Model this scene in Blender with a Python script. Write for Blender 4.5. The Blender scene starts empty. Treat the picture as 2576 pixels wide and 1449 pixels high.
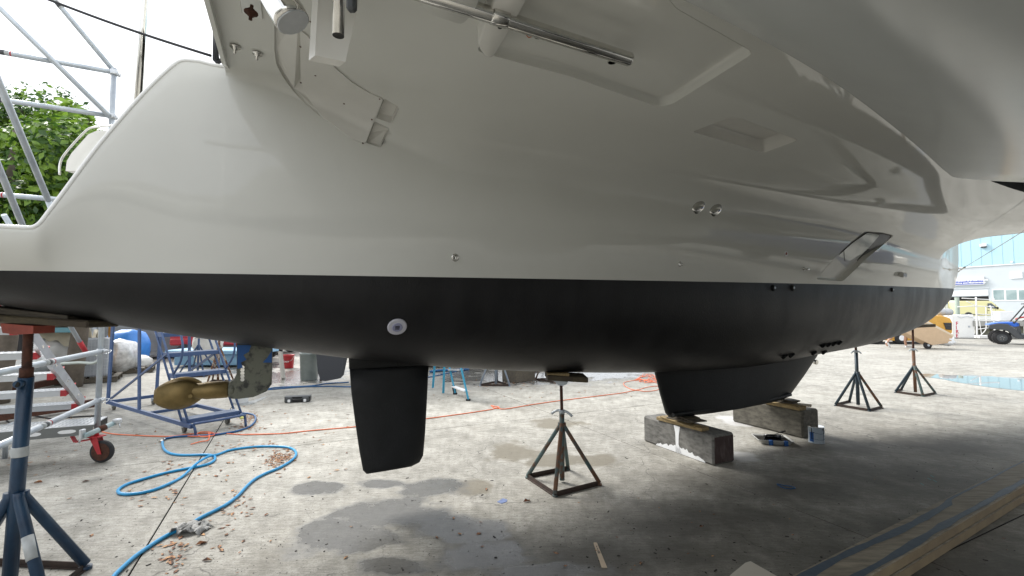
import bpy, math, random
from mathutils import Vector, Matrix, noise
from mathutils.bvhtree import BVHTree
from mathutils.geometry import delaunay_2d_cdt

R = math.radians
rnd = random.Random(7)
S = bpy.context.scene
COL = S.collection

# ------------------------------------------------------------------ camera
FPX, HOR, EYE = 1145.0, 785.0, 1.55          # focal length / horizon row on a 2576 px wide sheet
PITCH = math.atan((HOR - 724.5) / FPX)
CP, SP = math.cos(PITCH), math.sin(PITCH)
cd = bpy.data.cameras.new('camera')
cam = bpy.data.objects.new('camera', cd)
COL.objects.link(cam)
cam.location = (0, 0, EYE)
cam.rotation_euler = (R(90) + PITCH, 0, 0)
cd.sensor_width = 36
cd.lens = 36 * FPX / 2576
cd.clip_start = 0.05
cd.clip_end = 2000
S.camera = cam

# ------------------------------------------------------------------ world, sun, exposure
SUN_EL, SUN_AZ = R(44), R(-52)               # azimuth from +Y towards +X
w = bpy.data.worlds.new('World')
S.world = w
w.use_nodes = True
nt = w.node_tree
nt.nodes.clear()
out = nt.nodes.new('ShaderNodeOutputWorld')
bg = nt.nodes.new('ShaderNodeBackground')
sky = nt.nodes.new('ShaderNodeTexSky')
sky.sky_type = 'NISHITA'
sky.sun_disc = False
sky.sun_elevation = SUN_EL
sky.sun_rotation = SUN_AZ
sky.dust_density = 3.0
tc = nt.nodes.new('ShaderNodeTexCoord')
mp = nt.nodes.new('ShaderNodeMapping')
mp.inputs['Scale'].default_value = (1.6, 1.6, 4.0)
nz = nt.nodes.new('ShaderNodeTexNoise')
nz.inputs['Scale'].default_value = 1.7
nz.inputs['Detail'].default_value = 6
rp = nt.nodes.new('ShaderNodeValToRGB')
rp.color_ramp.elements[0].position = 0.30
rp.color_ramp.elements[0].color = (0.55, 0.55, 0.55, 1)
rp.color_ramp.elements[1].position = 0.55
rp.color_ramp.elements[1].color = (1, 1, 1, 1)
mx = nt.nodes.new('ShaderNodeMix')
mx.data_type = 'RGBA'
mx.inputs[7].default_value = (11.6, 12.0, 12.6, 1)       # bright overcast cloud
nt.links.new(tc.outputs['Generated'], mp.inputs['Vector'])
nt.links.new(mp.outputs['Vector'], nz.inputs['Vector'])
nt.links.new(nz.outputs['Fac'], rp.inputs['Fac'])
nt.links.new(rp.outputs['Color'], mx.inputs[0])
nt.links.new(sky.outputs['Color'], mx.inputs[6])
nt.links.new(mx.outputs[2], bg.inputs['Color'])
bg.inputs['Strength'].default_value = 0.065
nt.links.new(bg.outputs['Background'], out.inputs['Surface'])

sl = bpy.data.lights.new('sun', 'SUN')
sl.energy = 2.1
sl.angle = R(22)
sl.color = (1.0, 0.97, 0.92)
so = bpy.data.objects.new('sun', sl)
COL.objects.link(so)
sd = Vector((math.cos(SUN_EL) * math.sin(SUN_AZ), math.cos(SUN_EL) * math.cos(SUN_AZ), math.sin(SUN_EL)))
so.rotation_euler = (-sd).to_track_quat('-Z', 'Y').to_euler()
so.location = sd * 30
S.view_settings.view_transform = 'Standard'
S.view_settings.look = 'None'
S.view_settings.gamma = 1
S.view_settings.use_curve_mapping = False
S.view_settings.exposure = 1.22
S.render.engine = 'CYCLES'
S.cycles.max_bounces = 10
S.cycles.diffuse_bounces = 6
S.cycles.glossy_bounces = 5

# ------------------------------------------------------------------ coordinate helpers
AL = R(26)
CA, SA = math.cos(AL), math.sin(AL)

def ray(x, y):
    u = (x - 1288) / FPX
    v = (724.5 - y) / FPX
    return Vector((u, CP - v * SP, SP + v * CP))

def G(x, y, z=0.0):
    r = ray(x, y)
    t = (z - EYE) / r.z
    return Vector((r.x * t, r.y * t, z))

def A(x, y, Y):
    r = ray(x, y)
    t = Y / r.y
    return Vector((r.x * t, Y, EYE + r.z * t))

def P(p, v, z=0.0):
    return Vector((p * CA - v * SA, p * SA + v * CA, z))

def PV(q):
    return (q[0] * CA + q[1] * SA, -q[0] * SA + q[1] * CA)

KU, KV = 4.81, 3.775                          # boat frame origin (keel) in yard coordinates

def B(u, w_, z):
    return P(u + KU, KV - w_, z)

def onW(x, y, w_=0.0):                        # point of the vertical plane w = const -> (u, z)
    r = ray(x, y)
    t = (KV - w_) / (-r.x * SA + r.y * CA)
    return (r.x * t * CA + r.y * t * SA - KU, EYE + r.z * t)

def Z(base, sc, pts):                          # enlarged-crop coordinates -> sheet coordinates
    return [((base[0] + x / sc) * 0.85867, (base[1] + y / sc) * 0.85867) for x, y in pts]

def interp(xs, ys):
    n = len(xs)
    m = [0.0] * n
    d = [(ys[i + 1] - ys[i]) / (xs[i + 1] - xs[i]) for i in range(n - 1)]
    m[0], m[-1] = d[0], d[-1]
    for i in range(1, n - 1):
        m[i] = 0 if d[i - 1] * d[i] < 0 else (d[i - 1] + d[i]) / 2
    def f(x):
        if x <= xs[0]: return ys[0] + m[0] * (x - xs[0])
        if x >= xs[-1]: return ys[-1] + m[-1] * (x - xs[-1])
        i = 0
        while x > xs[i + 1]: i += 1
        h = xs[i + 1] - xs[i]
        t = (x - xs[i]) / h
        return ((2*t**3 - 3*t*t + 1) * ys[i] + (t**3 - 2*t*t + t) * h * m[i]
                + (-2*t**3 + 3*t*t) * ys[i + 1] + (t**3 - t*t) * h * m[i + 1])
    return f

def smooth(x):
    x = max(0.0, min(1.0, x))
    return x * x * (3 - 2 * x)

# ------------------------------------------------------------------ materials
MATS = {}
def mat(name, col, rough=0.5, metal=0.0, var=0.0, vscale=6.0, col2=None, bump=0.0, bscale=40.0,
        spec=0.5, coat=0.0, thresh=None, stretch=None, rvar=0.0, emit=None):
    m = bpy.data.materials.new(name)
    m.use_nodes = True
    t = m.node_tree
    b = t.nodes['Principled BSDF']
    b.inputs['Base Color'].default_value = (*col, 1)
    b.inputs['Roughness'].default_value = rough
    b.inputs['Metallic'].default_value = metal
    b.inputs['Specular IOR Level'].default_value = spec
    b.inputs['Coat Weight'].default_value = coat
    b.inputs['Coat Roughness'].default_value = 0.03
    geo = t.nodes.new('ShaderNodeNewGeometry')
    src = geo.outputs['Position']
    if stretch:
        mpn = t.nodes.new('ShaderNodeMapping')
        mpn.inputs['Rotation'].default_value = stretch[0]
        mpn.inputs['Scale'].default_value = stretch[1]
        t.links.new(src, mpn.inputs['Vector'])
        src = mpn.outputs['Vector']
    if var or col2:
        n = t.nodes.new('ShaderNodeTexNoise')
        n.inputs['Scale'].default_value = vscale
        n.inputs['Detail'].default_value = 7
        n.inputs['Roughness'].default_value = 0.62
        t.links.new(src, n.inputs['Vector'])
        cr = t.nodes.new('ShaderNodeValToRGB')
        lo, hi = thresh or (0.3, 0.7)
        cr.color_ramp.elements[0].position = lo
        cr.color_ramp.elements[1].position = hi
        c2 = col2 or tuple(min(1, c * (1 + var)) for c in col)
        c1 = col if col2 else tuple(c * (1 - var) for c in col)
        cr.color_ramp.elements[0].color = (*c1, 1)
        cr.color_ramp.elements[1].color = (*c2, 1)
        t.links.new(n.outputs['Fac'], cr.inputs['Fac'])
        t.links.new(cr.outputs['Color'], b.inputs['Base Color'])
        if rvar:
            mr = t.nodes.new('ShaderNodeMapRange')
            mr.inputs[3].default_value = rough
            mr.inputs[4].default_value = rough + rvar
            mr.inputs[1].default_value = lo
            mr.inputs[2].default_value = hi
            t.links.new(n.outputs['Fac'], mr.inputs[0])
            t.links.new(mr.outputs[0], b.inputs['Roughness'])
    if bump:
        n2 = t.nodes.new('ShaderNodeTexNoise')
        n2.inputs['Scale'].default_value = bscale
        n2.inputs['Detail'].default_value = 5
        t.links.new(src, n2.inputs['Vector'])
        bp = t.nodes.new('ShaderNodeBump')
        bp.inputs['Strength'].default_value = bump
        bp.inputs['Distance'].default_value = 0.01
        t.links.new(n2.outputs['Fac'], bp.inputs['Height'])
        t.links.new(bp.outputs['Normal'], b.inputs['Normal'])
    MATS[name] = m
    return m

rotA = (0, 0, -AL)
gel = mat('gelcoat', (0.64, 0.64, 0.60), 0.045, spec=0.36, var=0.03, vscale=1.2, bump=0.009, bscale=8)
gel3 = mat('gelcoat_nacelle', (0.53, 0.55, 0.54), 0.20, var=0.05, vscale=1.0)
gel2 = mat('gelcoat_moulded', (0.66, 0.65, 0.61), 0.2, var=0.05, vscale=3)
rimw = mat('gelcoat_rim', (0.80, 0.80, 0.78), 0.15)
blackp = mat('antifouling', (0.009, 0.009, 0.010), 0.42, spec=0.35, col2=(0.021, 0.021, 0.023), vscale=1.6, thresh=(0.42, 0.85),
             stretch=((0, R(25), 0), (2.2, 2.2, 0.7)), bump=0.15, bscale=60, rvar=0.18)
fin = mat('antifouling_fin', (0.010, 0.011, 0.012), 0.5, spec=0.3, var=0.2, bump=0.2, bscale=70)
steel = mat('stainless', (0.66, 0.65, 0.62), 0.06, 1.0, var=0.1, vscale=20)
galv = mat('galvanised_tube', (0.50, 0.54, 0.57), 0.42, 0.55, col2=(0.34, 0.38, 0.43), vscale=7, thresh=(0.4, 0.8), bump=0.1)
alu = mat('aluminium', (0.52, 0.54, 0.56), 0.35, 0.6, var=0.12, vscale=9)
rust = mat('rust', (0.10, 0.035, 0.018), 0.85, col2=(0.035, 0.015, 0.010), vscale=30, bump=0.5, bscale=120)
brownst = mat('brown_steel', (0.060, 0.036, 0.026), 0.75, col2=(0.03, 0.022, 0.018), vscale=18, bump=0.3)
bronze = mat('bronze', (0.27, 0.19, 0.075), 0.5, 0.6, col2=(0.14, 0.105, 0.04), vscale=9, thresh=(0.35, 0.7), bump=0.1)
sdgrey = mat('primer_grey', (0.135, 0.140, 0.108), 0.6, col2=(0.030, 0.031, 0.028), vscale=16, thresh=(0.50, 0.64), bump=0.3)
bluep = mat('blue_paint', (0.016, 0.050, 0.100), 0.42, col2=(0.008, 0.026, 0.060), vscale=9, thresh=(0.4, 0.7), bump=0.12)
bluel = mat('ladder_blue', (0.045, 0.085, 0.190), 0.42, col2=(0.13, 0.17, 0.26), vscale=20, thresh=(0.55, 0.85), bump=0.1)
bluet = mat('tread_blue', (0.21, 0.25, 0.33), 0.6, col2=(0.40, 0.42, 0.45), vscale=22, thresh=(0.45, 0.75), bump=0.5, bscale=200)
tealr = mat('worn_teal_paint', (0.085, 0.135, 0.135), 0.6, col2=(0.115, 0.060, 0.035), vscale=11, thresh=(0.50, 0.58), bump=0.4)
rustb = mat('rusty_teal_paint', (0.150, 0.075, 0.042), 0.75, col2=(0.060, 0.100, 0.105), vscale=9, thresh=(0.50, 0.62), bump=0.4)
dkteal = mat('dark_teal_paint', (0.018, 0.040, 0.060), 0.5, col2=(0.035, 0.045, 0.045), vscale=8, thresh=(0.45, 0.7))
red = mat('red_paint', (0.42, 0.020, 0.028), 0.45, var=0.2, vscale=14)
redb = mat('red_orange_paint', (0.26, 0.045, 0.025), 0.55, var=0.25, vscale=16)
rubber = mat('rubber', (0.022, 0.022, 0.024), 0.8, var=0.25, bump=0.3)
wood = mat('weathered_wood', (0.135, 0.115, 0.085), 0.8, col2=(0.065, 0.056, 0.045), vscale=4, thresh=(0.35, 0.65),
           stretch=(rotA, (1.2, 14, 14)), bump=0.5, bscale=14)
woody = mat('yellow_timber', (0.33, 0.24, 0.11), 0.75, col2=(0.16, 0.12, 0.06), vscale=5, thresh=(0.35, 0.75),
            stretch=(rotA, (12, 1.5, 12)), bump=0.3, bscale=10)
woodd = mat('dark_timber', (0.055, 0.042, 0.028), 0.8, col2=(0.12, 0.10, 0.05), vscale=10, thresh=(0.45, 0.75), bump=0.4)
woodg = mat('grey_sleeper', (0.21, 0.205, 0.19), 0.85, col2=(0.085, 0.082, 0.075), vscale=5, thresh=(0.35, 0.68),
            stretch=(rotA, (5, 0.8, 5)), bump=0.3, bscale=9)
woodb = mat('brown_sleeper', (0.14, 0.13, 0.105), 0.85, col2=(0.06, 0.055, 0.045), vscale=5, thresh=(0.35, 0.68),
            stretch=(rotA, (5, 0.8, 5)), bump=0.3, bscale=9)
endw = mat('sleeper_end_grain', (0.050, 0.030, 0.028), 0.85, col2=(0.14, 0.115, 0.105), vscale=14, thresh=(0.5, 0.8),
           stretch=((0, 0, 0), (1, 1, .35)), bump=0.6)
hosec = mat('cyan_hose_rubber', (0.020, 0.300, 0.600), 0.32)
hoseb = mat('navy_hose_rubber', (0.010, 0.085, 0.230), 0.4)
orng = mat('orange_hose_rubber', (0.80, 0.18, 0.07), 0.45)
blackc = mat('black_plastic', (0.014, 0.014, 0.016), 0.4)
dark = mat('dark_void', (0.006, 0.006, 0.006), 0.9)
white = mat('white_paint', (0.78, 0.79, 0.80), 0.4, var=0.03)
canv = mat('beige_canvas', (0.50, 0.45, 0.34), 0.9, var=0.15, vscale=3, bump=0.4, bscale=12)
wcl = mat('white_cloth', (0.72, 0.71, 0.68), 0.85, var=0.1, vscale=4, bump=0.5, bscale=8)
gtarp = mat('grey_tarpaulin', (0.17, 0.18, 0.19), 0.6, var=0.25, vscale=2, bump=0.6, bscale=5)
btarp = mat('blue_tarpaulin', (0.045, 0.22, 0.62), 0.42, var=0.15, vscale=3, bump=0.8, bscale=9)
starp = mat('silver_wrap', (0.62, 0.62, 0.62), 0.35, 0.4, var=0.3, vscale=9, bump=1.0, bscale=14)
yell = mat('yellow_paint', (0.62, 0.33, 0.05), 0.45, var=0.12)
vyel = mat('van_yellow', (0.74, 0.69, 0.36), 0.3)
glassd = mat('dark_glass', (0.05, 0.07, 0.08), 0.05, spec=0.8)
hglass = mat('hull_glass_reflect', (0.50, 0.54, 0.53), 0.05, col2=(0.64, 0.66, 0.63), vscale=6, spec=0.8, thresh=(.35, .7))  # pale base colour stands in for bright ground reflected in the pane
hgrey = mat('window_side_shade', (0.10, 0.10, 0.095), 0.35)
zinc = mat('anode_white', (0.50, 0.50, 0.56), 0.5)
zinc2 = mat('anode_blue', (0.28, 0.29, 0.42), 0.5)
tape = mat('blue_tape', (0.010, 0.085, 0.29), 0.6)
tapew = mat('white_tape', (0.42, 0.44, 0.44), 0.6, var=0.1, vscale=20)
card = mat('cardboard', (0.55, 0.40, 0.26), 0.85, var=0.06)
canm = mat('can_label', (0.40, 0.45, 0.50), 0.4, col2=(0.30, 0.36, 0.42), vscale=25)
cyanp = mat('cyan_fibreglass', (0.035, 0.30, 0.48), 0.4)
utvb = mat('utv_blue', (0.03, 0.14, 0.60), 0.25)
dgrey = mat('recess_shade_grey', (0.06, 0.065, 0.07), 0.5)
denim = mat('navy_cloth', (0.03, 0.045, 0.10), 0.9)
redc = mat('red_cloth', (0.50, 0.06, 0.08), 0.9)
skin = mat('skin', (0.50, 0.29, 0.20), 0.55)
leafb = mat('dry_leaf', (0.19, 0.065, 0.030), 0.75, col2=(0.36, 0.17, 0.07), vscale=14, thresh=(0.4, 0.65))
debris = mat('dark_debris', (0.03, 0.027, 0.024), 0.85, var=0.3)
bark = mat('bark', (0.11, 0.09, 0.07), 0.9, var=0.3, bump=0.6)
wallb = mat('blue_corrugated', (0.38, 0.58, 0.66), 0.5, var=0.04)
wallg = mat('grey_wall', (0.50, 0.54, 0.56), 0.8, var=0.03, vscale=0.5)
conc = mat('platform_concrete', (0.34, 0.34, 0.32), 0.8, var=0.12, vscale=3)
signb = mat('sign_blue', (0.10, 0.14, 0.50), 0.4)
vblue = mat('van_blue_stripe', (0.05, 0.25, 0.60), 0.35)
greenp = mat('green_grey_post', (0.26, 0.31, 0.26), 0.6, var=0.15)
redt = mat('red_lettering', (0.50, 0.02, 0.06), 0.5)
ropem = mat('black_rope', (0.016, 0.017, 0.021), 0.8, col2=(0.15, 0.14, 0.10), vscale=90, thresh=(0.66, 0.72))
blkpaint = mat('wet_black_paint', (0.004, 0.004, 0.005), 0.15)
clothg = mat('grey_rag', (0.36, 0.36, 0.35), 0.9, var=0.3, vscale=30, bump=0.8, bscale=60)
putty = mat('orange_scrap', (0.5, 0.14, 0.03), 0.7)

def leafmat(name, c1, c2):
    m = mat(name, c1, 0.45, col2=c2, vscale=1.6, thresh=(0.35, 0.65))
    t = m.node_tree
    b = t.nodes['Principled BSDF']
    tr = t.nodes.new('ShaderNodeBsdfTranslucent')
    mxs = t.nodes.new('ShaderNodeMixShader')
    mxs.inputs[0].default_value = 0.35
    o = t.nodes['Material Output']
    src = b.inputs['Base Color'].links[0].from_socket
    t.links.new(src, tr.inputs['Color'])
    t.links.new(b.outputs[0], mxs.inputs[1])
    t.links.new(tr.outputs[0], mxs.inputs[2])
    t.links.new(mxs.outputs[0], o.inputs['Surface'])
    return m
leafg = leafmat('leaf_green', (0.075, 0.160, 0.018), (0.24, 0.38, 0.045))
leafd = leafmat('leaf_dark', (0.020, 0.060, 0.012), (0.070, 0.150, 0.025))

# concrete yard with fixed stains
def concrete_mat():
    m = bpy.data.materials.new('yard_concrete')
    m.use_nodes = True
    t = m.node_tree
    L = t.links.new
    b = t.nodes['Principled BSDF']
    geo = t.nodes.new('ShaderNodeNewGeometry')
    pos = geo.outputs['Position']
    def noise_(scale, detail=6, rough=0.6, stretch=None, dist=0.0):
        n = t.nodes.new('ShaderNodeTexNoise')
        n.inputs['Scale'].default_value = scale
        n.inputs['Detail'].default_value = detail
        n.inputs['Roughness'].default_value = rough
        n.inputs['Distortion'].default_value = dist
        if stretch:
            q = t.nodes.new('ShaderNodeMapping')
            q.inputs['Rotation'].default_value = (0, 0, -AL)
            q.inputs['Scale'].default_value = stretch
            L(pos, q.inputs['Vector'])
            L(q.outputs['Vector'], n.inputs['Vector'])
        else:
            L(pos, n.inputs['Vector'])
        return n.outputs['Fac']
    def ramp(sock, lo, hi, c0, c1):
        r_ = t.nodes.new('ShaderNodeValToRGB')
        r_.color_ramp.elements[0].position = lo
        r_.color_ramp.elements[1].position = hi
        r_.color_ramp.elements[0].color = (*c0, 1)
        r_.color_ramp.elements[1].color = (*c1, 1)
        L(sock, r_.inputs['Fac'])
        return r_.outputs['Color']
    def mix(f, a, b_, mode='MIX'):
        n = t.nodes.new('ShaderNodeMix')
        n.data_type = 'RGBA'
        n.blend_type = mode
        for s_, v_ in ((n.inputs[0], f), (n.inputs[6], a), (n.inputs[7], b_)):
            if hasattr(v_, 'links'): L(v_, s_)
            elif isinstance(v_, tuple): s_.default_value = (*v_, 1)
            else: s_.default_value = v_
        return n.outputs[2]
    def math_(op, a, b_=None, clamp=False):
        n = t.nodes.new('ShaderNodeMath')
        n.operation = op
        n.use_clamp = clamp
        for s_, v_ in ((n.inputs[0], a), (n.inputs[1], b_)):
            if v_ is None: continue
            if hasattr(v_, 'links'): L(v_, s_)
            else: s_.default_value = v_
        return n.outputs[0]
    big = noise_(0.55, 4)
    c = ramp(big, 0.3, 0.7, (0.33, 0.32, 0.295), (0.50, 0.49, 0.46))
    med = noise_(3.2, 8, 0.7)
    c = mix(0.9, c, ramp(med, 0.34, 0.66, (0.62, 0.61, 0.57), (1.16, 1.15, 1.12)), 'MULTIPLY')
    brush = noise_(7.0, 5, 0.7, (1.0, 9.0, 1.0))
    c = mix(0.6, c, ramp(brush, 0.38, 0.62, (0.62, 0.62, 0.62), (1.18, 1.18, 1.18)), 'MULTIPLY')
    fine = noise_(90, 3, 0.7)
    c = mix(0.6, c, ramp(fine, 0.36, 0.62, (0.68, 0.67, 0.65), (1.1, 1.1, 1.1)), 'MULTIPLY')
    # blackish specks and pale flecks
    sp = noise_(38, 2, 0.5)
    c = mix(ramp(sp, 0.70, 0.73, (0, 0, 0), (1, 1, 1)), c, (0.05, 0.045, 0.04))
    sp2 = noise_(27, 2, 0.5, (1, 2.2, 1))
    c = mix(ramp(sp2, 0.715, 0.74, (0, 0, 0), (0.7, 0.7, 0.7)), c, (0.62, 0.61, 0.58))
    sp3 = noise_(62, 2, 0.6)
    c = mix(ramp(sp3, 0.60, 0.66, (0, 0, 0), (0.42, 0.42, 0.42)), c, (0.09, 0.085, 0.075))
    bl = noise_(13, 5, 0.7)
    c = mix(0.8, c, ramp(bl, 0.36, 0.6, (0.72, 0.71, 0.68), (1.1, 1.1, 1.1)), 'MULTIPLY')
    vor = t.nodes.new('ShaderNodeTexVoronoi'); vor.feature = 'DISTANCE_TO_EDGE'; vor.inputs['Scale'].default_value = 0.42
    dsp = t.nodes.new('ShaderNodeVectorMath'); dsp.operation = 'ADD'
    nv_ = t.nodes.new('ShaderNodeTexNoise'); nv_.inputs['Scale'].default_value = 1.4; nv_.inputs['Detail'].default_value = 6; L(pos, nv_.inputs['Vector'])
    L(pos, dsp.inputs[0]); L(nv_.outputs['Color'], dsp.inputs[1]); L(dsp.outputs[0], vor.inputs['Vector'])
    crk = ramp(vor.outputs['Distance'], 0.0, 0.0035, (0.75, 0.75, 0.75), (0, 0, 0))
    crk = mix(ramp(big, 0.42, 0.55, (1, 1, 1), (0, 0, 0)), (0, 0, 0), crk)
    c = mix(crk, c, (0.06, 0.055, 0.05))
    grime = noise_(1.1, 6, 0.65, None, 0.6)
    c = mix(ramp(grime, 0.56, 0.72, (0, 0, 0), (0.55, 0.55, 0.55)), c, (0.17, 0.155, 0.125))
    # stains where they lie
    wob = noise_(2.6, 5, 0.6)
    rag = noise_(9.0, 4, 0.6)
    def blobs(lst, soft=0.22):
        acc = None
        for (x, y, rx, ry) in lst:
            g = G(x, y)
            sub = t.nodes.new('ShaderNodeVectorMath')
            sub.operation = 'SUBTRACT'
            L(pos, sub.inputs[0])
            sub.inputs[1].default_value = (g.x, g.y, 0)
            mul = t.nodes.new('ShaderNodeVectorMath')
            mul.operation = 'MULTIPLY'
            L(sub.outputs[0], mul.inputs[0])
            mul.inputs[1].default_value = (1 / rx, 1 / ry, 0)
            ln = t.nodes.new('ShaderNodeVectorMath')
            ln.operation = 'LENGTH'
            L(mul.outputs[0], ln.inputs[0])
            d = ln.outputs['Value']
            acc = d if acc is None else math_('MINIMUM', acc, d)
        acc = math_('ADD', acc, math_('MULTIPLY', math_('SUBTRACT', wob, 0.5), 2.6))
        acc = math_('ADD', acc, math_('MULTIPLY', math_('SUBTRACT', rag, 0.5), 0.6))
        r_ = t.nodes.new('ShaderNodeMapRange')
        r_.inputs[1].default_value = 1 + soft
        r_.inputs[2].default_value = 1 - soft
        L(acc, r_.inputs[0])
        return r_.outputs[0]
    damp = blobs([(860, 1345, 0.40, 0.24), (1000, 1290, 0.42, 0.30), (1090, 1225, 0.30, 0.22), (1150, 1330, 0.30, 0.22), (1240, 1400, 0.34, 0.16),
                  (1360, 1440, 0.30, 0.12), (790, 1228, 0.26, 0.14), (960, 1215, 0.22, 0.12), (980, 1420, 0.2, 0.1)])
    brown = blobs([(1300, 1138, 0.30, 0.34), (1400, 1155, 0.35, 0.22), (1500, 1160, 0.30, 0.18), (1400, 1066, 0.34, 0.26), (1180, 1225, 0.2, 0.16)])
    wetf = blobs([(760, 945, 1.3, 1.5), (640, 925, 0.8, 1.3), (1300, 950, 1.9, 1.0), (1120, 935, 1.6, 1.3), (1500, 940, 1.2, 0.9)], 0.2)
    spill = blobs([(1873, 1150, 0.16, 0.22), (1845, 1058, 0.2, 0.3), (1760, 1130, 0.12, 0.25)], 0.2)
    dirt = blobs([(2000, 1230, 0.9, 0.45), (2260, 1200, 0.9, 0.5), (1700, 1320, 0.6, 0.3), (2150, 1400, 1.0, 0.30), (2450, 1440, 1.2, 0.5), (2100, 1130, .6, .25), (1450, 1400, .8, .3), (1850, 1300, .9, .35), (2300, 1330, .8, .4), (2350, 1120, 1.0, .5), (1700, 1400, .9, .3)], 0.8)  # grime, plus darkening painted in for the shaded right foreground
    c = mix(math_('MULTIPLY', dirt, 0.82), c, (0.082, 0.076, 0.064))  # dirt also holds the darkening painted in for the shaded right foreground
    c = mix(math_('MULTIPLY', brown, 0.80), c, (0.165, 0.145, 0.105))
    c = mix(math_('MULTIPLY', damp, math_('ADD', 0.45, math_('MULTIPLY', med, 0.65), True)), c, (0.098, 0.097, 0.092))
    c = mix(math_('MULTIPLY', wetf, 0.75), c, (0.12, 0.12, 0.115))
    c = mix(math_('MULTIPLY', spill, 0.6), c, (0.60, 0.60, 0.60))
    L(c, b.inputs['Base Color'])
    wet = math_('MAXIMUM', math_('MULTIPLY', damp, 0.56), math_('MULTIPLY', wetf, 0.6))
    ro = math_('SUBTRACT', math_('ADD', 0.62, math_('MULTIPLY', med, 0.3)), wet, True)
    L(ro, b.inputs['Roughness'])
    bp = t.nodes.new('ShaderNodeBump')
    bp.inputs['Strength'].default_value = 0.35
    bp.inputs['Distance'].default_value = 0.004
    hsum = math_('ADD', fine, math_('MULTIPLY', brush, 1.5))
    hsum = math_('ADD', hsum, math_('MULTIPLY', med, 1.5))
    L(hsum, bp.inputs['Height'])
    L(bp.outputs['Normal'], b.inputs['Normal'])
    return m
concm = concrete_mat()

# ------------------------------------------------------------------ mesh builder
def frame(d):
    d = d.normalized()
    a = Vector((0, 0, 1)) if abs(d.z) < 0.9 else Vector((1, 0, 0))
    x = d.cross(a).normalized()
    return x, d.cross(x).normalized()

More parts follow.
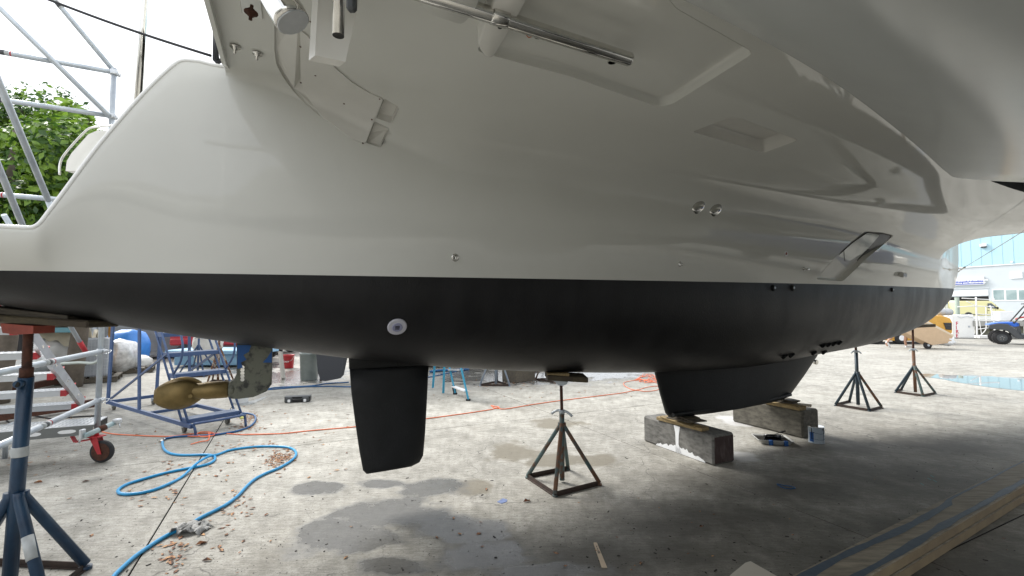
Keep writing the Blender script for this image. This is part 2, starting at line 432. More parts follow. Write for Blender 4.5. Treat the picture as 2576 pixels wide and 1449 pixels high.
class MB:
    def __init__(s):
        s.v, s.f, s.sm, s.mi = [], [], [], []
    def face(s, idx, sm=False, mi=0):
        s.f.append(tuple(idx)); s.sm.append(sm); s.mi.append(mi)
    def box(s, c, size, axes=None, bev=0.0, mi=0):
        c = Vector(c)
        ax = axes or (Vector((1, 0, 0)), Vector((0, 1, 0)), Vector((0, 0, 1)))
        hx, hy, hz = [q / 2 for q in size]
        if bev <= 0:
            n = len(s.v)
            for sx in (-1, 1):
                for sy in (-1, 1):
                    for sz in (-1, 1):
                        s.v.append(c + ax[0]*hx*sx + ax[1]*hy*sy + ax[2]*hz*sz)
            for q in ((0,1,3,2), (4,6,7,5), (0,4,5,1), (2,3,7,6), (0,2,6,4), (1,5,7,3)):
                s.face([n + i for i in q], False, mi)
            return
        # chamfered box
        h = (hx, hy, hz)
        n = len(s.v)
        idx = {}
        for sx in (-1, 1):
            for sy in (-1, 1):
                for sz in (-1, 1):
                    sg = (sx, sy, sz)
                    for k in range(3):
                        co = [sg[i] * (h[i] - (0 if i == k else bev)) for i in range(3)]
                        idx[(sg, k)] = len(s.v)
                        s.v.append(c + ax[0]*co[0] + ax[1]*co[1] + ax[2]*co[2])
        def add(l): s.face(l, False, mi)
        for k in range(3):
            i, j = (k + 1) % 3, (k + 2) % 3
            for sg in (-1, 1):
                l = []
                for a_, b_ in ((-1, -1), (1, -1), (1, 1), (-1, 1)):
                    q = [0, 0, 0]; q[k] = sg; q[i] = a_; q[j] = b_
                    l.append(idx[(tuple(q), k)])
                add(l if sg > 0 else l[::-1])
        for k in range(3):
            i, j = (k + 1) % 3, (k + 2) % 3
            for a_ in (-1, 1):
                for b_ in (-1, 1):
                    q0 = [0, 0, 0]; q1 = [0, 0, 0]
                    q0[k] = -1; q1[k] = 1
                    q0[i] = q1[i] = a_; q0[j] = q1[j] = b_
                    q0, q1 = tuple(q0), tuple(q1)
                    l = [idx[(q0, i)], idx[(q1, i)], idx[(q1, j)], idx[(q0, j)]]
                    add(l if a_ * b_ < 0 else l[::-1])
        for sx in (-1, 1):
            for sy in (-1, 1):
                for sz in (-1, 1):
                    l = [idx[((sx, sy, sz), k)] for k in range(3)]
                    add(l if sx*sy*sz > 0 else l[::-1])
    def tube(s, pts, r, seg=10, closed=False, cap=True, mi=0):
        pts = [Vector(p) for p in pts]
        rs = r if isinstance(r, (list, tuple)) else [r] * len(pts)
        n0 = len(s.v)
        N = len(pts)
        px = None
        for i, p in enumerate(pts):
            if closed: d = pts[(i + 1) % N] - pts[i - 1]
            elif i == 0: d = pts[1] - p
            elif i == N - 1: d = p - pts[i - 1]
            else: d = (pts[i + 1] - p).normalized() + (p - pts[i - 1]).normalized()
            if d.length < 1e-9: d = Vector((0, 0, 1))
            d.normalize()
            if px is None: x, y = frame(d)
            else:
                x = (px - d * px.dot(d))
                if x.length < 1e-6: x, y = frame(d)
                x.normalize(); y = d.cross(x)
            px = x
            for k in range(seg):
                a = 2 * math.pi * k / seg
                s.v.append(p + (x * math.cos(a) + y * math.sin(a)) * rs[i])
        for i in range(N if closed else N - 1):
            j = (i + 1) % N
            for k in range(seg):
                l = (k + 1) % seg
                s.face((n0 + i*seg + k, n0 + i*seg + l, n0 + j*seg + l, n0 + j*seg + k), True, mi)
        if cap and not closed:
            s.face([n0 + k for k in range(seg)][::-1], False, mi)
            s.face([n0 + (N-1)*seg + k for k in range(seg)], False, mi)
    def rod(s, a, b, r, seg=10, mi=0): s.tube([a, b], r, seg, mi=mi)
    def bar(s, a, b, wx, wy, up=None, mi=0, bev=0.0):
        a, b = Vector(a), Vector(b)
        d = (b - a)
        L = d.length
        d.normalize()
        u = Vector(up) if up else (Vector((0, 0, 1)) if abs(d.z) < 0.95 else Vector((0, 1, 0)))
        x = d.cross(u).normalized()
        y = x.cross(d).normalized()
        s.box((a + b) / 2, (wx, L, wy), (x, d, y), bev, mi)
    def lathe(s, c, prof, axis=(0, 0, 1), seg=20, mi=0, smooth_=True):
        c = Vector(c)
        d = Vector(axis).normalized()
        x, y = frame(d)
        n0 = len(s.v)
        for (r, h) in prof:
            for k in range(seg):
                a = 2 * math.pi * k / seg
                s.v.append(c + d * h + (x * math.cos(a) + y * math.sin(a)) * r)
        for i in range(len(prof) - 1):
            for k in range(seg):
                l = (k + 1) % seg
                s.face((n0 + i*seg + k, n0 + i*seg + l, n0 + (i+1)*seg + l, n0 + (i+1)*seg + k), smooth_, mi)
        s.face([n0 + k for k in range(seg)][::-1], False, mi)
        s.face([n0 + (len(prof)-1)*seg + k for k in range(seg)], False, mi)
    def prism(s, poly, off, mi=0):
        poly = [Vector(p) for p in poly]
        off = Vector(off)
        n = len(s.v); N = len(poly)
        s.v += poly + [p + off for p in poly]
        s.face(range(n, n + N), False, mi)
        s.face(range(n + 2*N - 1, n + N - 1, -1), False, mi)
        for i in range(N):
            j = (i + 1) % N
            s.face((n + j, n + i, n + N + i, n + N + j), False, mi)
    def grid(s, rows, sm=True, closed=False, mi=0, flip=False):
        n = len(s.v); M = len(rows[0])
        for r_ in rows: s.v += [Vector(q) for q in r_]
        for i in range(len(rows) - 1):
            for j in range(M if closed else M - 1):
                k = (j + 1) % M
                q = (n + i*M + j, n + i*M + k, n + (i+1)*M + k, n + (i+1)*M + j)
                s.face(q[::-1] if flip else q, sm, mi)
    def blob(s, c, rad, seg=14, amp=0.15, freq=2.0, seed=0, zmin=None, power=1.0):
        c = Vector(c)
        rows = []
        for i in range(seg // 2 + 1):
            th = math.pi * i / (seg // 2)
            row = []
            for k in range(seg):
                ph = 2 * math.pi * k / seg
                d = Vector((math.sin(th)*math.cos(ph), math.sin(th)*math.sin(ph), math.cos(th)))
                e = Vector([math.copysign(abs(q)**power, q) for q in d])
                f_ = 1 + amp * noise.noise(d * freq + Vector((seed*3.1, seed, 0)))
                q = c + Vector((e.x*rad[0], e.y*rad[1], e.z*rad[2])) * f_
                if zmin is not None and q.z < zmin: q.z = zmin
                row.append(q)
            rows.append(row)
        s.grid(rows, True, True, flip=True)
    def build(s, name, m, parent=None, local=False, **kw):
        me = bpy.data.meshes.new(name)
        o0 = Vector((0, 0, 0))
        if parent is not None and not local:
            q = parent
            while q.parent: q = q.parent
            o0 = Vector(q.location)
        elif parent is None and not local and s.v:
            mn = Vector([min(q[i] for q in s.v) for i in range(3)])
            mxx = Vector([max(q[i] for q in s.v) for i in range(3)])
            o0 = (mn + mxx) / 2; o0.z = mn.z
        me.from_pydata([tuple(q - o0) for q in s.v], [], s.f)
        ms = m if isinstance(m, (list, tuple)) else [m]
        for q in ms: me.materials.append(q)
        me.polygons.foreach_set('use_smooth', s.sm)
        me.polygons.foreach_set('material_index', s.mi)
        me.update()
        ob = bpy.data.objects.new(name, me)
        COL.objects.link(ob)
        if parent is not None: ob.parent = parent
        elif not local: ob.location = o0
        for k, v in kw.items(): ob[k] = v
        return ob

def thing(name, label, cat, loc=(0, 0, 0), rz=0, group=None):
    o = bpy.data.objects.new(name, None)
    COL.objects.link(o)
    o.empty_display_size = 0.1
    o.location = loc
    o.rotation_euler = (0, 0, rz)
    o['label'] = label
    o['category'] = cat
    if group: o['group'] = group
    return o

def tag(o, label, cat, group=None):
    o['label'] = label
    o['category'] = cat
    if group: o['group'] = group
    return o

def spline(pts, n=6, closed=False):
    pts = [Vector(p) for p in pts]
    N = len(pts)
    outp = []
    for i in range(N if closed else N - 1):
        if closed: a, b, c, d = pts[i-1], pts[i], pts[(i+1) % N], pts[(i+2) % N]
        else:
            a = pts[max(i-1, 0)]; b = pts[i]; c = pts[i+1]; d = pts[min(i+2, N-1)]
        for k in range(n):
            t = k / n
            outp.append(0.5 * ((2*b) + (c-a)*t + (2*a-5*b+4*c-d)*t*t + (3*b-a-3*c+d)*t**3))
    if not closed: outp.append(pts[-1])
    return outp

def text_mesh(name, body, size, m, parent, origin, xdir, ydir, depth=0.004, align='LEFT', bold=0.0):
    cu = bpy.data.curves.new(name, 'FONT')
    cu.body = body
    cu.size = size
    cu.extrude = depth
    cu.offset = bold
    cu.resolution_u = 2
    cu.align_x = align
    to = bpy.data.objects.new(name, cu)
    COL.objects.link(to)
    dg = bpy.context.evaluated_depsgraph_get()
    me = bpy.data.meshes.new_from_object(to.evaluated_get(dg))
    bpy.data.objects.remove(to)
    x, y = Vector(xdir).normalized(), Vector(ydir).normalized()
    z = x.cross(y)
    o0 = Vector(parent.location) if parent else Vector((0, 0, 0))
    M4 = Matrix(((x.x, y.x, z.x, origin[0]-o0.x), (x.y, y.y, z.y, origin[1]-o0.y), (x.z, y.z, z.z, origin[2]-o0.z), (0, 0, 0, 1)))
    me.transform(M4)
    me.materials.clear()
    me.materials.append(m)
    ob = bpy.data.objects.new(name, me)
    COL.objects.link(ob)
    if parent: ob.parent = parent
    return ob

# ================================================================== THE GROUND
g = MB()
g.face((0, 1, 2, 3)); g.v = [Vector(q) for q in ((-400, -300, -0.035), (500, -300, -0.035), (500, 700, -0.035), (-400, 700, -0.035))]
yard = g.build('ground', concm, kind='structure')
SL = 4.434
sb = MB()
sb.box((0, 0, -0.035), (SL - 0.009, SL - 0.009, 0.07), None, 0.003)
slab0 = None
P0, V0 = -0.817, 5.93
for i in range(-3, 9):
    for j in range(-3, 5):
        c = P(P0 + (i + 0.5) * SL, V0 + (j + 0.5) * SL, 0)
        if slab0 is None:
            o = slab0 = sb.build('concrete_slab', [concm, mat('joint_dirt', (0.022, 0.020, 0.018), 0.95)], None, local=True)
            for pl_ in o.data.polygons:
                if abs(pl_.normal.z) < 0.3: pl_.material_index = 1
        else:
            o = slab0.copy(); COL.objects.link(o)
        o.parent = yard
        o.matrix_parent_inverse = Matrix.Identity(4)
        o.location = c - Vector(yard.location)
        o.rotation_euler = (0, 0, AL)

# far raised pavement where the building stands
g = MB()
g.box(P(200, 0, 0.30), (290, 400, 0.8), (P(1, 0) , P(0, 1), Vector((0, 0, 1))))
g.build('pavement', conc, kind='structure')

# puddle reflecting the building
pud = Z((2350, 900), 3.623, [(1270, 706), (1430, 708), (1600, 722), (1800, 718), (2000, 732), (2100, 740), (2250, 742), (2500, 752), (2600, 800), (2600, 890),
                             (2355, 886), (2200, 872), (2100, 860), (1980, 848), (1900, 835), (1760, 815), (1620, 790), (1480, 762), (1380, 748), (1290, 732)])
g = MB()
pp = spline([G(x, y, 0.004) for x, y in pud], 3, True)
g.v = pp; g.face(range(len(pp)))
water = mat('puddle_water', (0.16, 0.16, 0.15), 0.02, spec=1.0, coat=0.2)
water.node_tree.nodes['Principled BSDF'].inputs['IOR'].default_value = 1.5
g.build('puddle', water, kind='structure')

# ================================================================== THE CATAMARAN
boat = thing('catamaran', 'white sailing catamaran with black bottom paint propped on timber blocks and jack stands', 'catamaran', B(0, 0, 0))
zk = interp([-7.4, -6.36, -6.0, -5.6, -5.13, -4.4, -3.74, -2.5, -1.3, 0, 1.6, 3.1, 4.6, 5.3, 5.60, 5.70, 5.83, 5.88, 5.92],
            [1.74, 1.60, 1.515, 1.425, 1.33, 1.195, 1.10, 0.98, 0.91, 0.89, 0.985, 1.11, 1.385, 1.66, 1.86, 2.05, 2.30, 2.55, 3.2])
zw = lambda u: 1.755 + 0.0175 * (u + 6.08)
bw = interp([-7.4, -6, -4, -2, 0, 1.6, 3.0, 4.3, 5.2, 5.6, 5.9], [0.56, 0.66, 0.70, 0.70, 0.65, 0.55, 0.40, 0.22, 0.085, 0.02, 0.012])
UEND = 5.615
CW = 3.3

def bt(u): return max(0.012, bw(u) + 0.10 * smooth((5.88 - u) / 1.4))
def zd(u):
    z = 2.93 - 0.13 * smooth((u + 5.2) / 1.5) - 0.15 * smooth((u - 0.5) / 3.9)
    if u > 4.35: z += 0.80 * (u - 4.35) ** 2 / (0.25 + 0.55 * (u - 4.35))
    return z
def fr(u):
    k = smooth((u + 5.2) / 1.7)
    return (0.05 + 0.58 * k, 0.04 + 0.27 * k)

def S_(u, t):
    """inner topside and bridgedeck underside: t 0..1 side, 1..2 fillet, 2..3 deck"""
    b, b2 = bw(u), bt(u)
    z0 = max(zw(u), zk(u))
    rw, rz = fr(u)
    d = zd(u)
    zs = max(d - rz, z0 + 0.02)
    if t <= 1:
        return Vector((u, b + (b2 - b) * math.sin(t * math.pi / 2), z0 + (zs - z0) * t))
    if t <= 2:
        a = (t - 1) * math.pi / 2
        return Vector((u, b2 + rw * (1 - math.cos(a)), zs + (d - zs) * math.sin(a)))
    w0 = b2 + rw
    return Vector((u, w0 + (CW - w0) * (t - 2), d))
def SW(u, t):
    q = S_(u, t)
    return B(q.x, q.y, q.z)
def SN(u, t):
    e = 1e-3
    t0, t1 = max(0, t - e), min(3, t + e)
    a = SW(u + e, t) - SW(u - e, t)
    b = SW(u, t1) - SW(u, t0)
    n = a.cross(b).normalized()
    c = SW(u, t)
    if n.dot(Vector((0, 0, EYE)) - c) < 0: n = -n
    return n

def linsp(a, b, n): return [a + (b - a) * i / n for i in range(n + 1)]
Us = linsp(-5.17, -4.0, 40) + linsp(-4.0, 4.2, 150)[1:] + linsp(4.2, 5.9, 60)[1:]
Ts = linsp(0, 1, 18) + linsp(1, 2, 22)[1:] + linsp(2, 3, 26)[1:]

# coarse copy for shooting rays
cv, cf = [], []
for u in Us[::2]:
    for t in Ts: cv.append(SW(u, t))
M_ = len(Ts)
for i in range(len(Us[::2]) - 1):
    for j in range(M_ - 1):
        cf.append((i*M_ + j, i*M_ + j + 1, (i+1)*M_ + j + 1, (i+1)*M_ + j))
bvh = BVHTree.FromPolygons(cv, cf)

def hit(x, y):
    """sheet position -> (u, t) on the inner topside"""
    r = ray(x, y)
    loc, n, i, d = bvh.ray_cast(Vector((0, 0, EYE)), r)
    if loc is None: return None
    u = loc.x * CA + loc.y * SA - KU
    best = min(((SW(u, k / 100) - loc).length, k / 100) for k in range(0, 301))
    t = best[1]
    st = 0.005
    for _ in range(5):
        t = min(((SW(u, q) - loc).length, q) for q in (t - st, t, t + st) if 0 <= q <= 3)[1]
        st /= 2
    return (u, t)

def inpoly(x, y, poly):
    c = False
    for i in range(len(poly)):
        x1, y1 = poly[i]; x2, y2 = poly[i - 1]
        if (y1 > y) != (y2 > y) and x < (x2 - x1) * (y - y1) / (y2 - y1) + x1: c = not c
    return c

def densify(pts, n=4, rounding=0):
    o = []
    for i in range(len(pts)):
        a, b = pts[i], pts[(i + 1) % len(pts)]
        for k in range(n):
            o.append((a[0] + (b[0]-a[0]) * k / n, a[1] + (b[1]-a[1]) * k / n))
    return o

def rounded(pts, r, n=4):
    """round the corners of a 2-D polygon given on the sheet"""
    o = []
    N = len(pts)
    for i in range(N):
        p = Vector(pts[i]); a = Vector(pts[i-1]); b = Vector(pts[(i+1) % N])
        ra = min(r, (a-p).length * 0.45); rb = min(r, (b-p).length * 0.45)
        s = p + (a-p).normalized() * ra; e = p + (b-p).normalized() * rb
        for k in range(n + 1):
            t = k / n
            q = s*(1-t)**2 + p*2*t*(1-t) + e*t*t
            o.append((q.x, q.y))
    return o

holes = []
def add_hole(sheet_pts, depth, inset, r=6):
    pts = [hit(x, y) for x, y in densify(rounded(sheet_pts, r), 2)]
    pts = [p for p in pts if p]
    holes.append(dict(poly=pts, depth=depth, inset=inset))
    return holes[-1]

# vent recess, two scoops, hollow beside the cover, hull window recess, forward locker recess
h_vent = add_hole([(1741, 331), (1835, 296), (1860, 297), (2008, 352), (1921, 384)], 0.085, 0.93, 8)
h_sc1 = add_hole(Z((600, 0), 2.899, [(1520, 835), (1650, 915), (1590, 1045), (1455, 1005)]), 0.05, 0.88, 5)
h_sc2 = add_hole(Z((600, 0), 2.899, [(1440, 1030), (1570, 1090), (1495, 1255), (1368, 1215)]), 0.05, 0.88, 5)
h_hol = add_hole(Z((600, 0), 2.899, [(590, 120), (590, 420), (605, 540), (665, 655), (755, 780), (860, 890), (985, 995), (915, 900), (855, 790), (812, 690), (808, 400), (800, 120)]), 0.022, 0.97, 5)
h_win = add_hole(Z((1900, 300), 2.342, [(1150, 1215), (1195, 1160), (1290, 1050), (1395, 955), (1490, 884), (1600, 893), (1682, 912), (1600, 985), (1500, 1065), (1400, 1165), (1330, 1228)]), 0.055, 0.97, 5)
h_lock = add_hole([(2462, 441), (2500, 458), (2545, 474), (2600, 490), (2680, 500), (2720, 440), (2700, 380), (2560, 410)], 0.20, 0.96, 8)

h_big = add_hole([(1197, 128), (1430, 190), (1655, 268), (1690, 262), (1897, 132), (1700, 20), (1640, -60), (1330, -60)], 0.045, 0.975, 16)

mb = MB()
idx = {}
def gv(i, j):
    if (i, j) not in idx:
        idx[(i, j)] = len(mb.v)
        mb.v.append(SW(Us[i], Ts[j]))
    return idx[(i, j)]
blocked = {}
for hi, h in enumerate(holes):
    us = [p[0] for p in h['poly']]; ts = [p[1] for p in h['poly']]
    i0 = max(i for i in range(len(Us)) if Us[i] < min(us)) - 1 if min(us) > Us[0] else 0
    i1 = min([i for i in range(len(Us)) if Us[i] > max(us)] or [len(Us) - 2]) + 1
    j0 = max([j for j in range(len(Ts)) if Ts[j] < min(ts)] or [1]) - 1
    j1 = min(len(Ts) - 1, min([j for j in range(len(Ts)) if Ts[j] > max(ts)] or [len(Ts) - 1]) + 1)
    h['blk'] = [max(i0, 0), min(i1, len(Us) - 1), max(j0, 0), j1]
# merge overlapping blocks
groups = []
for hi, h in enumerate(holes):
    b = list(h['blk']); mem = [hi]
    ch = True
    while ch:
        ch = False
        for gr in list(groups):
            c = gr[0]
            if not (b[1] < c[0] or c[1] < b[0] or b[3] < c[2] or c[3] < b[2]):
                b = [min(b[0], c[0]), max(b[1], c[1]), min(b[2], c[2]), max(b[3], c[3])]
                mem += gr[1]; groups.remove(gr); ch = True
    groups.append([b, mem])
for b, mem in groups:
    for i in range(b[0], b[1]):
        for j in range(b[2], b[3]): blocked[(i, j)] = 1
for i in range(len(Us) - 1):
    for j in range(len(Ts) - 1):
        if (i, j) in blocked: continue
        mb.face((gv(i, j), gv(i+1, j), gv(i+1, j+1), gv(i, j+1)), True)
for b, mem in groups:
    co, own, edges = [], [], []
    su, stt = 1.0, 0.6
    def put(u, t, vi):
        co.append(Vector((u * su, t * stt))); own.append(vi); return len(co) - 1
    loop = []
    for i in range(b[0], b[1]): loop.append((i, b[2]))
    for j in range(b[2], b[3]): loop.append((b[1], j))
    for i in range(b[1], b[0], -1): loop.append((i, b[3]))
    for j in range(b[3], b[2], -1): loop.append((b[0], j))
    ids = [put(Us[i], Ts[j], gv(i, j)) for i, j in loop]
    edges += [(ids[k], ids[(k + 1) % len(ids)]) for k in range(len(ids))]
    polys = []
    for hi in mem:
        h = holes[hi]
        h['vi'] = []
        ids = []
        for (u, t) in h['poly']:
            vi = len(mb.v); mb.v.append(SW(u, t)); h['vi'].append(vi)
            ids.append(put(u, t, vi))
        edges += [(ids[k], ids[(k + 1) % len(ids)]) for k in range(len(ids))]
        polys.append(h['poly'])
    for i in range(b[0] + 1, b[1]):
        for j in range(b[2] + 1, b[3]):
            u, t = Us[i], Ts[j]
            if any(inpoly(u, t, q) for q in polys): continue
            if min((u - a[0])**2 + (t - a[1])**2 * 0.36 for q in polys for a in q) < 0.0004: continue
            put(u, t, gv(i, j))
    rv, re, rf, ov, oe, of = delaunay_2d_cdt(co, edges, [], 0, 1e-7)
    vm = []
    for k in range(len(rv)):
        if ov[k]: vm.append(own[ov[k][0]])
        else:
            q = rv[k]; vm.append(len(mb.v)); mb.v.append(SW(q.x / su, q.y / stt))
    for f_ in rf:
        cx = sum(rv[k].x for k in f_) / len(f_) / su; cy = sum(rv[k].y for k in f_) / len(f_) / stt
        if any(inpoly(cx, cy, q) for q in polys): continue
        l = [vm[k] for k in f_]
        if len(set(l)) == len(l): mb.face(l, True)
# outer side, sheer, transom and deck of this hull, joined to the same moulding
def outer(u):
    b, b2 = bw(u), bt(u)
    z0 = max(zw(u), zk(u))
    ztop = 3.62 if u > -5.18 else ztop_st(u)
    return [B(u, -(b + (b2 - b + 0.12 * smooth((5.9 - u) / 2)) * (k / 8)), z0 + (max(ztop, z0 + .01) - z0) * k / 8) for k in range(9)]
ztop_st = interp([-7.4, -5.97, -5.93, -5.89, -5.69, -5.42, -5.38, -5.2], [1.97, 1.965, 1.985, 2.06, 2.46, 2.90, 2.94, 2.95])
mb.grid([outer(u) for u in Us[::3] + [5.9]], flip=True)
mb.grid([[B(u, -bt(u) - 0.12 * smooth((5.9 - u) / 2), 3.62), B(u, 0, 3.66), B(u, 1.5, 3.66), B(u, CW, 3.7)] for u in Us[::3] + [5.9]])
hull = mb.build('hull', gel, boat)
# stern steps: side walls with the diagonal edge and the stepped top
Ust = linsp(-7.3, -5.98, 10) + linsp(-5.96, -5.85, 10) + linsp(-5.83, -5.44, 16) + linsp(-5.43, -5.36, 8) + [-5.3, -5.24, -5.17]
mb = MB()
def stern(u):
    b, b2 = bw(u), bt(u)
    z0, z1 = zw(u), ztop_st(u)
    r_ = [B(u, b + (b2 - b) * math.sin(k / 10 * math.pi / 2), z0 + (z1 - 0.012 - z0) * k / 10) for k in range(11)]
    r_ += [B(u, b2 - 0.004, z1 - 0.004), B(u, b2 - 0.014, z1), B(u, b2 - 0.06, z1)]
    if u > -5.95: r_ += [B(u, b2 - 0.064, max(z1 - .3, zw(u) + .14))]
    else: r_ += [B(u, b2 - 0.064, z1 - .01)]
    return r_
mb.grid([stern(u) for u in Ust], flip=True)
mb.grid([outer(u) for u in Ust])
# transom face, tread levels inside the side walls
for (ua, ub, z_) in ((-7.3, -6.3, 1.93), (-6.3, -5.95, 1.99), (-5.95, -5.6, 2.10), (-5.6, -5.2, 2.4)):
    c = B((ua + ub) / 2, -0.02, z_ - 0.06)
    mb.box(c, (ub - ua, 1.0, 0.12), (P(1, 0), P(0, 1), Vector((0, 0, 1))), 0.01)
mb.grid([[B(-7.3, -0.6 + 1.2 * k / 6, 1.74), B(-7.3, -0.6 + 1.2 * k / 6, 1.96)] for k in range(7)])
mb.build('stern_quarter', gel, boat)
# bright moulded rim along the diagonal edge
mb = MB()
mb.tube([B(u, bt(u) - 0.006, ztop_st(u) - 0.004) for u in Ust], 0.012, 8)
mb.build('gunwale_rim', rimw, boat)

# underbody
def under(u):
    b = bw(u); k0, w0 = zk(u), zw(u)
    D = max(w0 - k0, 0.0)
    o = []
    for k in range(-14, 15):
        a = abs(k) / 14 * math.pi / 2
        o.append(B(u, math.copysign(b * math.sin(a) ** 0.85, k) if k else 0, k0 + D * (1 - math.cos(a)) ** 0.95))
    return o
mb = MB()
UU = linsp(-7.3, 5.0, 90) + linsp(5.0, UEND, 22)[1:]
mb.grid([under(u) for u in UU])
mb.build('antifouled_bottom', blackp, boat)

# foils: keel, rudder, saildrive leg
def foil(name, poly, half, m, parent=boat, prof=None):
    """poly in (u, z); a solid plate with a rounded section across w"""
    mb = MB()
    N = len(poly)
    cu = sum(p[0] for p in poly) / N; cz = sum(p[1] for p in poly) / N
    rings = []
    prof = prof or [(1.0, 0.0), (0.997, 0.18), (0.98, 0.28), (0.92, 0.46), (0.82, 0.66), (0.68, 0.83), (0.5, 0.94), (0.3, 0.985), (0.1, 1.0)]
    def ring(sc, wv): return [B(cu + (u - cu) * sc, wv * half, cz + (z - cz) * (1 - (1 - sc) * 0.12)) for u, z in poly]
    rows = [ring(sc, wv) for sc, wv in reversed(prof)] + [ring(sc, -wv) for sc, wv in prof[1:]]
    mb.grid(rows, True, True, flip=True)
    n = len(mb.v)
    mb.face(range(N), False); mb.face(range(n - 1, n - N - 1, -1), False)
    return mb.build(name, m, parent)

keel_poly = [onW(1641, 900), onW(1648, 935), onW(1663, 995), onW(1676, 1040), onW(1685, 1049), onW(1740, 1043), onW(1830, 1030), onW(1930, 1012), onW(1968, 1004), onW(1984, 994), onW(2020, 945), onW(2052, 897), onW(2075, 850)]
foil('keel', keel_poly, 0.10, fin)
mb = MB()
mb.tube(spline([B(*[onW(x, y)[0], 0.075, onW(x, y)[1]]) for x, y in ((1680, 1040), (1750, 1031), (1840, 1018), (1930, 1002), (1974, 990))], 4), 0.022, 8)
mb.build('keel_shoe', fin, boat)
rud = [onW(879, 927), onW(884, 990), onW(893, 1060), onW(904, 1135), onW(913, 1183), onW(921, 1191), onW(985, 1181), onW(1035, 1172), onW(1055, 1162), onW(1064, 1145), onW(1069, 1090), onW(1075, 980), onW(1078, 915), onW(1000, 919)]
foil('rudder', rud, 0.055, fin)
sk = [onW(876, 870), onW(878, 928), onW(1000, 921), onW(1077, 918), onW(1082, 870)]
foil('rudder_fairing', sk, 0.055, fin)

sd_ = boat
leg = [onW(596, 850), onW(597, 905), onW(596, 940), onW(588, 955), onW(578, 961), onW(580, 1000), onW(600, 1001), onW(640, 996), onW(672, 982), onW(684, 965), onW(685, 920), onW(686, 860)]
saild = foil('saildrive_leg', leg, 0.050, sdgrey, prof=[(1.0, 0.0), (0.998, 0.6), (0.985, 0.9), (0.96, 1.0)])
mb = MB()
def wq(x, y, w_=0.0):
    u, z = onW(x, y, w_)
    return B(u, w_, z)
for pts in ([(597, 868), (632, 868), (626, 885), (612, 893), (620, 905), (606, 912), (611, 925), (597, 928)],
            [(684, 882), (684, 912), (661, 912), (672, 900)]):
    mb.prism([wq(x, y, 0.0515) for x, y in pts], P(0, -0.002))
mb.build('masking_tape', tape, saild)
mb = MB()
for y in (927, 934, 942, 950, 958):
    q = wq(610, y - 3, 0.051)
    mb.lathe(q, [(0.013, 0), (0.013, 0.002)], -P(0, 1), 10)
mb.build('intake_slot', steel, saild)
mb = MB()
a, b = wq(584, 978), wq(497, 984)
ax = (b - a).normalized()
mb.lathe(a + ax * -0.02, [(0.050, 0), (0.058, 0.01), (0.058, 0.035), (0.046, 0.045)], ax, 20)
mb.build('shaft_seal', sdgrey, saild)
mb = MB()
mb.lathe(a, [(0.052, 0.02), (0.060, 0.03), (0.060, 0.15), (0.055, 0.17), (0.055, 0.21), (0.045, 0.23), (0.040, 0.29)], ax, 20)
mb.box(a + ax * 0.225 + Vector((0, 0, 0.018)), (0.03, 0.10, 0.06), (P(0, 1), ax, Vector((0, 0, 1))), 0.006)
mb.rod(a + ax * 0.235 + P(0, -0.055, -0.022), a + ax * 0.235 + P(0, 0.055, -0.022), 0.013, 12)
prop = mb.build('propeller_hub', bronze, saild)
for s_ in (0, 1):       # two folded blades
    mb = MB()
    rows = []
    for i in range(13):
        t = i / 12
        x = 0.185 + t * 0.25
        wd = 0.094 * math.sin(math.pi * (0.10 + t * 0.84)) ** 0.6 + 0.004
        row = []
        for k in range(9):
            s2 = k / 8 * 2 - 1
            side = -1 if s_ == 0 else 1
            curl = side * (0.012 + 0.045 * math.sin(math.pi * t)) * (1 - s2 * s2 * 0.8) + side * 0.02 * t
            tw = 0.35 * side + (0.5 * t)
            yv = Vector((s2 * wd * math.cos(tw), s2 * wd * math.sin(tw)))
            row.append(a + ax * x + P(0, 1) * (curl + yv.y * 0.7) + Vector((0, 0, 1)) * (yv.x + (0.012 if s_ else -0.010)))
        rows.append(row)
    mb.grid(rows)
    ob = mb.build('propeller_blade', bronze, saild)
    so_ = ob.modifiers.new('solid', 'SOLIDIFY'); so_.thickness = 0.009; so_.offset = 0

# bridgedeck aft face, other hull and far half of the bridgedeck
mb = MB()
mb.box(B(-5.155, CW, 3.28), (0.03, 2 * CW - 1.6, 0.70), (P(1, 0), P(0, 1), Vector((0, 0, 1))), 0.004)
mb.build('aft_beam_face', gel, boat)
def mir(q):
    p, v = PV(q)
    return P(p, 2 * (KV - CW) - v, q.z)
mb = MB()
mb.grid([[mir(SW(u, t)) for t in Ts[::2]] for u in Us[::2] + [5.9]], flip=True)
mb.grid([[mir(q) for q in outer(u)] for u in Us[::3] + [5.9]])
mb.grid([[mir(q) for q in (B(u, -bt(u) - 0.1, 3.62), B(u, 0, 3.66), B(u, 1.5, 3.66), B(u, CW, 3.7))] for u in Us[::3] + [5.9]], flip=True)
mb.grid([[mir(q) for q in stern(u)] for u in Ust])
mb.grid([[mir(q) for q in outer(u)] for u in Ust], flip=True)
mb.build('hull', gel, boat, label='second hull of the catamaran behind the viewer')
mb = MB()
mb.grid([[mir(q) for q in under(u)] for u in UU], flip=True)
mb.build('antifouled_bottom', blackp, boat)
mb = MB()
kp = [B(u, 0, z) for u, z in keel_poly]
mb.prism([mir(q) + P(0, -.08) for q in kp], P(0, 0.16))
mb.build('keel', fin, boat)
# cabin top so that the deck shades the yard as the real boat does
mb = MB()
cab = [(-4.6, 3.6), (-4.4, 5.0), (-1.0, 5.2), (1.6, 4.6), (3.0, 3.68)]
mb.prism([B(u, 0.5, z) for u, z in cab], P(0, -5.6))
mb.build('cabin', gel, boat)

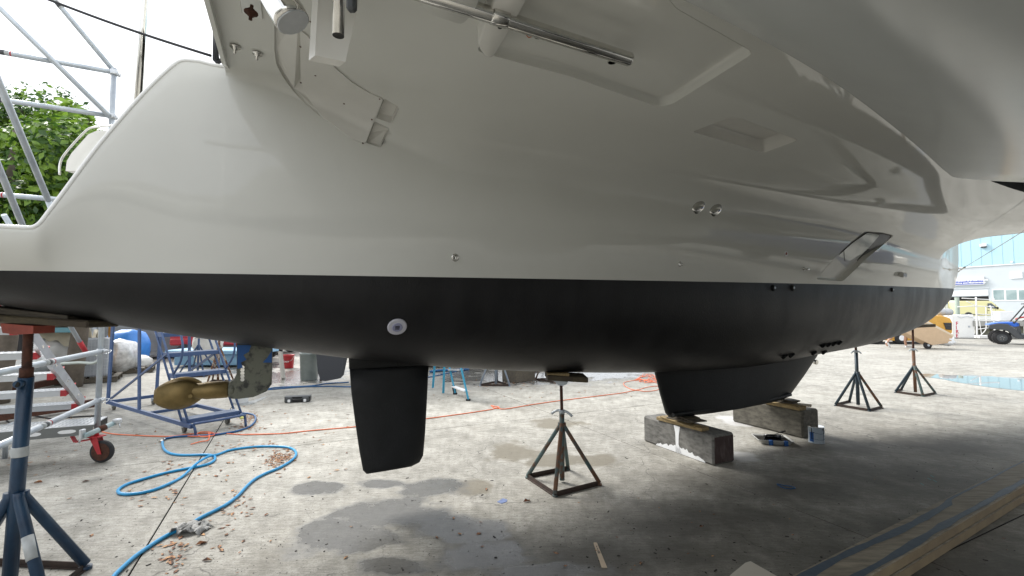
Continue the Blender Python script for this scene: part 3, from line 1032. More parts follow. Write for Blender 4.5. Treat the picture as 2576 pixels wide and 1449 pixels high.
# nacelle under the bridgedeck
we = interp([-5.2, -3.5, -2.47, -1.25, 0.38, 0.9], [2.62, 2.575, 2.48, 2.28, 1.97, 1.87])
def uf(wv):
    return 0.46 + 0.35 * (min(wv, 2 * CW - wv, 2.6) - 1.97)
def nac(s_, q):
    """s_ 0..1 along, q -1..1 across"""
    u = -5.10 + s_ * 5.80
    e = we(min(u, 0.62))
    half = CW - e
    wv = CW + q * half
    uu = min(u, -5.10 + (uf(wv) + 5.10) * s_)
    dep = 0.36 * smooth((u + 5.2) / 0.5) * (1 - 0.25 * smooth(u / 1.0))
    f_ = 0.16 * min(1.0, (1 - abs(q)) / 0.018) ** 0.5 + 0.84 * (1 - abs(q) ** 2.2)
    return B(uu, wv, zd(min(uu, 4)) - dep * f_ + 0.004)
mb = MB()
qs = [math.copysign(1 - (1 - abs(k) / 30) ** 2.2, k) for k in range(-30, 31)]
rows = [[nac(i / 60, q) for q in qs] for i in range(61)]
mb.grid(rows)
# fillet bead where it meets the deck
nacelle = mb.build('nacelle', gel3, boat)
so_ = nacelle.modifiers.new('solid', 'SOLIDIFY'); so_.thickness = 0.02; so_.offset = -1
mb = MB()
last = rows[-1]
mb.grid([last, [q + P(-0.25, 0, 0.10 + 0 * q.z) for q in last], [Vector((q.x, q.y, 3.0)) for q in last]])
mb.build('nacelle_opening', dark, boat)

# ---- mouldings and fittings on the inner side
def at(x, y):
    ut = hit(x, y)
    return SW(*ut), SN(*ut)

def recess(h, name, m, parent):
    mb2 = MB()
    rim = [SW(u, t) for u, t in h['poly']]
    nr = [SN(u, t) for u, t in h['poly']]
    nav = Vector((0, 0, 0))
    for q in nr: nav += q
    nav.normalize()
    c = sum(rim, Vector((0, 0, 0))) / len(rim)
    k0 = [q + nn * 0.0015 for q, nn in zip(rim, nr)]
    k1 = [q - nav * min(0.012, h['depth'] * .3) + (c - q) * 0.01 for q in rim]
    k2 = [c + (q - c) * (h['inset'] + 0.02) - nav * (h['depth'] * 0.85) for q in rim]
    k3 = [c + (q - c) * h['inset'] - nav * h['depth'] for q in rim]
    k3 = [c + (q - c) * (h['inset'] * .97) - nav * h['depth'] for q in rim]
    mb2.grid([k0, k1, k2, k3], True, True)
    mb2.face(range(len(mb2.v) - len(rim), len(mb2.v)), False)
    h['c'], h['n'] = c, nav
    # recalc orientation
    ob = mb2.build(name, m, parent)
    return ob
recess(h_vent, 'vent_recess', gel2, boat)
recess(h_sc1, 'scoop', gel2, boat)
recess(h_sc2, 'scoop', gel2, boat)
recess(h_hol, 'cover_hollow', gel2, boat)
wr = recess(h_win, 'hull_window', gel2, boat)
recess(h_lock, 'locker_recess', dgrey, boat)  # dark grey colour stands in for the shade inside this recess

def panel(sheet, off, th, name, m, parent=boat, r=6, bevel=0.3):
    pts = densify(rounded(sheet, r), 2)
    ut = [hit(x, y) for x, y in pts]
    ut = [q for q in ut if q]
    top = [SW(*q) + SN(*q) * (off + th) for q in ut]
    bot = [SW(*q) + SN(*q) * (off - 0.002) for q in ut]
    # a curved skin: triangulated inside in (u, t)
    co = [Vector(q) for q in ut]
    n0 = len(co)
    us = [q[0] for q in ut]; ts = [q[1] for q in ut]
    for i in range(1, 14):
        for j in range(1, 14):
            u = min(us) + (max(us) - min(us)) * i / 14; t = min(ts) + (max(ts) - min(ts)) * j / 14
            if inpoly(u, t, ut) and min((u-a[0])**2 + (t-a[1])**2 for a in ut) > 1e-4: co.append(Vector((u, t)))
    rv, re, rf, ov, oe, of = delaunay_2d_cdt(co, [(k, (k+1) % n0) for k in range(n0)], [], 1, 1e-7)
    mb2 = MB()
    mb2.v = [SW(q.x, q.y) + SN(q.x, q.y) * (off + th) for q in rv]
    for f_ in rf: mb2.face(f_, True)
    b0 = len(mb2.v)
    mb2.v += top + bot
    for k in range(n0):
        l = (k + 1) % n0
        mb2.face((b0 + k, b0 + l, b0 + n0 + l, b0 + n0 + k))
    return mb2.build(name, m, parent)

def on_plane(x, y, c, n):
    r = ray(x, y)
    o = Vector((0, 0, EYE))
    return o + r * ((c - o).dot(n) / r.dot(n))
# window glass on the recess floor
c_, n_ = h_win['c'] - h_win['n'] * (h_win['depth'] - 0.004), h_win['n']
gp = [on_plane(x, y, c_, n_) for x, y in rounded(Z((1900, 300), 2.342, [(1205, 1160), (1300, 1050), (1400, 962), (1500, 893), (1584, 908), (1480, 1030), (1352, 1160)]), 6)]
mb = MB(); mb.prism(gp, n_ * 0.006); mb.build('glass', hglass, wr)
mb = MB(); mb.prism([on_plane(x, y, c_, n_) for x, y in rounded(Z((1900, 300), 2.342, [(1588, 900), (1672, 914), (1590, 985), (1495, 1065), (1400, 1165), (1345, 1222), (1325, 1195), (1352, 1168)]), 4)], n_ * 0.004)
mb.build('window_side_shade', hgrey, wr)  # dark plate paints in the shadowed side of the recess
mb = MB(); mb.tube(gp + [gp[0]], 0.006, 6, closed=False)
l0 = Z((1900, 300), 2.342, [(1365, 992), (1340, 1010), (1352, 1155)])
mb.tube([on_plane(x, y, c_ + n_ * .01, n_) for x, y in l0], 0.0025, 5)
mb.build('gasket', rubber, wr)
mb = MB()
l0 = Z((1900, 300), 2.342, [(1508, 1008), (1430, 1085)])
mb.tube([on_plane(x, y, c_ + n_ * .01, n_) for x, y in l0], 0.006, 6)
mb.build('catch', blackc, wr)

cover = panel(Z((600, 0), 2.899, [(818, 250), (818, 690), (855, 790), (920, 900), (1000, 1000), (1250, 1183), (1358, 1222), (1438, 1020), (1515, 833), (1400, 783), (1250, 690), (1100, 560), (960, 400), (870, 290)]), 0.002, 0.006, 'access_cover', gel2)
for x, y in Z((600, 0), 2.899, [(813, 385), (941, 631), (818, 693), (1185, 875), (1487, 832), (1420, 1011), (1341, 1219), (900, 170)]):
    q, n = at(x, y)
    mb = MB(); mb.lathe(q + n * 0.008, [(0.0055, 0), (0.0045, 0.002)], n, 10); mb.build('screw', rust, cover)

# large raised panel on the bridgedeck underside (near the top of the picture)
recess(h_big, 'underside_panel', gel, boat)
# bridgedeck centre strip seam next to the nacelle
# rounded pod and bracket moulding near the rail
def slabpx(sheet, z0, z1, name, m, bev=0.01, parent=boat, taper=0.9):
    """moulding hanging under the deck: outline at height z0, smaller at z1 (lower)"""
    mb2 = MB()
    low = [G(x, y, z1) for x, y in rounded(sheet, 14, 5)]
    c = sum(low, Vector((0, 0, 0))) / len(low)
    N = len(low)
    k0 = [Vector((c.x + (q.x-c.x) / taper, c.y + (q.y-c.y) / taper, z0)) for q in low]
    k1 = [Vector((c.x + (q.x-c.x) * 1.0, c.y + (q.y-c.y) * 1.0, z1 + bev)) for q in low]
    k2 = [Vector((c.x + (q.x-c.x) * 0.97, c.y + (q.y-c.y) * 0.97, z1 + bev*.25)) for q in low]
    k3 = [Vector((c.x + (q.x-c.x) * 0.90, c.y + (q.y-c.y) * 0.90, z1)) for q in low]
    mb2.grid([k0, k1, k2, k3], True, True)
    mb2.face(range(len(mb2.v) - N, len(mb2.v)), True)
    return mb2.build(name, m, parent)
pod = slabpx([(1020, -20), (1075, 40), (1165, 70), (1195, 40), (1225, -30), (1180, -120), (1040, -120)], 2.86, 2.72, 'rounded_pod', gel, 0.05, boat, 0.85)
brk = slabpx([(1200, 118), (1222, 150), (1240, 148), (1262, 112), (1315, 20), (1345, -40), (1270, -50), (1235, 20)], 2.86, 2.74, 'bracket_moulding', gel2, 0.02, boat, 0.93)
for x, y in ((1222, 45), (1258, 68)):
    q = G(x, y, 2.739)
    mb = MB(); mb.lathe(q, [(0.010, 0), (0.010, -0.003)], (0, 0, 1), 12); mb.build('drain_hole', dark, brk)
# vertical flap near the stainless tubes
mb = MB()
q = [A(*xy, 1.72) for xy in Z((600, 0), 2.899, [(935, 470), (1195, 525), (1325, -60), (965, -60)])]
mb.prism(q, P(0, 0.05, 0) + P(-0.02, 0))
mb.build('davit_bracket', gel2, boat)
# stainless davit pole with flat end
a = A(737, 56, 1.50)
d = Vector((-0.50, -0.05, 0.86)).normalized()
mb = MB()
mb.tube([a, a + d * 0.02, a + d * 1.2], [0.056, 0.058, 0.058], 28)
pole = mb.build('davit_pole', steel, boat)
mb = MB(); mb.lathe(a - d * 0.004, [(0.052, 0), (0.055, 0.004)], d, 28); mb.build('end_cap', alu, pole)
a = A(851, 90, 1.45)
d = Vector((0, 0, 1))
mb = MB(); mb.tube([a, a + d * 0.9], 0.0185, 20); mb.build('davit_strut', steel, boat)
mb = MB()
c = A(885, 10, 1.40)
mb.box(c, (0.03, 0.03, 0.05), None, 0.008); mb.build('strut_clamp', dgrey, boat)
# bracket end and bolts under the aft beam
mb = MB()
q, n = at(632, 20)
ex = P(1, 0); ey = P(0, 1)
def flatplate(x, y, sx, sy, m, name, parent=boat):
    q, n = at(x, y)
    t1 = (P(1, 0) - n * n.dot(P(1, 0))).normalized(); t2 = n.cross(t1)
    m2 = MB(); m2.box(q + n * 0.004, (sx, sy, 0.006), (t1, t2, n), 0.002)
    return m2.build(name, m, parent), q + n * 0.007, n
bp_, q, n = flatplate(632, 12, 0.085, 0.16, steel, 'backing_plate')
for (x, y, s_) in ((632, 28, 1.25), (592, 115, 1.1), (648, 132, 1.1)):
    q, n = at(x, y)
    mb = MB()
    mb.lathe(q + n * 0.006, [(0.024*s_, 0), (0.023*s_, 0.004), (0.012*s_, 0.005), (0.012*s_, 0.016), (0.006*s_, 0.017), (0.006*s_, 0.036), (0.003, 0.038)], n, 14)
    mb.build('bolt', rust if s_ > 1.2 else steel, boat)
# downward fin of the aft beam ending in a point, with its lip
mb = MB()
e1 = B(-5.17, 0.86, 2.90); 
mb.prism([B(-5.17, 0.80, 2.93), B(-5.17, 2.9, 2.93), B(-5.17, 2.9, 2.86), B(-5.17, 0.95, 2.885)], P(0.02, 0))
mb.build('beam_lip', gel, boat)

# grab rail of stainless tube under the bridgedeck
ra = hit(1590, 150)
rz_ = 2.735
a = G(1586, 150, rz_); b = G(1108, -3, rz_)
dd = (b - a).normalized()
mb = MB()
mb.tube([a, a + dd * 0.008, b + dd * 1.2], [0.027, 0.031, 0.031], 24)
rail = mb.build('grab_rail', steel, boat)
s0 = G(1255, 42, rz_)
mb = MB(); mb.lathe(s0 - dd * 0.045 * 0, [(0.032, -0.04), (0.036, -0.035), (0.036, 0.03), (0.032, 0.035)], dd, 24)
mb.build('rail_sleeve', steel, rail)
for x, y in ((1355, 92), (1540, 157)):
    q = G(x, y, 2.775)
    mb = MB()
    mb.lathe(q, [(0.022, 0), (0.024, 0.006), (0.010, 0.02), (0.010, -0.002)][:3], (0, 0, 1), 14)
    mb.tube([q + Vector((0, 0, 0.0)), q + Vector((0.0, 0.0, 0.03))], 0.02, 12)
    mb.build('rail_foot', steel, rail)
q = G(1338, 92, 2.765)
mb = MB(); mb.tube([q, q + P(-0.015, 0.004, -0.006), q + P(-0.028, 0.0, 0)], 0.0025, 5); mb.build('cable_end', putty, boat)

# through-hull fittings
def fitting(x, y, r_, prof, m, name='skin_fitting', stretch=None):
    q, n = at(x, y)
    mb2 = MB(); mb2.lathe(q, [(a_ * r_, h_ * r_) for a_, h_ in prof], n, 18)
    return mb2.build(name, m, boat), q, n
ring = [(1.0, -0.1), (1.0, 0.12), (0.8, 0.2), (0.55, 0.2), (0.5, 0.05), (0.45, 0.05)]
fitting(1145, 648, 0.028, ring, steel)
q, n = at(1145, 645); mb = MB(); mb.tube([q, q + n * 0.02, q + n * 0.024 + Vector((0, 0, -0.022))], 0.006, 8); mb.build('fitting_hook', steel, boat)
fitting(1711, 664, 0.024, ring, steel)
q, n = at(1711, 662); mb = MB(); mb.tube([q, q + n * 0.02, q + n * 0.024 + Vector((0, 0, -0.02))], 0.006, 8); mb.build('fitting_hook', steel, boat)
fitting(1977, 638, 0.030, ring, white)
fitting(1977, 638, 0.014, [(1, 0), (1, 0.5), (0.8, 0.6)], redb, 'fitting_plug')
q, n = at(2022, 676); mb = MB()
mb.lathe(q, [(0.02, 0), (0.02, 0.01), (0.008, 0.012), (0.008, 0.04)], n, 10); mb.rod(q + n * 0.04 + P(-0.03, 0), q + n * 0.04 + P(0.03, 0), 0.008)
mb.build('t_handle', steel, boat)
q, n = at(2264, 690); mb = MB()
mb.box(q + n * 0.03, (0.11, 0.06, 0.07), (P(1, 0), n, Vector((0, 0, 1))), 0.012); mb.build('sensor_housing', gel2, boat)
for x, y in ((1757, 520), (1800, 527)):       # oval stainless clam-shell vents
    q, n = at(x, y)
    t1 = (Vector((0, 0, 1)) - n * n.z).normalized(); t2 = n.cross(t1)
    t2 = t2 if t2.dot(P(1, 0)) > 0 else -t2
    t1, t2 = (t1 * .85 - t2 * .53), (t2 * .85 + t1 * .53)
    mb = MB()
    rows = []
    for i in range(9):
        a_ = i / 8 * math.pi / 2
        rows.append([q + (t2 * math.cos(k / 20 * 2 * math.pi) * 0.085 + t1 * math.sin(k / 20 * 2 * math.pi) * 0.050) * math.cos(a_) + n * 0.030 * math.sin(a_) + (t2 * 0.5 + t1) * -0.015 * math.sin(a_) for k in range(20)])
    mb.grid(rows, True, True)
    cs = mb.build('clam_shell_vent', steel, boat)
    mb = MB()
    mb.lathe(q + n * 0.002 - t1 * 0.018 - t2 * 0.045, [(0.030, 0), (0.028, 0.014)], n, 14)
    mb.build('vent_mouth', dark, cs)

# fittings on the black bottom
cvu, cfu = [], []
for u in UU: cvu += under(u)
for i in range(len(UU) - 1):
    for j in range(28): cfu.append((i*29 + j, i*29 + j + 1, (i+1)*29 + j + 1, (i+1)*29 + j))
bvu = BVHTree.FromPolygons(cvu, cfu)
def atu(x, y):
    loc, n, i, d_ = bvu.ray_cast(Vector((0, 0, EYE)), ray(x, y))
    if loc is None: return None, None
    if n.dot(Vector((0, 0, EYE)) - loc) < 0: n = -n
    return loc, n
q, n = atu(999, 822)
mb = MB(); mb.lathe(q - n * 0.004, [(0.066, 0), (0.066, 0.008), (0.058, 0.012)], n, 28); an = mb.build('anode', zinc, boat)
mb = MB(); mb.lathe(q, [(0.036, 0.004), (0.036, 0.0105), (0.030, 0.013), (0.024, 0.0095)], n, 24); mb.build('anode_core', zinc2, an)
mb = MB()
for k in (-1, 0, 1):
    t1 = (Vector((0, 0, 1)) - n * n.z).normalized()
    mb.box(q + n * 0.012 + t1 * 0.011 * k, (0.03, 0.004, 0.004), (n.cross(t1), t1, n))
mb.build('anode_slot', blackc, an)
for x, y, r_ in ((1945, 724, 0.035), (1993, 724, 0.035), (2243, 729, 0.03)):
    q, n = atu(x, y)
    mb = MB(); mb.lathe(q - n * 0.004, [(r_, 0), (r_, 0.012), (r_*.75, 0.022), (r_*.45, 0.02)], n, 16)
    ob = mb.build('skin_fitting', fin, boat)
    mb = MB(); mb.lathe(q, [(r_*.4, 0.018), (r_*.35, 0.024)], n, 12); mb.build('fitting_plug', alu, ob)
for x, y in ((2070, 868), (2083, 866), (2096, 864), (2110, 861), (1972, 895), (1990, 892), (2046, 886), (2072, 884)):
    q, n = atu(x, y)
    if q is None: continue
    mb = MB(); mb.box(q + n * 0.012, (0.10, 0.022, 0.03), ((P(1, 0) * .9 + Vector((0, 0, .4))).normalized(), P(0, 1), n), 0.006); mb.build('intake_strainer', fin, boat)
q = wq(2052, 911)
mb = MB(); mb.lathe(q + P(0, -0.02), [(0.03, 0), (0.034, 0.01), (0.034, 0.04), (0.02, 0.045)], P(0, 1), 14); mb.build('keel_pin', steel, boat)

# stem fitting and bobstay wire
q = B(5.86, 0, 2.31)
mb = MB(); mb.tube([q + P(-0.02, 0, 0.03), q + P(0.08, -0.02, 0), q + P(-0.02, 0, -0.05)], 0.012, 8); eye = mb.build('stem_eye', steel, boat)
e = A(2590, 572, 5.2)
d = (e - (q + P(0.07, -.02))).normalized(); s0 = q + P(0.07, -.02)
mb = MB(); mb.tube([s0, s0 + d * 0.28], 0.014, 8); mb.tube([s0 + d * .28, e, e + d * 1.5], 0.005, 6); mb.build('bobstay_wire', steel, boat)

# stern pole, transom hoop, rope at the quarter
mb = MB()
a = A(349, 235, 3.35); b = A(364, 0, 3.35)
mb.tube([a + (a - b) * 1.0, b + (b - a) * 2.5], 0.024, 16)
mb.build('stern_pole', steel, boat)
mb = MB(); o_ = A(-12, 0, 3.35) - A(0, 0, 3.35)
mb.tube([a + (a - b) * 1.0 + o_ * .9, b + (b - a) * 2.5 + o_ * .4], 0.0045, 8)
mb.build('backstay_wire', steel, boat)
mb = MB()
hp = [(150, 440), (151, 412), (165, 385), (215, 330), (240, 320), (300, 318), (330, 350)]
mb.tube(spline([A(x, y, 3.05) for x, y in hp], 5), 0.0065, 10)
mb.build('transom_handrail', steel, boat)
mb = MB()
hp = [(165, 430), (168, 405), (180, 385), (222, 338), (245, 328), (320, 330), (330, 430)]
mb.prism([A(x, y, 3.10) for x, y in hp], (0, 0.12, 0))
mb.build('transom_seat', gel2, boat)
mb = MB()
fl = A(546, 150, 2.78)
mb.box(A(556, 112, 2.80), (0.06, 0.08, 0.09), None, 0.02)
mb.tube([A(540, 55, 2.7), A(541, 100, 2.7), A(540, 150, 2.7), A(547, 158, 2.7), A(556, 152, 2.7), A(566, 147, 2.72)], 0.012, 8)
mb.tube([A(540, 85, 2.69), A(548, 150, 2.69)], 0.009, 8)
mb.build('mooring_line_coil', ropem, boat)
ra_, rb_ = A(120, -2, 2.9), A(530, 140, 2.72)
mb = MB()
pts = [ra_.lerp(rb_, k / 16) + Vector((0, 0, -0.012 * math.sin(math.pi * k / 16))) for k in range(17)]
mb.tube([ra_ + (ra_ - rb_) * .6] + pts, 0.0085, 8)
tag(mb.build('mooring_rope', ropem), 'black rope stretched across the sky from the boat towards the scaffold', 'rope')

# ================================================================== BLOCKS, SHIMS, TRAY, CAN
UPV = Vector((0, 0, 1))
def sleeper(label, near, width, length, height, m, cat='timber block', painted=False):
    """near = bottom near-left corner on the sheet"""
    g0 = G(*near)
    ex, ey = P(1, 0), P(0, 1)
    t = thing('timber_block', label, cat, g0 + ex * width / 2 + ey * length / 2, 0, 'timber blocks under the keel')
    mb = MB()
    c = g0 + ex * width / 2 + ey * length / 2 + UPV * (height / 2 + 0.001)
    mb.box(c, (width, length, height), (ex, ey, UPV), 0.018)
    mb.build('beam', m, t)
    mb = MB()
    mb.box(g0 + ex * width / 2 - ey * 0.002 + UPV * (height / 2), (width - 0.04, 0.006, height - 0.04), (ex, ey, UPV), 0.002)
    mb.build('end_grain', endw if painted else m, t)
    return t, g0, c
b1, g1, c1 = sleeper('grey timber block under the rear of the keel, splashed with white paint on its side', (1795, 1173), 0.315, 1.01, 0.30, woodg, painted=True)
b2, g2, c2 = sleeper('brown rounded timber block under the front of the keel, beside the paint can', (2020, 1104), 0.33, 0.99, 0.335, woodb)
ex, ey = P(1, 0), P(0, 1)
# white paint marks on the first block
mb = MB()
def bside(s_, z_): return g1 + ey * s_ + UPV * z_ - ex * 0.003
mb.prism([bside(*q) for q in ((0.43, 0.295), (0.52, 0.295), (0.50, 0.22), (0.495, 0.10), (0.50, 0.01), (0.41, 0.01), (0.455, 0.10), (0.45, 0.2))], ex * 0.004)
pts = []
rr = random.Random(3)
for k in range(30):
    t_ = 0.10 + 0.7 * k / 29
    pts.append((t_, 0.012 + 0.075 * math.sin(math.pi * k / 29) ** 0.6 * rr.uniform(0.45, 1.0)))
mb.prism([bside(0.1, 0.006)] + [bside(*q) for q in pts] + [bside(0.8, 0.006)], ex * 0.003)
mb.build('paint_splash', white, b1)
mb = MB(); q = g1 + ex * 0.315 + ey * 0.05 + UPV * 0.14
mb.tube(spline([q, q + ex * 0.03 + UPV * 0.01, q + ex * .035, q + ex * 0.01 - UPV * .01], 3), 0.004, 6); mb.build('lifting_loop', steel, b1)

def shim(c, size, ax, m, label, name='shim'):
    mb = MB(); mb.box(c, size, ax, min(size) * 0.15)
    return tag(mb.build(name, m), label, 'wood shim', 'wooden packing between keel and blocks')
def rotax(a):
    return (P(math.cos(a), math.sin(a)), P(-math.sin(a), math.cos(a)), UPV)
kb1 = B(-0.88, 0, 0)
zt = 0.301
shim(Vector((kb1.x, kb1.y, zt + 0.02)) + ey * 0.0, (0.12, 0.62, 0.038), rotax(0.06), woody, 'yellow timber plank lying along the top of the grey block')
shim(Vector((kb1.x, kb1.y, zt + 0.048)) - ex * 0.03, (0.14, 0.50, 0.012), rotax(-0.10), woody, 'thin pale board on the yellow plank of the grey block')
for k in range(4):
    shim(Vector((kb1.x, kb1.y, zt + 0.062 + 0.0125 * k)) + ex * (0.02 + 0.012 * k) - ey * 0.03 * (k % 3), (0.17 + 0.015 * (k % 2), 0.30 + 0.04 * (k % 3), 0.011), rotax(0.18 - 0.16 * k), woodd if k % 2 else wood,
         ['lowest dark shim', 'second shim from below', 'third shim from below', 'topmost shim'][k] + ' in the ragged stack under the rear of the keel')
kb2 = B(0.92, 0, 0)
zt = 0.336
shim(Vector((kb2.x, kb2.y, zt + 0.026)), (0.13, 0.48, 0.050), rotax(-0.05), woody, 'thick yellow timber on the brown block in front')
shim(Vector((kb2.x, kb2.y, zt + 0.056)) - ex * 0.04, (0.16, 0.62, 0.009), rotax(0.5), woody, 'long thin pale board sticking out sideways on the brown block')
for k in range(3):
    shim(Vector((kb2.x, kb2.y, zt + 0.068 + 0.0125 * k)) + ex * 0.03 * k, (0.15, 0.26, 0.011), rotax(0.35 - 0.3 * k), woodd if k % 2 else wood,
         ['lowest', 'middle', 'topmost'][k] + ' dark shim under the front tip of the keel')

# roller tray
tg = G(1943, 1112)
t = thing('roller_tray', 'silver paint tray full of black paint with blue tape on its rim', 'paint tray', tg)
axr = rotax(R(-38) )
cx = tg + UPV * 0.0
def loc(a, b, z=0): return tg + axr[0] * a + axr[1] * b + UPV * z
def trayring(hx, hy, z, n=0): return [loc(*q, z) for q in rounded([(-hx, -hy), (hx, -hy), (hx, hy), (-hx, hy)], 0.02, 3)]
mb = MB()
mb.grid([trayring(0.155, 0.115, 0.003), trayring(0.185, 0.140, 0.052), trayring(0.192, 0.147, 0.053), trayring(0.192, 0.147, 0.048), trayring(0.183, 0.138, 0.046)], True, True)
n = len(mb.v); mb.face(range(n - 16 * 5, n - 16 * 4)) if False else None
mb.build('tray_shell', mat('tray_plastic', (0.50, 0.50, 0.48), 0.35), t)
mb = MB(); rg = trayring(0.180, 0.136, 0.040); mb.v = rg; mb.face(range(len(rg))); mb.build('black_paint', blkpaint, t)
mb = MB()
for a_, b_ in ((-0.06, -0.143), (0.10, -0.143)):
    mb.box(loc(a_, b_, 0.028), (0.04, 0.03, 0.055), axr, 0.002)
mb.build('blue_tape', tape, t)
t2 = thing('paint_roller', 'black soaked paint roller lying in the paint tray', 'paint roller', loc(0, 0, 0.05))
mb = MB(); mb.tube([loc(-0.08, 0.02, 0.062), loc(0.10, 0.03, 0.062)], 0.024, 14); mb.build('roller_sleeve', blkpaint, t2)
mb = MB(); mb.tube([loc(0.10, 0.03, 0.062), loc(0.13, 0.03, 0.066), loc(0.13, 0.09, 0.07), loc(0.06, 0.10, 0.07), loc(0.16, 0.19, 0.075)], 0.004, 6); mb.tube([loc(0.15, 0.18, 0.075), loc(0.22, 0.24, 0.078)], 0.012, 8); mb.build('handle', blackc, t2)
# paint can
cgp = G(2054, 1113)
t = thing('paint_can', 'pale blue-grey paint can with black drips beside the brown block', 'paint can', cgp)
mb = MB(); mb.lathe(cgp, [(0.082, 0.001), (0.084, 0.004), (0.0825, 0.008), (0.0825, 0.182), (0.085, 0.186), (0.085, 0.193), (0.078, 0.194), (0.076, 0.186), (0.068, 0.183)], seg=28); mb.build('can_body', canm, t)
mb = MB(); mb.lathe(cgp, [(0.083, 0.186), (0.0855, 0.188), (0.0855, 0.194), (0.080, 0.1955)], seg=28); mb.build('can_rim', steel, t)
mb = MB(); mb.lathe(cgp, [(0.066, 0.184), (0.064, 0.189)], seg=24); mb.build('lid', white, t)
mb = MB()
def cyl(a_, z_, r_=0.0835): return cgp + Vector((math.sin(a_) * r_, -math.cos(a_) * r_, z_))
for a0, a1, z0_, z1_ in ((0.30, 0.65, 0.16, 0.19), (0.42, 0.50, 0.04, 0.17), (-1.2, -1.1, 0.05, 0.18), (-1.0, -0.7, 0.125, 0.13), (0.6, 0.9, 0.09, 0.094)):
    mb.grid([[cyl(a0 + (a1 - a0) * k / 4, z_) for k in range(5)] for z_ in (z0_, z1_)])
mb.tube([cyl(a_ , 0.15 - 0.03 * math.cos(a_), 0.086) for a_ in [R(d_) for d_ in range(-90, 91, 12)]], 0.0016, 5)
mb.tube([cyl(a_ , 0.07 - 0.02 * math.cos(a_), 0.085) for a_ in [R(d_) for d_ in range(-70, 71, 12)]], 0.0014, 5)
mb.build('paint_drip', blkpaint, t)
mb = MB(); mb.grid([[cyl(-1.5 + 0.6 * k / 4, z_) for k in range(5)] for z_ in (0.02, 0.13)]); mb.build('label_patch', tape, t)

# ================================================================== JACK STANDS
def jack(name, label, base, pipe_top, head, feet, m, pr, legm=None, scr=0.017, attach=None, hand=None, hdir=None, brace=True, feetr=None, headm=rust, group='tripod jack stands holding up the hull', zb=0.02):
    base = Vector(base); pipe_top = Vector(pipe_top); head = Vector(head)
    t = thing(name, label, 'jack stand', base, 0, group)
    mb = MB(); mb.tube([base + UPV * zb, pipe_top], pr, 16); mb.build('centre_pipe', m, t)
    at_ = attach or 0.62
    jn = base.lerp(pipe_top, at_)
    lm = legm or m
    for k, f_ in enumerate(feet):
        f_ = Vector(f_)
        o = (f_ - base); o.z = 0; o = o.normalized() * pr * 0.8
        mb = MB(); mb.tube([jn + o + UPV * 0.03, jn + o * 1.1, f_ + UPV * (pr * 0.9)], pr * 0.80, 10)
        mb.lathe(f_, [(pr * 0.95, 0.0), (pr * 0.95, pr * 0.6)], seg=10)
        mb.build('leg', lm[k % len(lm)] if isinstance(lm, list) else lm, t)
    if brace:
        N = len(feet)
        for k in range(N):
            a_, b_ = Vector(feet[k]), Vector(feet[(k + 1) % N])
            if brace == 'skip' and k == 2: continue
            mb = MB()
            mb.bar(a_ + UPV * 0.022, b_ + UPV * 0.022, 0.006, 0.036)
            mb.bar(a_ + UPV * 0.006, b_ + UPV * 0.006, 0.034, 0.006)
            mb.build('angle_brace', brownst, t)
    ax = (head - pipe_top).normalized()
    L = (head - pipe_top).length
    prof = []
    npitch = max(6, int(L / (scr * 0.42)))
    for k in range(npitch):
        h_ = L * k / npitch
        prof += [(scr, h_), (scr * 0.86, h_ + L / npitch * 0.5)]
    prof.append((scr, L))
    mb = MB(); mb.lathe(pipe_top, [(scr, -0.05)] + prof, ax, 14); mb.build('threaded_screw', rust, t)
    if hand is not None:
        hd = Vector(hdir) if hdir else Vector((1, 0, 0))
        c = Vector(hand)
        mb = MB()
        mb.tube(spline([c - hd * 0.10 - UPV * 0.030, c - hd * 0.06 - UPV * 0.002, c - hd * 0.02 + UPV * 0.008, c + hd * 0.02 + UPV * 0.006, c + hd * 0.06 - UPV * 0.008, c + hd * 0.10 - UPV * 0.038], 3), 0.0115, 10)
        mb.lathe(c - UPV * 0.02, [(scr + 0.012, 0), (scr + 0.012, 0.035)], seg=12)
        mb.build('screw_handle', galv if 'middle' not in name else galv, t)
    return t

# middle stand
bs = G(1414, 1213)
Yb = bs.y
pt = A(1413.5, 1036, Yb + 0.005); hd = A(1411.5, 962, Yb)
f = [G(1327, 1203), G(1396, 1249), G(1508, 1220), G(1429, 1182)]
t = jack('jack_stand', 'worn teal and rust jack stand under the middle of the hull', bs, pt, hd, f, tealr, 0.0235, [tealr, rustb, rustb, tealr], 0.015, 0.80, pt + UPV * 0.005, (0.9, -0.42, 0), brace='skip')
hdz = hd.z
mb = MB(); ex2 = (Vector((0.95, 0.1, -0.12))).normalized()
mb.prism([hd + Vector((-0.10, -0.06, 0.045)), hd + Vector((0.06, -0.06, 0.020)), hd + Vector((0.045, -0.06, -0.008)), hd + Vector((0.012, -0.06, -0.022)), hd + Vector((-0.03, -0.06, -0.018)), hd + Vector((-0.06, -0.06, 0.01))], (0, 0.12, 0))
mb.build('head_plate', galv, t)
mb = MB(); mb.box(hd + Vector((0.045, 0, 0.052)), (0.37, 0.22, 0.048), (Vector((0.98, 0.05, -0.06)).normalized(), Vector((-0.05, 0.99, 0.05)).normalized(), UPV), 0.006)
mb.build('timber_pad', woodd, t)
mb = MB(); mb.box(hd + Vector((-0.035, 0, 0.082)), (0.20, 0.20, 0.028), None, 0.004); mb.build('timber_pad', woody, t, label='yellow upper pad')

# big blue stand on the left
bs = G(24, 1466)
pt = A(66, 948, 2.60); hd = A(72, 828, 2.60)
f = [G(215, 1432), G(108, 1520), G(-120, 1500), G(-70, 1418)]
t = jack('jack_stand', 'big dark blue jack stand with a rusty screw nearest the camera at the left edge', bs, pt, hd, f, bluep, 0.034, None, 0.024, 0.42, None)
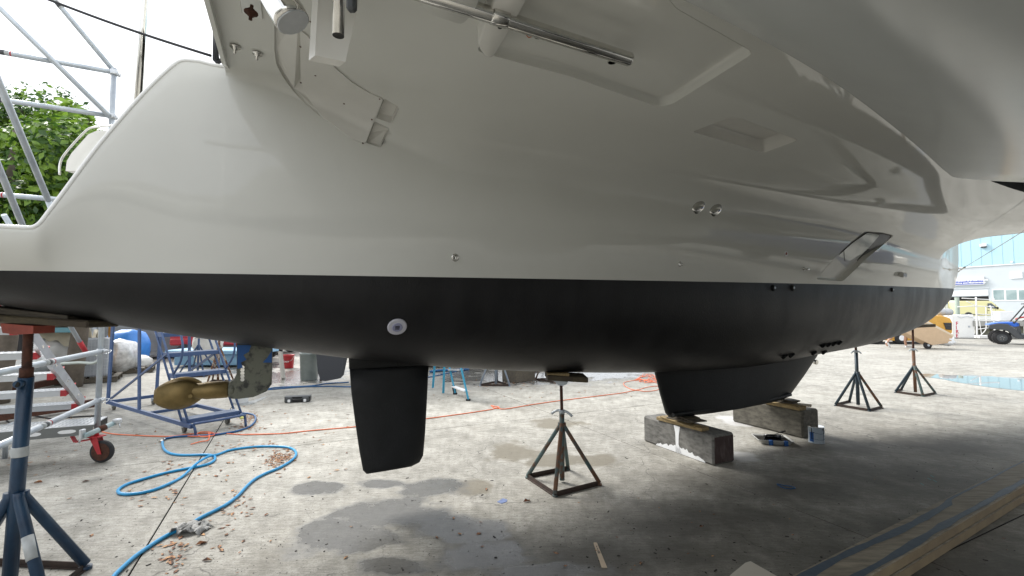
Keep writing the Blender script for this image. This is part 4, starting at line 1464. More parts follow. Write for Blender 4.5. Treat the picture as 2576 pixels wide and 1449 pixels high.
# collar, tapes, head
mb = MB(); d_ = (hd - pt).normalized()
mb.lathe(pt - d_ * 0.006, [(0.030, 0), (0.030, 0.055), (0.026, 0.06)], d_, 16)
mb.build('screw_collar', rust, t)
mb = MB(); mb.tube([pt + Vector((0.0, -0.02, -0.03)), pt + Vector((0.01, -0.055, -0.035))], [0.021, 0.021], 16); mb.build('handle_socket', bluep, t)
mb = MB(); mb.tube([pt + Vector((0.01, -0.054, -0.035)), pt + Vector((0.01, -0.057, -0.035))], 0.015, 16); mb.build('socket_bore', dark, t)
sh = lambda y_: bs.lerp(pt, (A(50, y_, 2.6).z - bs.z) / (pt.z - bs.z))
mb = MB(); q = sh(1141); mb.lathe(q, [(0.0365, -0.026), (0.038, -0.02), (0.037, 0.02), (0.038, 0.03)], seg=18); mb.prism([q + Vector((-0.038, -0.01, .02)), q + Vector((-0.055, -0.01, .01)), q + Vector((-0.05, -0.01, -.02)), q + Vector((-0.036, -0.01, -.01))], (0, .004, 0))
mb.build('tape_band', tapew, t)
lg0, lg1 = sh(1240), Vector(f[1])
mb = MB(); u0, u1 = lg0.lerp(lg1, 0.42), lg0.lerp(lg1, 0.62); mb.tube([u0 + Vector((0.012, -0.012, 0)), u1 + Vector((0.012, -0.012, 0))], 0.0262, 14); mb.build('paper_sticker', tapew, t)
# welded base ring between feet seen at the bottom edge
mb = MB()
hp = hd
mb.prism([hp + Vector((-0.085, -0.07, 0.035)), hp + Vector((0.10, -0.07, 0.02)), hp + Vector((0.10, -0.07, -0.022)), hp + Vector((0.0, -0.07, -0.028)), hp + Vector((-0.07, -0.07, -0.018))], (0, 0.12, 0))
mb.build('head_plate', redb, t)
mb = MB()
mb.box(hp + Vector((0.05, 0.05, 0.050)), (0.62, 0.24, 0.040), (Vector((0.985, 0.10, -0.07)).normalized(), Vector((-0.1, 0.99, 0)).normalized(), UPV), 0.008)
mb.build('timber_pad', woodd, t)
mb = MB()
mb.box(hp + Vector((0.0, 0.08, 0.088)), (0.46, 0.24, 0.036), (Vector((0.98, 0.08, -0.12)).normalized(), Vector((-0.08, 0.99, 0)).normalized(), UPV), 0.004)
mb.build('timber_pad', wood, t)

# two stands on the right
def farstand(px, hy, top_w, feetpx, label, m, legm, handy, ytop):
    bs = G(*px)
    top = A(px[0] - 7, ytop, bs.y - 0.05)
    pt = A(px[0] - 5.5, handy + 8, bs.y - 0.03)
    f = [G(*q) for q in feetpx]
    t = jack('jack_stand', label, bs, pt, top, f, m, 0.026, legm, 0.019, 0.60, pt + UPV * 0.01, (0.97, 0.2, 0), brace='skip')
    return t, top
t3, top3 = farstand((2159, 1021), 0, 0, [(2102, 1021), (2187, 1035), (2218, 1027), (2137, 1012)], 'dark blue jack stand with a white label on its pipe, third from the left', dkteal, [dkteal, dkteal, rustb, dkteal], 877, 862)
mb = MB(); q = Vector(t3.location) + UPV * 0.16; mb.lathe(q, [(0.0275, 0), (0.0275, 0.13)], seg=14); mb.build('paper_label', tapew, t3)
mb = MB(); mb.box(top3 + Vector((0.03, -0.02, 0.05)), (0.40, 0.2, 0.05), (Vector((0.98, 0, 0.22)).normalized(), Vector((0, 1, 0)), Vector((-0.22, 0, 0.98))), 0.006); mb.build('timber_pad', woodd, t3)
t4, top4 = farstand((2303, 989), 0, 0, [(2253, 988), (2322, 998), (2353, 991), (2268, 981)], 'rusty dark jack stand farthest right, under the bow', rustb, [dkteal, tealr, tealr, dkteal], 872, 826)
mb = MB(); mb.box(top4 + Vector((0.05, -0.02, 0.045)), (0.58, 0.2, 0.055), (Vector((0.995, 0, 0.05)).normalized(), Vector((0, 1, 0)), UPV), 0.006)
mb.box(top4 + Vector((-0.06, -0.02, 0.095)), (0.34, 0.18, 0.045), (Vector((0.98, 0, 0.2)).normalized(), Vector((0, 1, 0)), Vector((-.2, 0, .98))), 0.006); mb.build('timber_pad', woodd, t4)

# ================================================================== PLANKS, STICK, CARDBOARD
la, lb = G(1984.6, 1449.5, 0.128), G(2576, 1153.6, 0.128)
dl = (lb - la).normalized(); dn = Vector((dl.y, -dl.x, 0))
ra_ = G(2285, 1449.5)
wd_ = (ra_ - la).dot(dn)
for k, lab in enumerate(('lower of the two long planks lying along the bottom right, pale edge', 'upper of the two long planks at the bottom right, weathered with blue paint streaks')):
    a_ = la - dl * 1.1; b_ = lb + dl * 2.0
    t = thing('long_plank', lab, 'plank', Vector((a_.x, a_.y, 0)), 0, 'long timber planks on the ground')
    z_ = 0.032 + 0.0645 * k
    mb = MB()
    c = (a_ + b_) / 2 + dn * (wd_ / 2 + 0.006 * (1 - k)); c.z = z_
    mb.box(c, ((b_ - a_).length, wd_, 0.061), (dl, dn, UPV), 0.005)
    plankm = MATS.get('plank_board') or mat('plank_board', (0.34, 0.295, 0.225), 0.75, col2=(0.17, 0.15, 0.115), vscale=4.5, thresh=(0.36, 0.66),
                 stretch=((0, 0, -math.atan2(dl.y, dl.x)), (1.0, 7, 7)), bump=0.5, bscale=12)
    edgem = MATS.get('plank_edge') or mat('plank_edge', (0.36, 0.28, 0.17), 0.7, col2=(0.26, 0.2, 0.13), vscale=6, bump=0.2)
    mb.build('board', plankm, t)
    mb = MB(); c2 = c + dn * (wd_ / 2 + 0.0012); mb.box(c2, ((b_ - a_).length - .02, 0.003, 0.052), (dl, dn, UPV)); mb.build('board_edge', edgem, t)
    if k == 1:
        rr = random.Random(5)
        for off0, off1, wv, seg in ((0.055, 0.06, 0.030, 60), (wd_ - 0.028, wd_ - 0.022, 0.022, 60)):
            mb = MB(); L = (b_ - a_).length
            rows = []
            for i in range(seg + 1):
                s_ = L * i / seg
                o0 = off0 + 0.03 * noise.noise(Vector((s_ * 0.9, off0 * 9, 0)))
                ww = wv * (0.55 + 1.1 * abs(noise.noise(Vector((s_ * 1.7, off0 * 5, 3))))) + 0.006 * rr.random()
                if off0 < 0.1 and s_ > 3.1: ww *= 0.35; o0 *= 0.5
                lo, hi = max(0.004, o0 - ww), min(wd_ - 0.004, o0 + ww)
                q = a_ + dl * s_; q.z = z_ + 0.0318
                rows.append([q + dn * lo, q + dn * hi])
            mb.grid(rows, False)
            mb.build('paint_streak', mat('dull_blue_paint', (0.045, 0.07, 0.105), 0.6, col2=(0.075, 0.10, 0.13), vscale=25, bump=.3), t)
        mb = MB()
        for x, y in ((2338, 1205), (2345, 1198), (2352, 1210), (2320, 1218)):
            q = G(x, y, z_ + 0.0335)
            mb.box(q, (0.05, 0.006, 0.002), (Vector((0.3, 0.95, 0)).normalized(), Vector((0.95, -0.3, 0)).normalized(), UPV))
        mb.build('green_paint_fleck', mat('mint_paint', (0.10, 0.32, 0.30), 0.6), t)

mb = MB()
pa, pb = G(1497, 1366), G(1536, 1470)
dd_ = (pb - pa).normalized(); nn_ = Vector((dd_.y, -dd_.x, 0))
prf = [(0, .007), (.004, .011), (.02, .0125), (.08, .0125), (.12, .0135), (.30, .0165)]
mb.prism([pa + dd_ * s_ + nn_ * w_ for s_, w_ in prf] + [pa + dd_ * s_ - nn_ * w_ for s_, w_ in reversed(prf)], UPV * 0.004)
st = tag(mb.build('stir_stick', mat('pale_birch', (0.55, 0.44, 0.32), 0.7, var=0.06)), 'pale wooden paint stirring stick on the concrete at the bottom edge', 'stir stick')
mb = MB()
for k in range(9):
    q = pa + dd_ * (0.045 + 0.008 * k) + UPV * 0.0045
    if k not in (3,): mb.box(q, (0.005, 0.0035 + 0.002 * (k % 3), 0.0004), (dd_, nn_, UPV))
for k in range(8):
    q = pa + dd_ * (0.115 + 0.0035 * k) + UPV * 0.0045
    mb.box(q, (0.0015 if k % 2 else 0.0008, 0.018, 0.0004), (dd_, nn_, UPV))
ob = mb.build('printed_mark', blackc, st, local=True)
for v_ in ob.data.vertices: v_.co -= st.location
mb = MB()
mb.prism([G(*q) for q in ((1836, 1450), (1875, 1418), (1888, 1414), (1962, 1456), (1960, 1500), (1850, 1500))], UPV * 0.006)
tag(mb.build('board_offcut', mat('pale_board', (0.56, 0.52, 0.45), 0.8)), 'pale corner of a flat board lying at the bottom edge beside the planks', 'board')

# ================================================================== HOSES, CORDS
def ground_line(name, sheet, r_, m, label, cat, zz=None, n=5, seg=10):
    pts = []
    for q in sheet:
        h_ = (q[2] if len(q) > 2 else 0) + r_ + 0.001
        pts.append(G(q[0], q[1], 0) + UPV * h_)
    mb = MB(); mb.tube(spline(pts, n), r_, seg)
    return tag(mb.build(name, m), label, cat)
Z7 = lambda l: Z((0, 1200), 2.862, l)
cy = Z7([(1362, 278), (1362, 300), (1378, 345), (1430, 378), (1520, 391), (1640, 390), (1735, 388), (1790, 398), (1803, 425), (1765, 458), (1680, 485), (1540, 510), (1350, 552), (1180, 600), (1060, 640), (992, 685), (1008, 716), (1100, 721), (1250, 697), (1400, 642), (1530, 572)])
cy2 = Z7([(1640, 488), (1740, 425), (1830, 385), (1920, 352), (2050, 330), (2200, 318), (2380, 321), (2462, 345), (2482, 390), (2440, 440), (2340, 500), (2220, 550), (2130, 600), (2060, 665), (1990, 740), (1900, 808), (1800, 862), (1700, 912), (1620, 958), (1530, 1012), (1430, 1055), (1350, 1100), (1250, 1165), (1130, 1250), (1040, 1330), (960, 1410), (900, 1500), (800, 1650)])
cyl_ = [(x, y, 0) for x, y in cy] + [(x, y, 0.022 if k in (0, 1) else 0) for k, (x, y) in enumerate(cy2)]
ground_line('garden_hose', cyl_, 0.0125, hosec, 'bright cyan hose looping across the concrete to the bottom edge', 'hose', n=6, seg=12)
nv = Z7([(1372, 262), (1400, 250), (1470, 238), (1560, 232), (1640, 230), (1800, 220), (1900, 205), (1990, 188), (2090, 152), (2135, 110), (2142, 75), (2120, 50), (2060, 38), (2000, 42), (1960, 30)])
ground_line('garden_hose', nv, 0.013, hoseb, 'navy blue hose curving round leaves beside the blue rolling ladder', 'hose')
mb = MB(); q = G(*Z7([(1366, 270)])[0]) + UPV * 0.014; mb.rod(q - Vector((0.02, -.05, 0)), q + Vector((0.0, -0.05, 0)), 0.017, 10)
tag(mb.build('hose_coupling', steel), 'metal coupling where the cyan hose meets the navy hose', 'coupling')
Z1 = lambda l: Z((700, 980), 3.293, l)
Z2 = lambda l: Z((1200, 1050), 3.22, l)
og = Z7([(855, 190), (950, 209), (1150, 222), (1400, 230), (1520, 220), (1640, 205), (1760, 205), (1900, 206), (2050, 215), (2300, 208)]) + Z1([(0, 972), (400, 962), (700, 932), (1105, 897), (1400, 858), (1815, 815), (1976, 795)]) + \
     Z2([(400, 541), (600, 513), (760, 488), (830, 472), (900, 482), (1150, 441), (1400, 405), (1700, 368), (2000, 330), (2130, 305), (2230, 315), (2340, 300), (2345, 265), (2240, 275), (2130, 302), (2040, 270), (2022, 235), (2090, 215), (2240, 205), (2330, 235)])
ground_line('air_hose', og, 0.0068, orng, 'orange air hose running across the yard behind the rudder', 'hose', n=4, seg=8)
cl = Z7([(1560, 232), (1650, 235), (1760, 232), (1800, 218), (1770, 200), (1690, 198), (1650, 215), (1680, 235), (1750, 235), (1745, 205), (1760, 200), (1755, 240), (1740, 270), (1680, 280), (1600, 302)])
ground_line('air_hose', [(x, y, 0.008) for x, y in cl], 0.0068, orng, 'knotted orange hose bundle next to the navy hose', 'hose', n=4, seg=8)
cl = []
cc = Z2([(2230, 195)])[0]
for k in range(46):
    a_ = k * 0.62
    cl.append((cc[0] + math.cos(a_) * (20 + 9 * math.sin(k * 1.7)) + 6 * math.sin(k * .5), cc[1] + math.sin(a_) * (8 + 3.5 * math.sin(k * 1.1)) , 0.004 * (k % 5)))
ground_line('air_hose', cl, 0.0066, orng, 'tangled coil of orange hose beside the keel', 'hose', n=4, seg=7)
cl = Z2([(768, 448), (800, 455), (845, 465), (830, 478), (800, 470), (775, 455)])
ground_line('hose_hook', cl, 0.007, orng, 'small orange loop on the air hose right of the rudder', 'hose', n=3, seg=7)
cl = Z1([(240, 542), (330, 520), (450, 512), (700, 500), (850, 478), (1000, 470), (1060, 465)])
ground_line('water_hose', cl, 0.012, hoseb, 'upper of two dark blue hoses crossing behind the tool case', 'hose')
cl = Z1([(200, 545), (400, 528), (600, 512), (850, 505), (1060, 510), (1300, 500), (1835, 415), (1976, 385), (2100, 360)])
ground_line('water_hose', cl, 0.012, hoseb, 'lower of two dark blue hoses crossing behind the tool case', 'hose')
cl = [(0, 1045, 0), (12, 1030), (28, 1040), (30, 1070), (60, 1072), (120, 1050), (200, 1040), (258, 1036)]
cl = Z((0, 860), 2.9, [(110, 1118), (60, 1090), (52, 1050), (90, 1010), (180, 1010), (300, 1045), (480, 1075), (560, 1060), (800, 1045), (860, 1050)])
ground_line('power_cord', cl, 0.010, rubber, 'black cord snaking on the ground under the scaffold stair', 'cord')

# rag, plastic scrap, leaves and litter
q = G(*Z7([(1590, 1020)])[0])
t = MB()
rr = random.Random(11)
rows = []
for i in range(15):
    row = []
    for j in range(9):
        x, y = (i / 14 - .5) * 0.24, (j / 8 - .5) * 0.13
        x += 0.03 * noise.noise(Vector((i * .5, j * .5, 1))); y += 0.05 * noise.noise(Vector((i * .4, j * .6, 5)))
        z_ = 0.03 + 0.05 * noise.noise(Vector((i * .45, j * .7, 9)))
        row.append(q + Vector((x, y + 0.10 * x, max(0.006, z_ * (1 - abs(2*x/0.24) ** 3) + 0.006))))
    rows.append(row)
t.grid(rows)
ob = tag(t.build('rag', clothg), 'crumpled grey rag lying over the cyan hose', 'rag')
so_ = ob.modifiers.new('solid', 'SOLIDIFY'); so_.thickness = 0.003
mb = MB(); mb.prism([G(*q) for q in Z2([(825, 1355), (880, 1322), (922, 1335), (918, 1352), (870, 1372)])], UPV * 0.003)
tag(mb.build('blue_wrapper', mat('blue_wrapper', (0.13, 0.18, 0.36), 0.35, var=0.3, vscale=40)), 'small blue wrapper on the concrete in front of the middle jack stand', 'wrapper')
mb = MB(); q = [G(*p) for p in Z((2200, 1200), 2.969, [(228, 652), (290, 665), (345, 672), (388, 688), (350, 694), (290, 688), (240, 664)])]
mb.tube([p + UPV * 0.006 for p in spline(q, 3, True)], 0.004, 6, True)
tag(mb.build('cable_tie', hoseb), 'dark blue looped tie lying on the shaded concrete', 'tie')

def leafmesh(mb, c, s_, a_, rr, curl=0.3):
    x = Vector((math.cos(a_), math.sin(a_), 0)); y = Vector((-math.sin(a_), math.cos(a_), 0))
    n = len(mb.v)
    k1, k2 = rr.uniform(0.1, 1) * curl, rr.uniform(0, 1) * curl
    mb.v += [c - x * s_ + UPV * 0.002, c - x * s_ * .2 + y * s_ * .48 + UPV * s_ * k1, c + x * s_ * .55 + y * s_ * .30 + UPV * s_ * k2, c + x * s_ * 1.1 + UPV * 0.003,
             c + x * s_ * .55 - y * s_ * .30 + UPV * s_ * k1, c - x * s_ * .2 - y * s_ * .48 + UPV * s_ * k2, c + x * s_ * 0.2 + UPV * 0.003]
    for q in ((0, 6, 1), (1, 6, 2), (2, 6, 3), (3, 6, 4), (4, 6, 5), (5, 6, 0)): mb.face([n + i for i in q], False, rr.choice((0, 0, 1, 2)))
rr = random.Random(21)
leafb2 = mat('dry_leaf_pale', (0.44, 0.24, 0.10), 0.7, var=0.2)
leafb3 = mat('dry_leaf_dark', (0.060, 0.030, 0.020), 0.8, var=0.3)
mb = MB()
def scat(cx, cy, sx, sy, n, s0=0.012, s1=0.03):
    for _ in range(n):
        x = rr.gauss(cx, sx); y = rr.gauss(cy, sy)
        if y < 860: continue
        leafmesh(mb, G(x, y) + UPV * rr.uniform(0.001, 0.006), rr.uniform(s0, s1), rr.uniform(0, 6.28), rr)
scat(712, 1150, 16, 9, 130, 0.012, 0.026); scat(690, 1165, 14, 8, 60, .010, .022)
scat(628, 1052, 14, 9, 150, 0.012, 0.024); scat(618, 1075, 20, 5, 60)
scat(640, 1120, 40, 12, 30); scat(530, 1350, 60, 40, 22, .012, .028); scat(440, 1390, 16, 34, 40, .012, .03)
scat(600, 1270, 22, 22, 26, .012, .026); scat(480, 1185, 45, 18, 26); scat(400, 1240, 60, 12, 18)
for _ in range(240): scat(rr.uniform(0, 880), 880 + 330 * rr.random() ** 1.2, 1, 1, 1, .012, .032)
for _ in range(70): scat(rr.uniform(1090, 1600), rr.uniform(938, 1010), 1, 1, 1, .015, .035)
scat(1270, 965, 40, 5, 40, .015, .04)
for _ in range(20): scat(rr.uniform(0, 1700), rr.uniform(1200, 1449), 1, 1, 1, .010, .024)
for _ in range(60): scat(rr.uniform(1500, 2576), rr.uniform(900, 1440), 1, 1, 1, .006, .014)
mb.build('leaf_litter', [leafb, leafb2, leafb3], kind='stuff', label='brown fallen leaves scattered over the concrete')
mb = MB()
for _ in range(1500):
    x, y = rr.uniform(0, 2576), 900 + 549 * rr.random() ** 0.8
    c = G(x, y); s_ = rr.choice((1, 1, 1, 1, 2.2)) * rr.uniform(0.0012, 0.0036)
    a_ = rr.uniform(0, 3.1)
    mb.box(c + UPV * s_ * .3, (s_ * rr.uniform(1, 4), s_, s_ * .6), (Vector((math.cos(a_), math.sin(a_), 0)), Vector((-math.sin(a_), math.cos(a_), 0)), UPV))
for _ in range(150):
    s_ = rr.uniform(0, 3.2); c = la + dl * s_ - dn * abs(rr.gauss(0.02, 0.06)); c.z = 0
    a_ = rr.uniform(0, 3.1); k = rr.uniform(.002, .008)
    mb.box(c + UPV * .002, (k * rr.uniform(1, 5), k, k * .6), (Vector((math.cos(a_), math.sin(a_), 0)), Vector((-math.sin(a_), math.cos(a_), 0)), UPV))
mb.build('paint_flakes', debris, kind='stuff', label='dark specks of dirt and paint chips on the concrete')
big_leaves = [((506, 1369), .034, .6, 'curled orange-brown leaf right beside the grey rag'), ((520, 1411), .030, 0.1, 'flat brown leaf just below the rag'), ((95, 1215), .034, .2, 'long pale brown leaf near the left stand'),
              ((670, 1296), .022, 1.4, 'reddish leaf standing right of the cyan hose'), ((1205, 1343), .024, .7, 'bright orange leaf on the dark damp patch'), ((1213, 1376), .015, .4, 'small brown leaf below the orange one'),
              ((1325, 1262), .03, .3, 'dark curled leaf left of the blue wrapper'), ((230, 1348), .024, 2., 'brown leaf between the left stand and the hose'), ((1765, 1325), .02, .2, 'orange flat leaf in the shade right of centre'),
              ((870, 1404), .02, 1.2, 'upright brown leaf below the rudder, near the bottom edge'), ((215, 1212), .03, .3, 'dark brown leaf under the scaffold wheel'), ((390, 1087), .03, 2.5, 'brown leaf above the orange hose')]
for (px, s_, a_, lab) in big_leaves:
    mb = MB(); leafmesh(mb, G(*px) + UPV * 0.001, s_, a_, rr, 0.7)
    tag(mb.build('fallen_leaf', [leafb, leafb2, leafb3]), lab, 'leaf', 'larger fallen leaves on the concrete')

# ================================================================== SCAFFOLD TOWER
pb_ = G(240, 1163)
t = thing('scaffold_tower', 'silver aluminium scaffold tower on a red castor wheel left of the stern', 'scaffold', Vector((pb_.x, pb_.y, 0)))
px_, py_ = pb_.x, pb_.y
def vert(x, y, z0, z1, r_=0.0255): 
    m2 = MB(); m2.tube([Vector((x, y, z0)), Vector((x, y, z1))], r_, 14); return m2
zt_ = A(287, 158, 4.68).z
o = vert(px_, py_, 0.30, zt_).build('standard', galv, t)
far = Vector((px_, py_, 0)) + P(0, -2.7)
vert(far.x, far.y, 0.3, zt_ + 0.5).build('standard', galv, t)
f3 = Vector((px_, py_, 0)) + P(-1.9, 0.0); f4 = far + P(-1.9, 0)
vert(f3.x, f3.y, 0.3, zt_ + .4).build('standard', galv, t); vert(f4.x, f4.y, 0.3, zt_ + .4).build('standard', galv, t)
def tube_on(name, a_, b_, r_=0.0245, m=galv, ext=0.0):
    d_ = (b_ - a_).normalized()
    m2 = MB(); m2.tube([a_, b_ + d_ * ext], r_, 14); return m2.build(name, m, t)
POST = Vector((px_, py_, 0))
for y_ in (884, 1007, 182, 292, 512):
    z_ = A(262, y_, py_).z
    a_ = POST + UPV * z_; b_ = far + UPV * z_
    if y_ < 600: b_ = POST + P(-1.9, 0, z_)
    ob = tube_on('ledger', a_, b_)
    m2 = MB(); m2.lathe(POST + UPV * (z_ - 0.03), [(0.034, 0), (0.037, 0.01), (0.037, 0.045), (0.034, 0.055)], seg=14)
    m2.tube([POST + UPV * z_ + P(0.02, -0.03), POST + UPV * z_ + P(0.03, 0.06)], 0.018, 8)
    m2.tube(spline([POST + UPV * z_ + P(0.03, 0.0), POST + UPV * (z_ + .01) + P(0.085, 0.01), POST + UPV * (z_ - .02) + P(0.07, -0.03), POST + UPV * (z_ - .02) + P(0.02, -0.03)], 3), 0.0035, 6)
    m2.build('coupler', alu, t)
    mm = a_.lerp(b_, 0.40 if y_ > 600 else 0.42)
    d_ = (b_ - a_).normalized()
    m2 = MB(); m2.tube([mm, mm + d_ * 0.012], 0.0254, 14); m2.build('red_band', red, ob)
    m2 = MB(); m2.tube([mm + d_ * 0.02, mm + d_ * 0.16], 0.0252, 14); m2.build('sticker', tapew, ob)
    m2 = MB(); m2.tube([mm + d_ * 0.05, mm + d_ * 0.10], 0.0254, 14); m2.build('printed_band', dgrey, ob)
def AV(x, y, v_):
    r = ray(x, y); t_ = v_ / (-r.x * SA + r.y * CA)
    return Vector((r.x * t_, r.y * t_, EYE + r.z * t_))
vp_ = PV((px_, py_))[1]
for (x1, y1, Y1, x2, y2, Y2) in ((275, 292, AV(275, 292, vp_ - .06).y, -20, 2, AV(-20, 2, vp_ - .06).y), (286, 178, AV(286, 178, vp_ + .05).y, 128, -12, AV(128, -12, vp_ + .05).y), (122, 505, 4.3, -10, 190, 3.3), (62, 580, 4.4, -12, 400, 3.6)):
    ob = tube_on('diagonal_brace', A(x1, y1, Y1), A(x2, y2, Y2), 0.0245, galv, 1.2)
    if (x1, y1) == (122, 505):
        pass
    if (x1, y1) == (286, 178):
        a_, b_ = A(x1, y1, Y1), A(x2, y2, Y2); d_ = (b_ - a_).normalized(); mm = a_.lerp(b_, .82)
        m2 = MB(); m2.tube([mm, mm + d_ * 0.10], 0.0252, 14); m2.build('sticker', tapew, ob)
        m2 = MB(); m2.tube([mm + d_ * .02, mm + d_ * 0.08], 0.0254, 14); m2.build('printed_band', dgrey, ob)
        m2 = MB(); m2.tube([mm + d_ * .11, mm + d_ * 0.13], 0.0252, 14); m2.build('red_band', red, ob)
# continuation of the braces hidden behind the hull side
for (x1, y1, Y1, x2, y2, Y2) in ((122, 505, 4.3, 190, 700, 4.7), (62, 580, 4.4, 140, 760, 4.8)):
    tube_on('diagonal_brace', A(x1, y1, Y1), A(x2, y2, Y2))
# castor
wc = G(256, 1163) + UPV * 0.112
wx = P(0.35, 0.94).normalized()      # wheel axle direction
m2 = MB(); m2.lathe(wc - wx * 0.022, [(0.085, 0), (0.108, 0.004), (0.112, 0.012), (0.112, 0.032), (0.108, 0.040), (0.085, 0.044)], wx, 28)
cw = m2.build('castor_tyre', rubber, t)
m2 = MB()
m2.lathe(wc - wx * 0.026, [(0.022, 0), (0.022, 0.052)], wx, 14)
sx_, sy_ = frame(wx)
for k in range(4):
    a_ = k * math.pi / 2 + .5
    dsp = sx_ * math.cos(a_) + sy_ * math.sin(a_)
    m2.bar(wc - wx * 0.002 + dsp * 0.01, wc - wx * 0.002 + dsp * 0.088, 0.03, 0.022, wx)
n = 24
m2.lathe(wc - wx * 0.025, [(0.088, 0), (0.078, 0.002), (0.078, 0.01), (0.088, 0.012)], wx, 24)
m2.build('wheel_hub', rust, cw)
m2 = MB()
topc = POST + UPV * 0.265
for s_ in (-1, 1):
    q = wc + wx * 0.033 * s_
    m2.prism([q + Vector((-0.02, 0, -0.02)), q + Vector((0.02, 0, -0.02)), Vector((topc.x + .03, topc.y, .262)) + wx * 0.033 * s_, Vector((topc.x - .05, topc.y, .262)) + wx * 0.033 * s_], wx * 0.005 * s_)
m2.box(topc, (0.12, 0.10, 0.012), None, 0.003)
m2.tube([topc, topc + UPV * 0.06], 0.019, 10)
m2.bar(topc + Vector((-0.02, -0.04, -0.02)), topc + Vector((-0.12, -0.10, -0.03)), 0.05, 0.008)
m2.bar(topc + Vector((-0.12, -0.10, -0.03)), topc + Vector((-0.16, -0.10, 0.03)), 0.04, 0.008)
m2.build('castor_fork', red, t)
m2 = MB(); q0, q1 = A(208, 1098, 4.30), A(296, 1062, 4.75)
q0.z = 0.36; q1.z = 0.44
q0 = POST + P(-0.03, -0.28, 0.35); q1 = POST + P(0.05, 0.30, 0.45)
q0 = A(212, 1097, 4.45); q1 = A(292, 1062, 4.72)
m2.tube([q0, q1], 0.024, 12); m2.build('outrigger_stub', mat('cyan_worn_tube', (0.32, 0.46, 0.50), 0.5, col2=(0.5, 0.52, 0.5), vscale=10), t)
m2 = MB(); m2.box(q0 + Vector((-0.02, 0, 0.02)), (0.03, 0.05, 0.09), None, .006); m2.box(q1 + Vector((0.01, 0, 0.01)), (0.06, 0.07, 0.05), None, .01)
m2.tube([q0 + Vector((-.02, 0, 0)), q0 + Vector((-.03, -.02, -.06))], .008, 6); m2.tube([q1 + Vector((.03, 0, 0)), q1 + Vector((.06, -.02, -.05))], .006, 6); m2.build('clamp', alu, t, kind='stuff')
m2 = MB(); m2.lathe(q0.lerp(q1, .55) , [(0.029, -.03), (0.031, 0.0), (.029, .03)], (q1 - q0).normalized(), 12); m2.build('rusty_clamp', rust, t)

# scaffold stair (thing hung in the tower)
A0, A1 = A(65, 824, 4.0), A(207, 1014, 5.5)
t = thing('scaffold_stair', 'aluminium scaffold stair with chequer plate treads and red ends', 'stairs', Vector((A1.x, A1.y, 0)))
m2 = MB(); d_ = (A1 - A0).normalized()
m2.bar(A0 - d_ * 0.9, A1, 0.035, 0.115, P(0, 0.2, 1)); st1 = m2.build('stringer', alu, t)
m2 = MB(); off = P(-0.95, 0)
m2.bar(A0 - d_ * 0.9 + off, A1 + off, 0.035, 0.115, P(0, 0.2, 1)); m2.build('stringer', alu, t)
for k in range(5):
    q = A0.lerp(A1, 0.2 + 0.33 * k / 1.5) - d_.cross(P(1, 0)).normalized() * 0
    m2 = MB(); m2.lathe(q + P(0.018, 0), [(0.016, 0), (0.016, .004)], P(1, 0), 10); m2.build('rivet', steel, st1)
cheq = mat('chequer_plate', (0.52, 0.54, 0.56), 0.4, 0.5, bump=0.3, bscale=160)
for fr_ in (-0.24, 0.0, 0.26, 0.52, 0.76, 0.985):
    q = A0.lerp(A1, fr_)
    c = q + off / 2
    m2 = MB(); m2.box(c, (0.90, 0.21, 0.010), (P(1, 0), P(0, 1), UPV), 0.002)
    m2.box(c - P(0, 0.10) - UPV * 0.03, (0.90, 0.006, 0.055), (P(1, 0), P(0, 1), UPV))
    tr = m2.build('tread', cheq, t)
    m2 = MB()
    for i in range(20):
        for j in range(5):
            s_ = 1 if (i + j) % 2 else -1
            cc_ = c + P(-0.42 + 0.044 * i, -0.085 + 0.042 * j) + UPV * 0.0065
            m2.box(cc_, (0.026, 0.006, 0.004), ((P(1, s_)).normalized(), P(-s_, 1).normalized(), UPV))
    m2.build('chequer_lugs', cheq, tr, kind='stuff')
    m2 = MB(); m2.prism([q + P(-0.005, -0.12, -0.06), q + P(-0.005, 0.11, -0.01), q + P(-0.005, 0.13, 0.05), q + P(-0.005, 0.06, 0.008), q + P(-0.005, -0.12, 0.004)], P(-0.05, 0)); m2.build('tread_bracket', red, tr)
m2 = MB(); a_, b_ = A(172, 812, 5.2), A(215, 884, 5.5)
m2.tube([a_ + (a_ - b_) * 3, b_], 0.022, 10); ob = m2.build('handrail', galv, t)
m2 = MB(); m2.tube([a_.lerp(b_, .65), b_.lerp(a_, -.06)], 0.026, 10); m2.build('handrail_end', red, ob)
# platform deck at the foot of the tower
q = A(235, 1069, 4.72)
t = thing('scaffold_deck', 'grey perforated scaffold platform with two oval hand slots near the castor', 'platform', Vector((q.x, q.y, 0)))
c = q + P(-0.95, 0.20)
m2 = MB(); m2.box(c, (1.9, 0.40, 0.012), (P(1, 0), P(0, 1), UPV), 0.002); dk = m2.build('deck_sheet', alu, t)
m2 = MB(); m2.box(c - P(0, 0.205) - UPV * 0.045, (1.9, 0.006, 0.095), (P(1, 0), P(0, 1), UPV)); m2.box(c + P(0, 0.205) - UPV * 0.045, (1.9, 0.006, 0.095), (P(1, 0), P(0, 1), UPV)); m2.build('side_channel', mat('dull_channel', (0.16, 0.17, 0.17), 0.45, 0.5), t)
for u_ in (-0.20, -0.46):
    m2 = MB(); cc_ = q + P(u_, -0.0085, -0.045)
    m2.prism([cc_ + P(0.05 * math.cos(R(a_)) + (0.02 if math.cos(R(a_)) > 0 else -0.02), 0, 0.018 * math.sin(R(a_))) for a_ in range(0, 360, 20)], P(0, -0.001)); m2.build('hand_slot', white, t)
m2 = MB()
